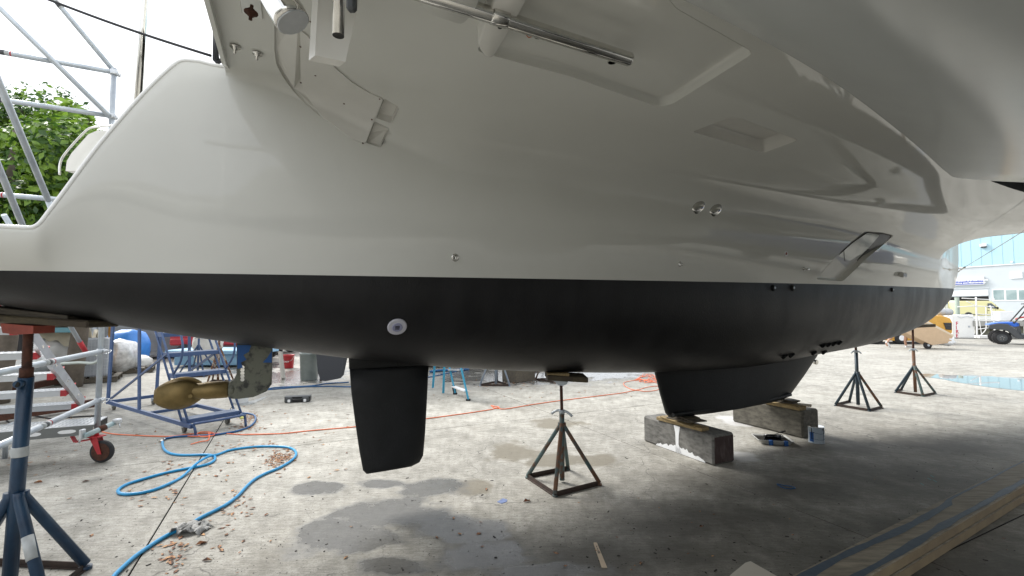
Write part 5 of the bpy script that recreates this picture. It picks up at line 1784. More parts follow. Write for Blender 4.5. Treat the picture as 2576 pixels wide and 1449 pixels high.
for i in range(44):
    for j in range(9):
        s_ = 1 if (i + j) % 2 else -1
        m2.box(c + P(-0.92 + 0.042 * i, -0.17 + 0.042 * j) + UPV * 0.0075, (0.030, 0.006, 0.004), (P(1, s_).normalized(), P(-s_, 1).normalized(), UPV))
m2.build('tread_lugs', cheq, t, kind='stuff')
for dx in (-0.9, -1.85):
    m2 = MB(); m2.tube([q + P(dx, -.2, -0.06), q + P(dx, 0.9, -0.06)], .022, 8); m2.tube([q + P(dx, .65, -.06), Vector((*(q + P(dx, .65)).xy, 0.0))], .022, 8); m2.build('support_leg', galv, t)

# ================================================================== BLUE ROLLING LADDER
def rolling_ladder(label, F, cdir, width, nst, rise, run, z0, baseL, group):
    """F: floor point under the left end of the first step; cdir climbing direction; width towards tdir"""
    c = Vector((*cdir, 0)).normalized(); tt = Vector((-c.y, c.x, 0))
    if tt.y < 0: tt = -tt
    t = thing('rolling_ladder', label, 'rolling ladder', F, 0, group)
    def L(a_, b_, z_): return F + c * a_ + tt * b_ + UPV * z_
    for k in range(nst):
        z_ = z0 + rise * k
        m2 = MB(); m2.box(L(run * k + 0.09, width / 2, z_ - 0.027), (0.20, width, 0.054), (c, tt, UPV), 0.004)
        st = m2.build('step', bluel, t)
        m2 = MB(); m2.box(L(run * k + 0.09, width / 2, z_ + 0.0015), (0.185, width - 0.02, 0.003), (c, tt, UPV)); m2.build('tread_surface', bluet, st)
    ztop = z0 + rise * (nst - 1)
    for b_ in (0, width):
        m2 = MB(); m2.tube([L(-0.02, b_, z0 - 0.03), L(run * (nst - 1), b_, ztop - 0.0)], 0.014, 10)
        m2.build('stringer', bluel, t)
        m2 = MB(); m2.tube([L(0.16, b_, z0 - 0.03), L(run * (nst - 1) + 0.20, b_, ztop)], 0.014, 10)
        m2.build('stringer', bluel, t)
        m2 = MB(); m2.tube(spline([L(0.02 + run * 2, b_, z0 + rise * 2), L(run * 2 - 0.22, b_, z0 + rise * 2 + 0.28), L(run * 2.4 - .1, b_, z0 + rise * 2 + 0.75), L(run * (nst - 1), b_, ztop + 0.9), L(run * (nst - 1) + .5, b_, ztop + 0.9)], 4), 0.014, 10)
        m2.build('handrail', bluel, t)
        m2 = MB(); m2.bar(L(-0.12, b_, 0.13), L(baseL, b_, 0.13), 0.035, 0.05); m2.build('base_rail', bluel, t)
        m2 = MB(); m2.bar(L(baseL, b_, 0.1), L(baseL * .96, b_, ztop), 0.035, 0.035); m2.build('rear_post', bluel, t)
        m2 = MB(); m2.bar(L(baseL * .55, b_, 0.15), L(run * (nst - 1), b_, ztop - .1), 0.03, 0.03); m2.build('brace', bluel, t)
        m2 = MB(); m2.bar(L(baseL * .95, b_, 0.2), L(run * 3, b_, z0 + rise * 3), 0.025, 0.025); m2.build('brace', bluel, t)
        for a_ in (0.22, baseL - 0.06):
            q = L(a_, b_ + (0.06 if b_ == 0 else -0.06), 0)
            m2 = MB(); m2.lathe(q + UPV * 0.05 - tt * 0.018, [(0.035, 0), (0.050, 0.004), (0.050, 0.032), (0.035, 0.036)], tt, 16)
            wh = m2.build('castor_wheel', mat('grey_rubber', (0.12, 0.115, 0.10), 0.7) if 'grey_rubber' not in MATS else MATS['grey_rubber'], t)
            m2 = MB(); m2.box(q + UPV * 0.085, (0.05, 0.06, 0.05), (c, tt, UPV), .004); m2.build('castor_fork', galv, wh)
    m2 = MB(); m2.bar(L(baseL, 0, 0.13), L(baseL, width, 0.13), 0.035, 0.05); m2.build('rear_base_rail', bluel, t)
    m2 = MB(); m2.bar(L(baseL * .45, 0, 0.13), L(baseL * .45, width, 0.13), 0.035, 0.04); m2.build('cross_rail', bluel, t)
    m2 = MB(); m2.tube(spline([L(-0.14, 0.04, 0.005), L(-0.15, 0.03, 0.08), L(-0.13, 0.02, 0.15), L(-0.16, 0.06, 0.165), L(-0.19, width * .5, 0.165), L(-0.17, width - 0.06, 0.165), L(-0.14, width - 0.01, 0.14), L(-0.15, width, 0.005)], 4), 0.016, 10); m2.build('front_bumper', bluel, t)
    return t, L
Fp = G(484, 1094)
t, L = rolling_ladder('tall blue rolling ladder with four visible steps behind the propeller', Vector((-4.08, 5.80, 0)), (-0.84, 0.54), 0.64, 9, 0.265, 0.215, 0.20, 2.75, 'blue rolling ladders')
m2 = MB(); m2.lathe(L(-.16, .58, .13), [(.02, 0), (.025, .02), (.012, .05)], (0.3, -.6, .2), 8); m2.build('yellow_pedal', mat('pale_yellow', (.7, .72, .25), .5), t)

# worn rust-and-white stands and a blue stand behind the ladder
def simple_stand(x, y, h_, label, m, legm, spread=0.28, rot=0.0, nleg=3):
    bs = G(x, y)
    f = [bs + Vector((math.cos(rot + k * 2 * math.pi / nleg), math.sin(rot + k * 2 * math.pi / nleg), 0)) * spread for k in range(nleg)]
    return jack('jack_stand', label, bs, bs + UPV * h_ * .72, bs + UPV * h_, f, m, 0.024, legm, 0.017, 0.8, bs + UPV * h_ * .74, (1, 0, 0), group='jack stands standing under the boats behind', zb=0.02)
rw_ = mat('rusty_white_paint', (0.38, 0.34, 0.30), 0.7, col2=(0.14, 0.06, 0.03), vscale=14, thresh=(0.42, 0.52))
simple_stand(548, 962, 1.35, 'rusty white jack stand just left of the saildrive leg', rw_, rw_, .30, .4)
simple_stand(497, 945, 1.25, 'bright blue jack stand seen through the rolling ladder', bluel, bluel, .42, .9, 4)
simple_stand(1247, 968, 1.45, 'pale blue jack stand on the leaf-strewn ground right of the cyan stepladder', mat('pale_blue_stand', (.22, .30, .42), .5, col2=(.35, .38, .42), vscale=9), MATS['pale_blue_stand'] if 'pale_blue_stand' in MATS else bluel, .36, 3.6)
simple_stand(1385, 958, 1.40, 'white jack stand with a rusty brace left of the middle stand', rw_, rw_, .35, 2.8)
simple_stand(1340, 935, 1.40, 'small blue jack stand farther back under the neighbouring boat', bluel, bluel, .30, 0.2)
q0, q1 = G(1725, 942), G(1775, 942)
m2 = MB(); m2.bar(q0 + UPV * .02, q1 + UPV * .02, .03, .04); tag(m2.build('steel_foot_rail', rust), 'rusty steel bar on the ground left of the keel', 'steel bar')

# cyan stepladder
t = thing('stepladder', 'cyan fibreglass stepladder behind the rudder showing two legs', 'stepladder', G(1160, 1000))
r0, l0 = G(1178, 1008), G(1145, 992)
rt, lt = A(1159.8, 927, r0.y + 0.12), A(1131, 927, l0.y + 0.12)
for a_, b_ in ((r0, rt), (l0, lt)):
    d_ = (b_ - a_); top_ = a_ + d_ * 3.2
    m2 = MB(); m2.bar(a_ + UPV * .02, top_, 0.07, 0.028, (1, 0.2, 0)); rl = m2.build('rail', cyanp, t)
    m2 = MB(); m2.box(a_ + UPV * .015, (.08, .05, .03), None, .005); m2.build('rubber_foot', rubber, rl)
for s_ in (0.30, 0.95, 1.6, 2.25, 2.9):
    a_, b_ = r0 + (rt - r0) * s_, l0 + (lt - l0) * s_
    m2 = MB(); m2.bar(a_, b_, 0.08, 0.022); m2.build('step', white if s_ < .5 else alu, t)
for a_, b_ in ((r0, rt), (l0, lt)):
    base = a_ + Vector((-0.55, .75, 0)); top_ = a_ + (b_ - a_) * 3.1
    m2 = MB(); m2.bar(base, top_, 0.04, 0.025); m2.build('rear_rail', cyanp, t)
m2 = MB(); m2.bar(l0 + UPV * .01 + Vector((.0, 0, 0)), l0 + (lt - l0) * .35, .045, .045); m2.build('foot_boot', rubber, t)

# tool case
q = G(748, 1012)
t = thing('tool_case', 'closed black plastic tool case with two white latches on the concrete', 'tool case', q, R(14))
m2 = MB(); m2.box((0, 0.05, .042), (.34, .13, .080), None, .012); m2.build('case_shell', blackc, t, local=True)
m2 = MB(); m2.box((0, 0.05, .084), (.35, .135, .008), None, .003); m2.box((-.11, -.02, .045), (.09, .03, .07), None, .008); m2.box((.11, -.02, .045), (.09, .03, .07), None, .008); m2.build('lid', dgrey, t, local=True)
for x in (-.105, .105):
    m2 = MB(); m2.box((x, -.038, .03), (.035, .008, .04), None, .003); m2.build('latch', white, t, local=True)
m2 = MB(); m2.tube([(-.06, -.02, .05), (-.06, -.045, .05), (.06, -.045, .05), (.06, -.02, .05)], .009, 8); m2.build('handle', blackc, t, local=True)
t.scale = (1.2, 1.1, 1.15)

# buckets, drum, planks behind
def bucket(x, y, r_, h_, m, label, name='bucket', hn=True, cat='bucket'):
    q = G(x, y)
    t = thing(name, label, cat, q)
    m2 = MB(); m2.lathe(q, [(r_*.85, .002), (r_*.87, .01), (r_, h_*.93), (r_*1.04, h_*.94), (r_*1.04, h_), (r_*.97, h_), (r_*.84, .03)], seg=22); m2.build('body', m, t)
    if hn:
        m2 = MB(); m2.tube(spline([q + Vector((-r_*1.04, 0, h_*.9)), q + Vector((-r_*.8, -r_*.7, h_*.6)), q + Vector((0, -r_*1.1, h_*.5)), q + Vector((r_*.8, -r_*.7, h_*.6)), q + Vector((r_*1.04, 0, h_*.9))], 4), .004, 6); m2.build('handle', steel, t)
    return t
bucket(725, 926, .15, .37, red, 'red bucket with white lettering behind the saildrive leg')
q = G(722, 926)
for k, z_ in ((0, .26), (1, .17)):
    ob = text_mesh('lettering', ('HOME', 'BUCKET')[k] if False else ('HOMER', 'BUCKET')[k] if False else 'BUCKET', 0.06, white, None, (q.x - .10, q.y - .152, z_), (1, 0, 0), (0, 0, 1)) if k == 1 else None
    if ob is not None:
        ob.parent = bpy.data.objects['bucket']; ob.location = -Vector(bpy.data.objects['bucket'].location); 
bucket(605, 1013, .13, .26, white, 'white plastic bucket behind the foot of the rolling ladder')
bucket(777, 955, .205, .62, mat('galvanised_drum', (.17, .20, .19), .45, .4, col2=(.28, .31, .30), vscale=3, bump=.2), 'tall galvanised metal drum beside a black rudder', 'drum', False, 'drum')
m2 = MB(); a_ = G(713, 953); m2.bar(a_ + UPV * .0, A(705, 885, a_.y + .2), .045, .12, (0, 1, 0)); tag(m2.build('white_board', mat('offwhite_board', (.50, .47, .42), .7, var=.1)), 'pale board leaning upright in front of the red bucket', 'board')
m2 = MB(); a_ = G(1300, 966); m2.box(a_ + Vector((0.05, .5, .28)), (.62, .45, .56), rotax(.3), .01); tag(m2.build('timber_crate', wood), 'weathered timber block among stands behind the pale blue jack stand', 'block')
rr = random.Random(4)
t = thing('timber_pile', 'dark stack of timber and rubbish under the neighbouring boat right of the rudder', 'timber pile', G(1180, 925))
for k in range(16):
    a_ = G(1080 + 11 * (k % 6) * 2, 928 - 1.2 * (k % 3)) + UPV * (.06 + .09 * (k // 4)) + Vector((0, .5, 0))
    m2 = MB(); m2.box(a_ + Vector((.3, .2 * rr.random(), 0)), (1.9 * rr.uniform(.6, 1), .22, .085), rotax(rr.uniform(-.5, 0)), .005); m2.build('timber', woodd, t)
ground_line('blue_line', [(1082, 938), (1105, 935), (1140, 934), (1180, 932)], .03, hoseb, 'dark blue hose coil on the ground right of the rudder', 'hose')
m2 = MB(); q = [G(*p) for p in ((600, 1018), (640, 1006), (676, 996), (662, 1004), (640, 1014), (615, 1020))]
m2.prism(q, UPV * .004); tag(m2.build('plastic_sheet', mat('grey_sheet', (.3, .31, .3), .5, var=.4, vscale=20)), 'crumpled plastic sheet on the ground under the saildrive leg', 'plastic sheet')

# neighbouring boats: black rudder and hull above
def yacht(label, c, ang, Lh, beam, zb, m_top, rud=True):
    t = thing('sailing_yacht', label, 'yacht', Vector((c[0], c[1], 0)), 0)
    ax = Vector((math.cos(ang), math.sin(ang), 0)); ay = Vector((-ax.y, ax.x, 0))
    def Q(u, w_, z_): return Vector((c[0], c[1], 0)) + ax * u + ay * w_ + UPV * z_
    top, bot = [], []
    for i in range(25):
        s_ = i / 24; u = (s_ - .5) * Lh
        b_ = beam / 2 * (math.sin(math.pi * min(1, .12 + s_ * .88)) ** .6 if s_ < 1 else 0) + .01
        k_ = zb + .75 * (abs(s_ - .45) / .55) ** 2.6
        wl = zb + .72
        row = []
        for k in range(-8, 9):
            a_ = abs(k) / 8 * math.pi / 2
            row.append(Q(u, math.copysign(b_ * math.sin(a_) ** .9, k) if k else 0, min(wl, k_ + (wl - min(k_, wl)) * (1 - math.cos(a_)))))
        bot.append(row)
        top.append([row[0], Q(u, -b_ * 1.08, wl + .6), Q(u, -b_ * 1.05, wl + 1.25), Q(u, -b_ * .9, wl + 1.3), Q(u, b_ * .9, wl + 1.3), Q(u, b_ * 1.05, wl + 1.25), Q(u, b_ * 1.08, wl + .6), row[-1]])
    m2 = MB(); m2.grid(bot); m2.build('bottom', blackp, t)
    m2 = MB(); m2.grid(top); m2.build('topsides', m_top, t)
    m2 = MB(); m2.box(Q(-Lh * .08, 0, zb + 2.35), (Lh * .35, beam * .5, .6), (ax, ay, UPV), .15); m2.build('coachroof', m_top, t)
    m2 = MB(); m2.prism([Q(-.9, -.08, zb + .2), Q(.8, -.08, zb + .2), Q(.6, -.08, .32), Q(-.5, -.08, .32)], ay * .16); m2.build('keel', blackp, t)
    for u_ in (-Lh * .3, Lh * .28):
        for s_ in (-1, 1):
            m2 = MB(); m2.tube([Q(u_, s_ * beam * .45, 0), Q(u_, s_ * beam * .3, zb + .45)], .03, 8); m2.build('prop_stand', rust, t)
    return t, Q
nb, Q = yacht('white catamaran hull standing beyond the propped hull, black rudder showing', (-1.4, 12.6), AL, 12.0, 1.7, 1.35, gel)
m2 = MB(); rp_ = [(795, 880), (799, 935), (806, 957), (818, 959), (850, 953), (858, 945), (872, 880)]
m2.prism([A(x, y, 9.6) for x, y in rp_], (0.02, .10, 0)); m2.build('rudder', mat('slate_antifouling', (.035, .038, .045), .5), nb)
# unseen yacht added behind the camera to cut sky light on the stern
yacht('large white yacht, unseen, added behind the viewer to block sky light', tuple(P(-6.8, -3.4).xy), AL + R(90), 12.0, 3.8, 0.9, gel)

# ================================================================== CLUTTER BEYOND THE STERN (left)
def ctr(x, yb, half, lift=0.0):
    Y = G(x, yb).y + half
    return Vector((A(x, 800, Y).x, Y, lift))
def drape(name, label, cat, base, size, m, amp=.12, seed=0, power=.6, mats2=None, group=None, freq=2.2, top=None):
    """soft covered heap resting on the ground"""
    mb = MB()
    mb.blob(base + UPV * size[2] * .5, (size[0]/2, size[1]/2, size[2]/2), 26, amp, freq, seed, 0.005, power)
    return tag(mb.build(name, m), label, cat, group)
drape('silver_bundle', 'shiny silver wrapped bundle on the ground left of the rolling ladder', 'bundle', ctr(303, 945, .35), (.80, .8, .86), starp, .14, 3, .85)
drape('blue_bundle', 'bright blue tarpaulin bundle behind the silver one', 'bundle', ctr(326, 930, .4, .06), (.95, .9, 1.0), btarp, .12, 8, .8)
drape('white_bundle', 'white foot of a wrapped bundle between the silver and blue ones', 'bundle', ctr(345, 936, .35), (.7, .7, .40), wcl, .12, 5, .85)
# covered boat and grey tarpaulin
t = thing('covered_boat', 'low boat under a sagging grey tarpaulin left of the rolling ladder', 'covered boat', G(390, 905) + Vector((0, 1.5, 0)))
q = Vector(t.location)
mb = MB()
rows = []
for i in range(31):
    u = (i / 30 - .5) * 6.5
    row = []
    for k in range(19):
        a_ = math.pi * k / 18
        wv = 1.35 * math.cos(a_) * (1 - .25 * (2 * i / 30 - 1) ** 4)
        z_ = .25 + 1.45 * math.sin(a_) ** .35 + .07 * noise.noise(Vector((i * .5, k * .7, 2)))
        row.append(q + P(u, wv + .10 * noise.noise(Vector((i * .7, k * .3, 8))), z_))
    rows.append(row)
mb.grid(rows); mb.build('tarpaulin', gtarp, t)
mb = MB(); mb.box(q + UPV * .2, (6.0, 2.0, .3), (P(1, 0), P(0, 1), UPV), .08); mb.build('hull_bottom', white, t)
for u in (-2.6, -1, .8, 2.5):
    mb = MB(); mb.box(q + P(u, -1.3, .45), (.05, .03, .9), (P(1, 0), P(0, 1), UPV), .004); mb.build('tie_strap', blackc, t)
# beige canvas over a grey box, pallets, white sacks
qb = G(175, 958)
mb = MB(); c = ctr(180, 955, .6); mb.box(c + UPV * .62, (.85, .9, 1.24), rotax(.2), .04)
tag(mb.build('grey_crate', mat('grey_bin', (.33, .35, .36), .6, var=.12)), 'big grey plastic bin under the beige canvas', 'bin')
mb = MB()
rows = []
for i in range(22):
    row = []
    for k in range(14):
        u, v_ = i / 21 - .5, k / 13 - .5
        edge = max(abs(u) * 2, abs(v_) * 2)
        z_ = 1.33 - (max(0, edge - .72) / .28) ** 1.3 * (.45 + .5 * noise.noise(Vector((u * 5, v_ * 5, 1)))) + .03 * noise.noise(Vector((u * 9, v_ * 9, 4)))
        row.append(c + rotax(.2)[0] * (u * 1.15 - .1) + rotax(.2)[1] * (v_ * 1.2 - .1) + UPV * z_)
    rows.append(row)
mb.grid(rows); tag(mb.build('canvas_sheet', canv), 'beige canvas sheet draped over the grey bin', 'canvas')
mb = MB(); a_, b_ = A(215, 812, c.y - .3), A(268, 812, c.y + .1)
a_ = c + Vector((-.5, -.2, 1.42)); b_ = c + Vector((1.1, .3, 1.40)); mb.tube([a_, b_], .10, 16)
tag(mb.build('canvas_roll', canv), 'rolled beige canvas lying on top of the bin', 'canvas roll')
def pallet(q, label, n=6):
    t = thing('pallet', label, 'pallet', q, 0, 'wooden pallets')
    ax = rotax(.15)
    for k in range(n):
        m2 = MB(); m2.box(q + ax[0] * (-.45 + .9 * k / (n - 1)) + UPV * .115, (.11, 1.0, .022), ax, .003); m2.build('slat', wood, t)
    for k in (-1, 0, 1):
        m2 = MB(); m2.box(q + ax[1] * .45 * k + UPV * .055, (1.0, .09, .09), ax, .004); m2.build('bearer', wood, t)
    return t
pallet(ctr(236, 966, .4), 'weathered pallet under the wire crate near the scaffold post')
pallet(G(268, 948) + Vector((-.2, .9, 0)), 'weathered pallet behind, nearer the silver bundle')
t = thing('wire_crate', 'grey wire mesh crate on a pallet behind the scaffold post', 'crate', ctr(236, 966, .4, .13))
q = Vector(t.location)
m2 = MB(); m2.box(q + UPV * .42, (.62, .62, .82), rotax(.15), .02); m2.build('liner', mat('grey_liner', (.40, .42, .45), .7, var=.15, vscale=5), t)
m2 = MB()
ax = rotax(.15)
for k in range(12):
    m2.box(q - ax[1] * .325 + ax[0] * (-.32 + .64 * k / 11) + UPV * .42, (.007, .007, .86), ax)
    m2.box(q - ax[1] * .328 + UPV * (.01 + .83 * k / 11), (.66, .007, .007), ax)
m2.build('mesh', alu, t, kind='stuff')
drape('white_sacks', 'pile of white cloth sacks behind the scaffold stair', 'sack', ctr(150, 958, .45), (.75, .8, .95), wcl, .2, 13, .7)
drape('white_sack', 'folded white cloth pile at the far left behind the treads', 'sack', ctr(105, 975, .4), (.75, .7, .6), wcl, .15, 17, .6)
drape('dark_bale', 'black wrapped bale behind the big blue stand', 'bale', ctr(75, 960, 1.2), (.7, .9, 1.5), mat('black_wrap', (.02, .022, .028), .35, bump=1.0, bscale=14), .1, 19, .5)
# yellow pallet racking with shelves
t = thing('pallet_rack', 'yellow-post pallet rack with blue and white beams at the far left', 'rack', G(45, 985) + Vector((0, 1.2, 0)))
q = Vector(t.location)
ory = mat('rack_yellow', (.55, .27, .05), .5, var=.1)
for dx, dy in ((0, 0), (0, .8), (-2.4, 0), (-2.4, .8)):
    m2 = MB(); m2.box(q + Vector((dx, dy, 1.1)), (.075, .06, 2.2), None, .006); up = m2.build('upright', ory, t)
    if dy == 0:
        m2 = MB()
        for k in range(20): m2.box(q + Vector((dx + .0, dy - .031, .25 + .09 * k)), (.014, .004, .02))
        m2.build('slot_row', dark, up, kind='stuff')
for z_, m_ in ((.45, ory), (1.15, mat('beam_teal', (.10, .28, .34), .5)), (1.42, white), (1.9, white)):
    m2 = MB(); m2.box(q + Vector((-1.2, -.0, z_)), (2.35, .05, .11), None, .006); m2.build('beam', m_, t)
    m2 = MB(); m2.box(q + Vector((-1.2, .4, z_ + .06)), (2.3, .75, .02), None); m2.build('shelf', woodd, t)
# rusty rails and dinghy tube near the foot of the stair
for k, (x0, y0, x1, y1, z_) in enumerate(((0, 978, 245, 903, .0), (0, 1040, 235, 985, .0))):
    a_, b_ = G(x0 - 30, y0 + 30), G(x1, y1 + 45)
    m2 = MB(); m2.bar(a_ + UPV * (.10), b_ + UPV * .10, .10, .12); tag(m2.build('steel_beam', rust), ('rear', 'front')[k] + ' rusty steel beam lying behind the scaffold stair', 'steel beam', 'rusty beams behind the stair')
a_, b_ = G(-40, 1010) + UPV * .42, G(240, 958) + UPV * .42
m2 = MB(); m2.tube([a_, b_], .06, 14); ob = m2.build('padded_tube', mat('grey_carpet', (.17, .18, .18), .95, var=.5, vscale=60, bump=.6, bscale=80))
tag(ob, 'grey carpet-covered trailer bunk behind the stair', 'trailer bunk')
for s_ in (.25, .9):
    m2 = MB(); q = a_.lerp(b_, s_); m2.bar(Vector((q.x, q.y, 0)), q - UPV * .05, .05, .05); m2.build('bunk_post', rust, ob, local=True)
    for v_ in bpy.data.objects[-1].data.vertices if False else []: pass
for ch in ob.children:
    for v_ in ch.data.vertices: v_.co -= ob.location
m2 = MB(); q = A(245, 905, 6.6)
hp = [(176, 902), (215, 889), (244, 893), (251, 900), (236, 913), (200, 912), (150, 914), (120, 905)]
m2.tube(spline([A(x, y, 6.4) for x, y in hp], 4), .02, 8); tag(m2.build('bent_tube_frame', mat('pale_green_tube', (.42, .46, .42), .4)), 'pale bent tube frame resting on the grey trailer bunk', 'tube frame')

# red utility carts in the distance under the hull
def cart(x, y, label, L_=2.6, num=None, m=red, rz=0.0):
    q = G(x, y)
    t = thing('utility_cart', label, 'utility cart', q, rz, 'red utility carts behind the rolling ladder')
    m2 = MB(); m2.box((0, 0, .62), (L_, 1.2, .22), None, .04); m2.build('chassis', m, t, local=True)
    m2 = MB(); m2.prism([(-L_/2, -.55, .7), (-L_/2, -.55, 1.15), (-L_/2 + .5, -.55, 1.2), (-L_/2 + .85, -.55, .75)], (0, 1.1, 0)); m2.build('hood', m, t, local=True)
    m2 = MB(); m2.box((.3, 0, .95), (.6, 1.0, .12), None, .04); m2.box((.62, 0, 1.2), (.12, 1.0, .5), None, .04); m2.build('seat', dgrey, t, local=True)
    m2 = MB(); m2.box((L_/2 - .45, 0, .95), (.9, 1.15, .3), None, .03); m2.build('cargo_box', m, t, local=True)
    for dx in (-L_*.33, L_*.33):
        for dy in (-.58, .58):
            m2 = MB(); m2.lathe((dx, dy - .09, .28), [(.15, 0), (.27, .01), (.28, .05), (.28, .13), (.27, .17), (.15, .18)], (0, 1, 0), 20); wh = m2.build('wheel', rubber, t, local=True)
            m2 = MB(); m2.lathe((dx, dy - .095, .28), [(.13, 0), (.12, .19)], (0, 1, 0), 14); m2.build('rim', white, wh, local=True)
    if num:
        m2 = MB(); m2.box((L_/2 - .45, -.60, 1.0), (.34, .012, .30)); pl = m2.build('number_plate', white, t, local=True)
        ob = text_mesh('numeral', num, .30, blackc, None, (L_/2 - .54, -.612, .90), (1, 0, 0), (0, 0, 1)); ob.parent = pl
    return t
cart(575, 906, 'red utility cart with a white number 2 plate behind the rolling ladder', 3.0, '2')
cart(655, 889, 'red cart with a dark tyre just left of the saildrive leg', 2.6)
m2 = MB(); q = G(520, 925); m2.box(q + Vector((.1, .6, .42)), (2.6, 1.2, .12), None, .02); m2.box(q + Vector((.1, .6, .2)), (2.2, 1.0, .3), None, .02)
tag(m2.build('flat_trailer', mat('pale_blue_deck', (.25, .45, .65), .5)), 'low pale blue flat trailer in front of the red carts', 'trailer')
drape('white_cover', 'white sheeted outboard on the trailer behind the ladder', 'cover', A(522, 862, 12.0) - UPV * .5, (.7, .5, .9), wcl, .3, 23, .9)
# far row of sheds/boats closing the horizon on the left
mb = MB(); mb.box(P(-6, 34, 1.6), (34, .3, 3.2), (P(1, 0), P(0, 1), UPV)); 
fen = thing('boundary_wall', 'pale low wall and sheds closing the yard far behind the ladder', 'wall', P(-6, 34, 0))
mb.build('wall_panel', mat('pale_wall', (.40, .41, .40), .8, var=.1, vscale=.6), fen)

# ================================================================== TREES
def tree(label, base, h_, cr, nl, m, seed, name='broadleaf_tree', leaf=.11, group='trees behind the stern', centre=None):
    t = thing(name, label, 'tree', base, 0, group)
    r_ = random.Random(seed)
    m2 = MB()
    m2.tube(spline([base, base + Vector((.1, .05, h_ * .25)), base + Vector((-.1, .1, h_ * .5)), base + Vector((.05, 0, h_ * .75))], 4), [.17 - .012 * k for k in range(13)][:13], 10)
    m2.build('trunk', bark, t)
    blobs_ = []
    C = base + UPV * (h_ * .62)
    for k in range(15):
        d_ = Vector((r_.gauss(0, 1), r_.gauss(0, 1), r_.gauss(0, .8))).normalized()
        rr_ = r_.uniform(.45, 1.0)
        p_ = C + Vector((d_.x * cr[0], d_.y * cr[1], d_.z * cr[2])) * rr_
        blobs_.append((p_, r_.uniform(.30, .55) * min(cr)))
    m2 = MB()
    for p_, rb in blobs_:
        s_ = base + Vector((0, 0, h_ * r_.uniform(.3, .6)))
        md = s_.lerp(p_, .5) + Vector((r_.uniform(-.2, .2), r_.uniform(-.2, .2), -.1))
        m2.tube(spline([s_, md, p_], 4), [.05 * (1 - .085 * k) for k in range(9)], 6)
        for q_ in range(4):
            e_ = p_ + Vector((r_.gauss(0, 1), r_.gauss(0, 1), r_.gauss(0, 1))).normalized() * rb
            m2.tube([md.lerp(p_, .7), e_], [.016, .006], 5)
    m2.build('limbs', bark, t)
    m2 = MB()
    for k in range(nl):
        p_, rb = blobs_[r_.randrange(len(blobs_))]
        d_ = Vector((r_.gauss(0, 1), r_.gauss(0, 1), r_.gauss(0, 1))).normalized()
        c_ = p_ + d_ * rb * r_.uniform(.35, 1.15) ** .6
        nn = (d_ + Vector((r_.gauss(0, .6), r_.gauss(0, .6), r_.gauss(.5, .5)))).normalized()
        x_, y_ = frame(nn)
        a_ = r_.uniform(0, 6.28)
        X = x_ * math.cos(a_) + y_ * math.sin(a_); Y = nn.cross(X)
        s_ = leaf * r_.uniform(.55, 1.15)
        n = len(m2.v)
        m2.v += [c_ - X * s_, c_ + Y * s_ * .48 - X * s_ * .1 + nn * s_ * .12, c_ + X * s_ * .9, c_ - Y * s_ * .48 - X * s_ * .1 + nn * s_ * .12]
        m2.face((n, n+1, n+2), False, k % 2 if k % 3 else 0); m2.face((n, n+2, n+3), False, k % 2 if k % 3 else 0)
    m2.build('foliage', m, t, kind='stuff')
    return t
q = A(70, 380, 7.8); tree('leafy bright green tree behind the scaffold and the stern', Vector((q.x - .3, q.y, 0)), 6.3, (1.6, 1.4, 1.5), 26000, [leafg, leafd], 2, leaf=.085)
q = A(40, 330, 10.5); tree('taller darker tree with fine leaves at the far left', Vector((q.x - .6, q.y, 0)), 8.2, (1.6, 1.6, 2.1), 22000, [leafd, leafg], 5, leaf=.08)
q = A(-140, 400, 8.5); tree('dense bush-like tree at the left edge of the view', Vector((q.x, q.y, 0)), 6.0, (1.9, 1.6, 2.0), 16000, [leafd, leafg], 9, leaf=.10)
q = A(215, 300, 9.5); tree('small tree with large round leaves just beside the stern edge', Vector((q.x, q.y, 0)), 7.6, (1.0, .9, 1.1), 4200, [leafg, leafg], 12, leaf=.13)

# ================================================================== BUILDING AND VEHICLES (right)
PW = 115.0
def W(x, y, dp=0.0):
    r = ray(x, y)
    t_ = (PW - dp) / (r.x * CA + r.y * SA)
    return Vector((r.x * t_, r.y * t_, EYE + r.z * t_))
wx_, wup = P(0, -1), UPV                      # to the right along the facade, up
t = thing('warehouse', 'long warehouse with pale blue corrugated cladding above a grey wall', 'building', P(PW, -20, .7))
zb_ = W(2440, 671).z
def wallbox(v0, v1, z0, z1, m, name, proud=0.0, th=.3, par=None):
    m2 = MB(); m2.box(P(PW + th / 2 - proud, (v0 + v1) / 2, (z0 + z1) / 2), (th, abs(v1 - v0), z1 - z0), (P(1, 0), P(0, 1), UPV)); return m2.build(name, m, par or t)
vR, vL = -95, PV(W(2409, 700))[1] + 0.0
wallbox(vR, vL + 25, .6, zb_, wallg, 'lower_wall')
m2 = MB()
n = 0
pts_t = []
v_ = vR
zt2 = 27.0
k = 0
prof_ = []
while v_ < vL + 25:
    prof_.append((v_, 0.09 if k % 2 == 0 else 0.13)); v_ += .7; prof_.append((v_, 0.09 if k % 2 == 0 else 0.13)); k += 1
m2.grid([[P(PW - d_, q_, zb_ + .02) for q_, d_ in prof_], [P(PW - d_, q_, zt2) for q_, d_ in prof_]], False)
m2.build('corrugated_cladding', wallb, t)
wallbox(vR, vL + 25, zb_ - .12, zb_ + .02, white, 'trim_band', .14)
def rect(x0, y0, x1, y1, m, name, proud, th=.1, par=None):
    a_, b_ = W(x0, y1), W(x1, y0)
    return wallbox(PV(a_)[1], PV(b_)[1], a_.z, b_.z, m, name, proud, th, par)
rect(2360, 745, 2487, 775, dark, 'garage_opening', .02, .05)
rect(2360, 729, 2486, 746, white, 'roller_door', .10, .1)
rect(2360, 724, 2488, 729, white, 'door_lintel', .14, .1)
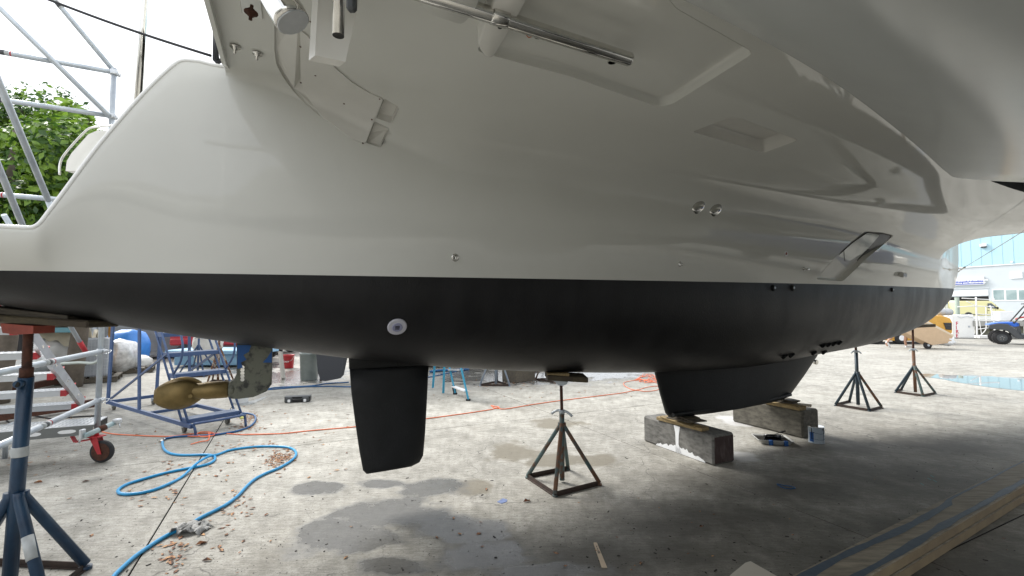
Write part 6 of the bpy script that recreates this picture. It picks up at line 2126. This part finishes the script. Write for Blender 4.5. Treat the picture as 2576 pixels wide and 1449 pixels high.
for x0 in (2499, 2531, 2563, 2595, 2627):
    fr = rect(x0 - 1.5, 726.5, x0 + 29.5, 757, white, 'window', .06, .1)
    rect(x0 + 1, 729, x0 + 26.5, 754.5, mat('window_glass', (.16, .24, .24), .05, col2=(.34, .42, .42), vscale=.5, spec=.8) if 'window_glass' not in MATS else MATS['window_glass'], 'pane', .08, .05, fr)
rect(2541, 683, 2572, 701, white, 'wall_sign_blank', .15, .15)
lm_ = rect(2468, 613, 2484, 621, white, 'wall_lamp', .6, .6); rect(2470, 619, 2483, 624, dgrey, 'lamp_lens', .5, .5, lm_)
rect(2544, 657, 2549, 661, white, 'wall_lamp', .3, .3)
sg = rect(2392, 695, 2477, 719, white, 'sign_board', .35, .25)
rect(2394, 704, 2475.5, 717.5, mat('sign_blue', (.10, .13, .52), .4) if 'sign_blue' not in MATS else signb, 'sign_panel', .37, .05, sg)
o_ = W(2397, 709.5, .46); ob = text_mesh('sign_lettering', 'Perfection is in the Details', .46, white, t, o_, wx_, wup, .01, bold=.012)
o_ = W(2397, 715.0, .46); ob2 = text_mesh('sign_lettering', 'Service and Maintenance', .46, white, t, o_, wx_, wup, .01, bold=.012)

# raised pier slab
q0 = G(2430, 849); q0_ = q0
t = thing('pier_slab', 'long grey concrete pier section standing on round pillars behind the buggy', 'concrete pier', P(*PV(G(2560, 845)), 0))
Yp = 26.5
a_ = A(2452, 806, Yp); b_ = A(2700, 806, Yp)
m2 = MB(); m2.box(Vector(((a_.x + b_.x) / 2, Yp + 1.2, 1.05 - .16)), (b_.x - a_.x, 2.4, .34), None, .02); m2.build('deck_slab', conc, t)
for x in (2475, 2500, 2560, 2620, 2680):
    q = A(x, 820, Yp + .8); m2 = MB(); m2.lathe(Vector((q.x, Yp + .9, 0)), [(.30, 0), (.30, .74)], seg=18); m2.build('pillar', mat('olive_drum', (.20, .20, .15), .8, var=.2) if 'olive_drum' not in MATS else MATS['olive_drum'], t)
m2 = MB(); m2.box(Vector(((a_.x + b_.x) / 2, Yp + 1.5, .10)), (b_.x - a_.x, 1.6, .2), None, .02); m2.build('base_slab', conc, t)
m2 = MB(); q = A(2527, 806, Yp + .6); m2.box(Vector((q.x, Yp + .7, 1.32)), (.85, .5, .56), None, .02); tag(m2.build('white_locker', white), 'plain white box standing on the concrete pier', 'box')

# FIRE cabinet
q = G(2426, 852)
t = thing('fire_cabinet', 'white fire cabinet with red letters FIRE down its front', 'fire cabinet', q)
Yc = q.y; x0, x1 = A(2397, 850, Yc).x, A(2453, 850, Yc).x; zt3 = A(2426, 791, Yc).z
wcab = mat('cabinet_white', (.80, .80, .78), .5, var=.03)
m2 = MB(); m2.box(Vector(((x0 + x1) / 2, Yc + .45, zt3 / 2)), (x1 - x0, .9, zt3 - .02), None, .03); cb = m2.build('cabinet_body', wcab, t)
m2 = MB(); m2.box(Vector(((x0 + x1) / 2, Yc - .012, zt3 / 2)), (x1 - x0 - .14, .03, zt3 - .16), None, .008); dr = m2.build('door', wcab, t)
m2 = MB(); m2.box(Vector((x1 - .35, Yc - .04, zt3 * .5)), (.12, .03, .10), None, .01); m2.build('latch', galv, dr)
for k, ch_ in enumerate('FIRE'):
    q_ = A(2404.5, 818 + 10.2 * k, Yc - .03)
    text_mesh('lettering', ch_, .29, redt, t, (q_.x, Yc - .03, q_.z), (1, 0, 0), (0, 0, 1), .004, bold=.006)
m2 = MB(); m2.tube(spline([Vector((x0 + .3, Yc - .02, zt3 - .1)), Vector((x0 + .5, Yc - .05, zt3 - .2)), Vector((x0 + .8, Yc - .05, zt3 - .12)), Vector((x1 - .1, Yc - .04, zt3 - .2))], 4), .012, 6); m2.build('door_rail', galv, t)
m2 = MB(); q = G(2410, 851); Yq = Yc + 1.2
m2.tube([Vector((A(2409.5, 800, Yq).x, Yq, 0)), Vector((A(2409.5, 800, Yq).x, Yq, A(2410, 748, Yq).z))], .11, 14); tag(m2.build('steel_post', greenp), 'thick grey-green steel post behind the fire cabinet', 'post')
# white tubular gate frame
t = thing('gate_frame', 'white tubular aluminium boarding frame right of the fire cabinet', 'frame', G(2470, 846))
Yg = 24.6
def g2(x, y, dy=0): return A(x, y, Yg + dy)
for pts_, r_ in (([(2458, 849), (2457, 800), (2455, 747)], .035), ([(2503, 840), (2500, 806), (2493, 775), (2490, 770)], .035), ([(2409, 772), (2455, 770), (2500, 772)], .025), ([(2458, 790), (2500, 792)], .022),
                 ([(2458, 806), (2503, 806)], .03), ([(2460, 828), (2503, 823)], .022), ([(2480, 772), (2481, 820), (2478, 832), (2468, 842)], .018), ([(2462, 795), (2470, 845)], .018), ([(2432, 758), (2456, 770)], .02), ([(2420, 750), (2495, 754), (2500, 752)], .022)):
    m2 = MB(); m2.tube(spline([g2(*p_) for p_ in pts_], 3), r_, 8); m2.build('tube_rail', wcab, t)
m2 = MB(); m2.box((g2(2458, 847) + g2(2508, 847)) / 2, (1.1, .3, .16), None, .02); m2.build('foot_plate', wcab, t)

# yellow van and white-blue van
def van(label, x, yb, Yv, Lv, Hv, m, rz, group='vans parked in front of the warehouse', flip=False, stripe=None):
    base = A(x, yb, Yv)
    t = thing('parked_van', label, 'van', base, rz, group)
    sgn = 1
    side = [(-Lv/2, .35), (-Lv/2, Hv - .12), (-Lv/2 + .12, Hv), (Lv*.12, Hv), (Lv*.19, Hv - .05), (Lv*.345, Hv * .60), (Lv*.46, Hv * .47), (Lv*.495, Hv * .38), (Lv*.5, .35)]
    m2 = MB(); m2.prism([(x_, -.95, z_) for x_, z_ in side], (0, 1.9, 0)); bd = m2.build('body', m, t, local=True)
    bev = bd.modifiers.new('bevel', 'BEVEL'); bev.width = .06; bev.segments = 2
    m2 = MB(); m2.prism([(Lv*.10, -.962, Hv*.60), (Lv*.10, -.962, Hv*.86), (Lv*.175, -.962, Hv*.87), (Lv*.30, -.962, Hv*.60), (Lv*.25, -.962, Hv*.57)], (0, -.012, 0)); m2.build('side_window', glassd, t, local=True)
    m2 = MB(); m2.prism([(Lv*.215, -.80, Hv*.93), (Lv*.345, -.80, Hv*.62), (Lv*.345, .80, Hv*.62), (Lv*.215, .80, Hv*.93)], (.03, 0, .02)); m2.build('windscreen', glassd, t, local=True)
    m2 = MB(); m2.box((Lv*.455, -.5, .55), (Lv*.12, 1.0, .42), None, .05); m2.box((0, -.955, .52), (Lv*.9, .02, .10)); m2.build('bumper', dgrey, t, local=True)
    for wxp in (-Lv*.30, Lv*.335):
        m2 = MB(); m2.lathe((wxp, -.80, .36), [(.42, 0), (.43, .16)], (0, -1, 0), 22); m2.build('wheel_arch', dgrey, t, local=True)
        m2 = MB(); m2.lathe((wxp, -.80, .34), [(.2, 0), (.34, .02), (.34, .17), (.32, .19), (.2, .20)], (0, -1, 0), 24); wh = m2.build('wheel', rubber, t, local=True)
        m2 = MB(); m2.lathe((wxp, -1.0, .34), [(.21, 0), (.17, .012), (.05, .02)], (0, -1, 0), 18); m2.build('rim', white, wh, local=True)
    for x_ in (-Lv*.12, Lv*.09, Lv*.26):
        m2 = MB(); m2.box((x_, -.957, Hv*.52), (.012, .01, Hv*.62)); m2.build('door_seam', dgrey, t, local=True)
    m2 = MB(); m2.box((Lv*.11, -.97, Hv*.47), (.2, .03, .05), None, .01); m2.build('door_handle', blackc, t, local=True)
    m2 = MB(); m2.box((Lv*.285, -1.08, Hv*.60), (.08, .16, .25), None, .02); m2.build('wing_mirror', blackc, t, local=True)
    if stripe:
        m2 = MB(); m2.prism([(-Lv*.48, -.956, Hv*.35), (Lv*.05, -.956, Hv*.62), (Lv*.10, -.956, Hv*.50), (-Lv*.2, -.956, Hv*.30)], (0, -.008, 0))
        m2.box((-Lv*.1, -.956, Hv*.82), (Lv*.7, .01, .08)); m2.build('blue_stripe', vblue, t, local=True)
    return t
van('pale yellow panel van parked before the garage', 2457, 802.5, 52.0, 4.6, 2.05, vyel, R(-12))
van('white van with blue stripes left of the grey-green post', 2380, 802, 54.0, 5.0, 2.15, white, R(-12), stripe=True)

# yellow forklift
q = G(2290, 866)
t = thing('forklift', 'yellow forklift with a gas cylinder on its back behind the bow', 'forklift', q)
Yf = q.y
def f2(x, y, dy=0): return A(x, y, Yf + dy)
def fpoly(pts_, y0, y1): 
    m = MB(); m.prism([f2(x, y, y0) for x, y in pts_], (0, y1 - y0, 0)); return m
bd = fpoly([(2250, 858), (2245, 815), (2300, 795), (2335, 794), (2370, 793), (2392, 800), (2397, 812), (2397, 838), (2380, 852), (2350, 857)], 0, 1.5).build('counterweight', yell, t)
bev = bd.modifiers.new('bevel', 'BEVEL'); bev.width = .06; bev.segments = 2
fpoly([(2374, 812), (2394, 812), (2394, 830), (2381, 829)], -.02, 0).build('grille', blackc, t)
for k in range(4):
    m2 = MB(); m2.rod(f2(2376 + k*.6, 815 + 4 * k, -.04), f2(2394, 815 + 4 * k, -.04), .012, 6); m2.build('grille_bar', dgrey, t)
m2 = MB(); a_, b_ = f2(2358, 785, .5), f2(2392, 785, .5)
m2.lathe(a_, [(.10, 0), (.16, .05), (.17, .10), (.17, .24), (.18, .25), (.18, .28), (.17, .29), (.17, .5), (.18, .51), (.18, .54), (.17, .55), (.16, .66), (.08, .72)], (b_ - a_).normalized(), 20); m2.build('gas_cylinder', mat('cylinder_grey', (.45, .46, .47), .4, .2), t)
m2 = MB(); m2.bar(f2(2150, 862, .3), f2(2320, 862, .3), .4, .09); m2.build('chassis', blackc, t)
m2 = MB(); m2.box(f2(2262, 846, .6), (1.7, 1.1, .09), None, .02); m2.build('side_step', white, t)
for x, y, r_ in ((2208, 850, .30), (2268, 848, .30)):
    c_ = f2(x, y, -.05); c_.z = r_
    m2 = MB(); m2.lathe(c_, [(r_*.55, -.02), (r_*.95, 0), (r_, .04), (r_, .24), (r_*.9, .28)], (0, 1, 0), 22); wh = m2.build('tyre', rubber, t)
    m2 = MB(); m2.lathe(c_ - Vector((0, .03, 0)), [(r_*.4, 0), (r_*.5, .02)], (0, 1, 0), 16); m2.build('rim', white, wh)
m2 = MB(); m2.bar(f2(2175, 850, .2), f2(2175, 700, .2), .12, .1); m2.bar(f2(2175, 850, 1.0), f2(2175, 700, 1.0), .12, .1); m2.build('mast', dgrey, t)
for xx in ((2210, 2215), (2330, 2320)):
    m2 = MB(); m2.bar(f2(xx[0], 812, .1), f2(xx[1], 690, .2), .07, .07); m2.build('cab_pillar', blackc, t)
m2 = MB(); m2.box(f2(2265, 690, .75), (2.2, 1.3, .08)); m2.build('cab_roof', blackc, t)

# cardboard load on a hand truck, pushed by a person
t = thing('hand_truck', 'hand truck on two black wheels carrying cardboard, tilted', 'hand truck', G(2345, 878))
Yh = G(2345, 878).y
def h2(x, y, dy=0): return A(x, y, Yh + dy)
for dy in (0, .42):
    c_ = h2(2336, 872, dy); c_.z = .16
    m2 = MB(); m2.lathe(c_, [(.08, 0), (.155, .005), (.16, .02), (.16, .07), (.155, .085), (.08, .09)], (0, 1, 0), 20); wh = m2.build('wheel', rubber, t)
    m2 = MB(); m2.lathe(c_ - Vector((0, .01, 0)), [(.05, 0), (.05, .11)], (0, 1, 0), 12); m2.build('hub', galv, wh)
m2 = MB(); m2.rod(h2(2336, 872, .05) * 1.0, h2(2336, 872, .45), .015); m2.build('axle', galv, t)
for dy in (.08, .36):
    m2 = MB(); m2.tube([h2(2346, 868, dy), h2(2305, 838, dy), h2(2262, 815, dy)], .018, 8); m2.build('side_rail', galv, t)
m2 = MB(); m2.bar(h2(2343, 870, .05), h2(2343, 870, .4), .16, .012); m2.build('toe_plate', galv, t)
t = thing('cardboard_box', 'large tilted cardboard box with torn white wrapping at its lower corner', 'cardboard box', h2(2335, 862))
m2 = MB(); m2.prism([h2(x, y, -.05) for x, y in ((2268, 832), (2318, 806), (2397, 846), (2392, 862), (2345, 868))], (0, .5, 0)); m2.build('carton', card, t)
m2 = MB(); m2.prism([h2(x, y, -.055) for x, y in ((2318, 806), (2326, 803), (2400, 843), (2397, 846))], (0, .5, 0)); m2.build('carton_lid', mat('card_pale', (.66, .56, .42), .8), t)
m2 = MB(); m2.blob(h2(2378, 858, .2), (.33, .28, .20), 18, .35, 3, 4); m2.build('torn_wrapping', white, t)

def person(q, label):
    """walks to the right, leaning and pushing; q floor point under the hips"""
    t = thing('person', label, 'person', q)
    def p_(x, y, z): return Vector((x, y, z)) + Vector((0, 0, 0))
    J = [  # joint position, radius
        ((0.00, 0, .92), .13), ((.06, 0, 1.12), .125), ((.16, 0, 1.36), .15), ((.22, 0, 1.47), .06), ((.27, 0, 1.54), .055), ((.31, 0, 1.63), .085), ((.32, 0, 1.71), .08),
        ((.02, -.09, .86), .095), ((.10, -.10, .50), .058), ((.06, -.10, .30), .055), ((.10, -.10, .09), .038), ((.22, -.11, .035), .035),
        ((-.06, .09, .85), .095), ((-.30, .10, .52), .058), ((-.47, .10, .36), .052), ((-.62, .10, .18), .036), ((-.56, .10, .05), .034),
        ((.17, -.18, 1.38), .055), ((.32, -.22, 1.16), .043), ((.50, -.20, 1.02), .034), ((.57, -.19, 1.0), .035),
        ((.17, .18, 1.38), .055), ((.34, .22, 1.18), .043), ((.52, .20, 1.04), .034), ((.58, .19, 1.02), .035)]
    E_ = [(0, 1), (1, 2), (2, 3), (3, 4), (4, 5), (5, 6), (0, 7), (7, 8), (8, 9), (9, 10), (10, 11), (0, 12), (12, 13), (13, 14), (14, 15), (15, 16), (2, 17), (17, 18), (18, 19), (19, 20), (2, 21), (21, 22), (22, 23), (23, 24)]
    me = bpy.data.meshes.new('body')
    me.from_pydata([j[0] for j in J], E_, [])
    me.materials.append(skin)
    ob = bpy.data.objects.new('body', me); COL.objects.link(ob); ob.parent = t
    sk_ = ob.modifiers.new('skin', 'SKIN')
    sk_.use_smooth_shade = True
    for i, j in enumerate(J):
        me.skin_vertices[0].data[i].radius = (j[1], j[1])
    me.skin_vertices[0].data[0].use_root = True
    su_ = ob.modifiers.new('sub', 'SUBSURF'); su_.levels = su_.render_levels = 2
    def cloth(name, pts_, rs_, m_):
        m2 = MB(); m2.tube(spline([Vector(a_) for a_ in pts_], 3), [rs_[0] + (rs_[-1] - rs_[0]) * k / (3 * (len(pts_) - 1)) for k in range(3 * (len(pts_) - 1) + 1)], 14); return m2.build(name, m_, t, local=True)
    cloth('shorts', [(0, 0, 1.0), (0, -.03, .92), (.03, -.09, .80), (.09, -.10, .56)], [.17, .10], denim)
    cloth('shorts', [(0, 0, 1.0), (-.02, .03, .92), (-.09, .09, .78), (-.26, .10, .57)], [.17, .10], denim)
    cloth('shirt', [(0, 0, .90), (.05, 0, 1.1), (.14, 0, 1.32), (.20, 0, 1.44)], [.19, .16], redc)
    for a_, b_ in (((.17, -.18, 1.40), (.30, -.215, 1.20)), ((.17, .18, 1.40), (.31, .215, 1.21))): cloth('sleeve', [a_, b_], [.075, .062], redc)
    for x, y, z_, a_ in ((.17, -.105, .0, 0), (-.57, .10, .05, .9)):
        m2 = MB()
        dd_ = Vector((math.cos(a_), 0, -math.sin(a_))); uu_ = Vector((math.sin(a_), 0, math.cos(a_)))
        c_ = Vector((x, y, z_ + .045 + (.06 if a_ else 0)))
        rows = []
        for i in range(9):
            s_ = i / 8; L_ = -.10 + .30 * s_; wd = .045 * math.sin(math.pi * (.12 + .80 * s_)) ** .5; hh = .075 * (1 - s_) ** .6 + .035
            rows.append([c_ + dd_ * L_ + Vector((0, 1, 0)) * wd * math.cos(k / 12 * 2 * math.pi) + uu_ * (max(-.040, hh * .6 * math.sin(k / 12 * 2 * math.pi)) + hh * .2) for k in range(12)])
        m2.grid(rows, True, True); n = len(m2.v); m2.face(range(12)); m2.face(range(n - 12, n)); m2.build('trainer', white, t, local=True)
    m2 = MB(); m2.blob(Vector((.30, 0, 1.73)), (.105, .09, .09), 16, .1, 3, 2); m2.build('hair', mat('dark_hair', (.03, .02, .015), .8), t, local=True)
    return t
pq = G(2268, 874.5)
pq = Vector((A(2268, 850, G(2268, 874.5).y).x, G(2268, 874.5).y, 0))
pr = person(pq, 'person in navy shorts and white trainers striding right behind the bow, pushing the hand truck')
pr.scale = (.98, .98, .98)

# blue utility buggy at the right edge
t = thing('utility_buggy', 'blue and dark grey off-road utility buggy cut by the right edge', 'buggy', Vector((A(2521, 850, 21.9).x + .46, 21.9 + .55, 0)), R(-40))
o_ = Vector((0, 0, 0))
def wheelx(x, y, r_, wdt, par, nm='tyre'):
    m2 = MB(); c_ = Vector((x, y, r_))
    m2.lathe(c_, [(r_*.56, 0), (r_*.86, -.01), (r_*.97, .03), (r_, .08), (r_, wdt - .08), (r_*.97, wdt - .03), (r_*.86, wdt + .01), (r_*.56, wdt)], (0, 1, 0), 32)
    for k in range(24):
        a_ = k / 24 * 2 * math.pi
        dr_ = Vector((math.cos(a_), 0, math.sin(a_))); tn = Vector((-math.sin(a_), 0, math.cos(a_)))
        for sd2 in (0, 1):
            m2.box(c_ + dr_ * (r_ * 1.0) + Vector((0, wdt * (.25 + .5 * sd2), 0)) + tn * (.03 * sd2), (.045, wdt * .42, .03), (tn, Vector((0, 1, 0)), dr_))
    ob = m2.build(nm, rubber, par, local=True)
    m2 = MB(); m2.lathe(c_ + Vector((0, -.012, 0)), [(r_*.58, .0), (r_*.54, -.012), (r_*.50, .008), (r_*.30, .004), (r_*.16, -.012), (r_*.10, -.02)], (0, 1, 0), 24); rm = m2.build('rim', dgrey, ob, local=True)
    for k in range(5):
        a_ = k / 5 * 2 * math.pi + .3
        m2 = MB(); m2.lathe(c_ + Vector((math.cos(a_) * r_ * .22, .0, math.sin(a_) * r_ * .22)), [(.014, -.03), (.014, 0)], (0, 1, 0), 8); m2.build('wheel_nut', steel, rm, local=True)
    return ob
wheelx(0, -.72, .315, .24, t); wheelx(1.95, -.72, .315, .26, t); wheelx(0, .55, .315, .24, t); wheelx(1.95, .55, .315, .26, t)
def upoly(pts_, y0, y1, m, nm, bv=.02):
    m2 = MB(); m2.prism([(x, y0, z_) for x, z_ in pts_], (0, y1 - y0, 0)); ob = m2.build(nm, m, t, local=True)
    if bv: bb = ob.modifiers.new('bevel', 'BEVEL'); bb.width = bv; bb.segments = 2
    return ob
upoly([(-.42, .90), (-.40, .97), (-.05, 1.06), (.45, 1.08), (.62, 1.02), (.62, .86), (.42, .84), (.20, .98), (-.20, .97)], -.60, .60, utvb, 'bonnet', .03)
upoly([(-.46, .74), (-.40, .93), (-.10, 1.0), (.20, .98), (.46, .72), (.60, .44), (.70, .28), (.50, .28), (.38, .40), (.22, .62), (.06, .70), (-.20, .72)], -.80, -.56, dgrey, 'wheel_arch', .02)
upoly([(.50, .32), (.50, .46), (.66, .50), (1.55, .50), (1.62, .30)], -.72, .72, dgrey, 'sill', .02)
upoly([(.52, .48), (.50, 1.02), (.62, 1.04), (.66, .5)], -.60, .60, dgrey, 'dash_panel', .02)
upoly([(.95, .5), (.95, .82), (1.45, .84), (1.5, .5)], -.58, .58, blackc, 'seat_base', .03)
upoly([(1.40, .82), (1.50, 1.35), (1.62, 1.35), (1.55, .82)], -.55, .55, blackc, 'seat_back', .04)
upoly([(1.62, .62), (1.60, 1.02), (2.7, 1.02), (2.7, .62)], -.72, .72, utvb, 'cargo_bed', .03)
for s_ in (-.62, .62):
    m2 = MB(); m2.tube(spline([(.42, s_, 1.02), (.60, s_, 1.28), (.98, s_ * .95, 1.86), (1.15, s_ * .95, 1.93), (1.85, s_ * .95, 1.93), (1.98, s_, 1.0)], 4), .028, 8); m2.build('roll_bar', blackc, t, local=True)
m2 = MB(); m2.box((1.4, 0, 1.95), (1.1, 1.2, .05), None, .02); m2.build('roof', dgrey, t, local=True)
m2 = MB(); m2.tube([(.42, -.6, 1.06), (.42, .6, 1.06)], .03, 8); m2.build('bonnet_bar', blackc, t, local=True)
m2 = MB(); m2.tube([(.75 + .0, -.3, 1.12), (.95, -.3, 1.25)], .02, 8)
m2.tube([Vector((.95, -.3, 1.2)) + Vector((.06 * math.cos(a_ / 16 * 6.283), .17 * math.sin(a_ / 16 * 6.283), .12 * math.cos(a_ / 16 * 6.283))) for a_ in range(17)], .018, 6); m2.build('steering_wheel', blackc, t, local=True)
m2 = MB(); m2.tube(spline([(.50, -.45, 1.20), (.72, -.45, 1.30), (1.05, -.45, 1.30), (1.08, -.45, 1.16), (.9, -.45, 1.12)], 4), .035, 8); m2.build('red_hose', red, t, local=True)
m2 = MB(); m2.prism([(.80, -.73, .62), (.80, -.73, .80), (1.06, -.73, .80), (1.04, -.73, .62)], (0, -.01, 0)); m2.build('number_sticker', tapew, t, local=True)
m2 = MB(); m2.tube([(-.2, -.5, .45), (.4, -.4, .5)], .03, 8); m2.tube([(0, -.6, .32), (0, -.2, .45)], .025, 8); m2.tube([(.05, -.42, .4), (.15, -.42, .75)], .04, 8); m2.build('suspension', blackc, t, local=True)

navyg = mat('added_navy_gelcoat', (0.015, 0.03, 0.09), 0.1)
yacht('navy blue yacht added ahead of the bow, outside the picture, for hull reflections', tuple(P(17, -5).xy), AL + R(80), 12.0, 3.6, 1.0, navyg)  # unseen yacht, added as something dark for the bow to mirror
yacht('white yacht added farther ahead of the bow, outside the picture, for hull reflections', tuple(P(27, -7).xy), AL + R(95), 14.0, 4.0, 1.0, gel2)  # another unseen yacht, added for the reflections in the bow
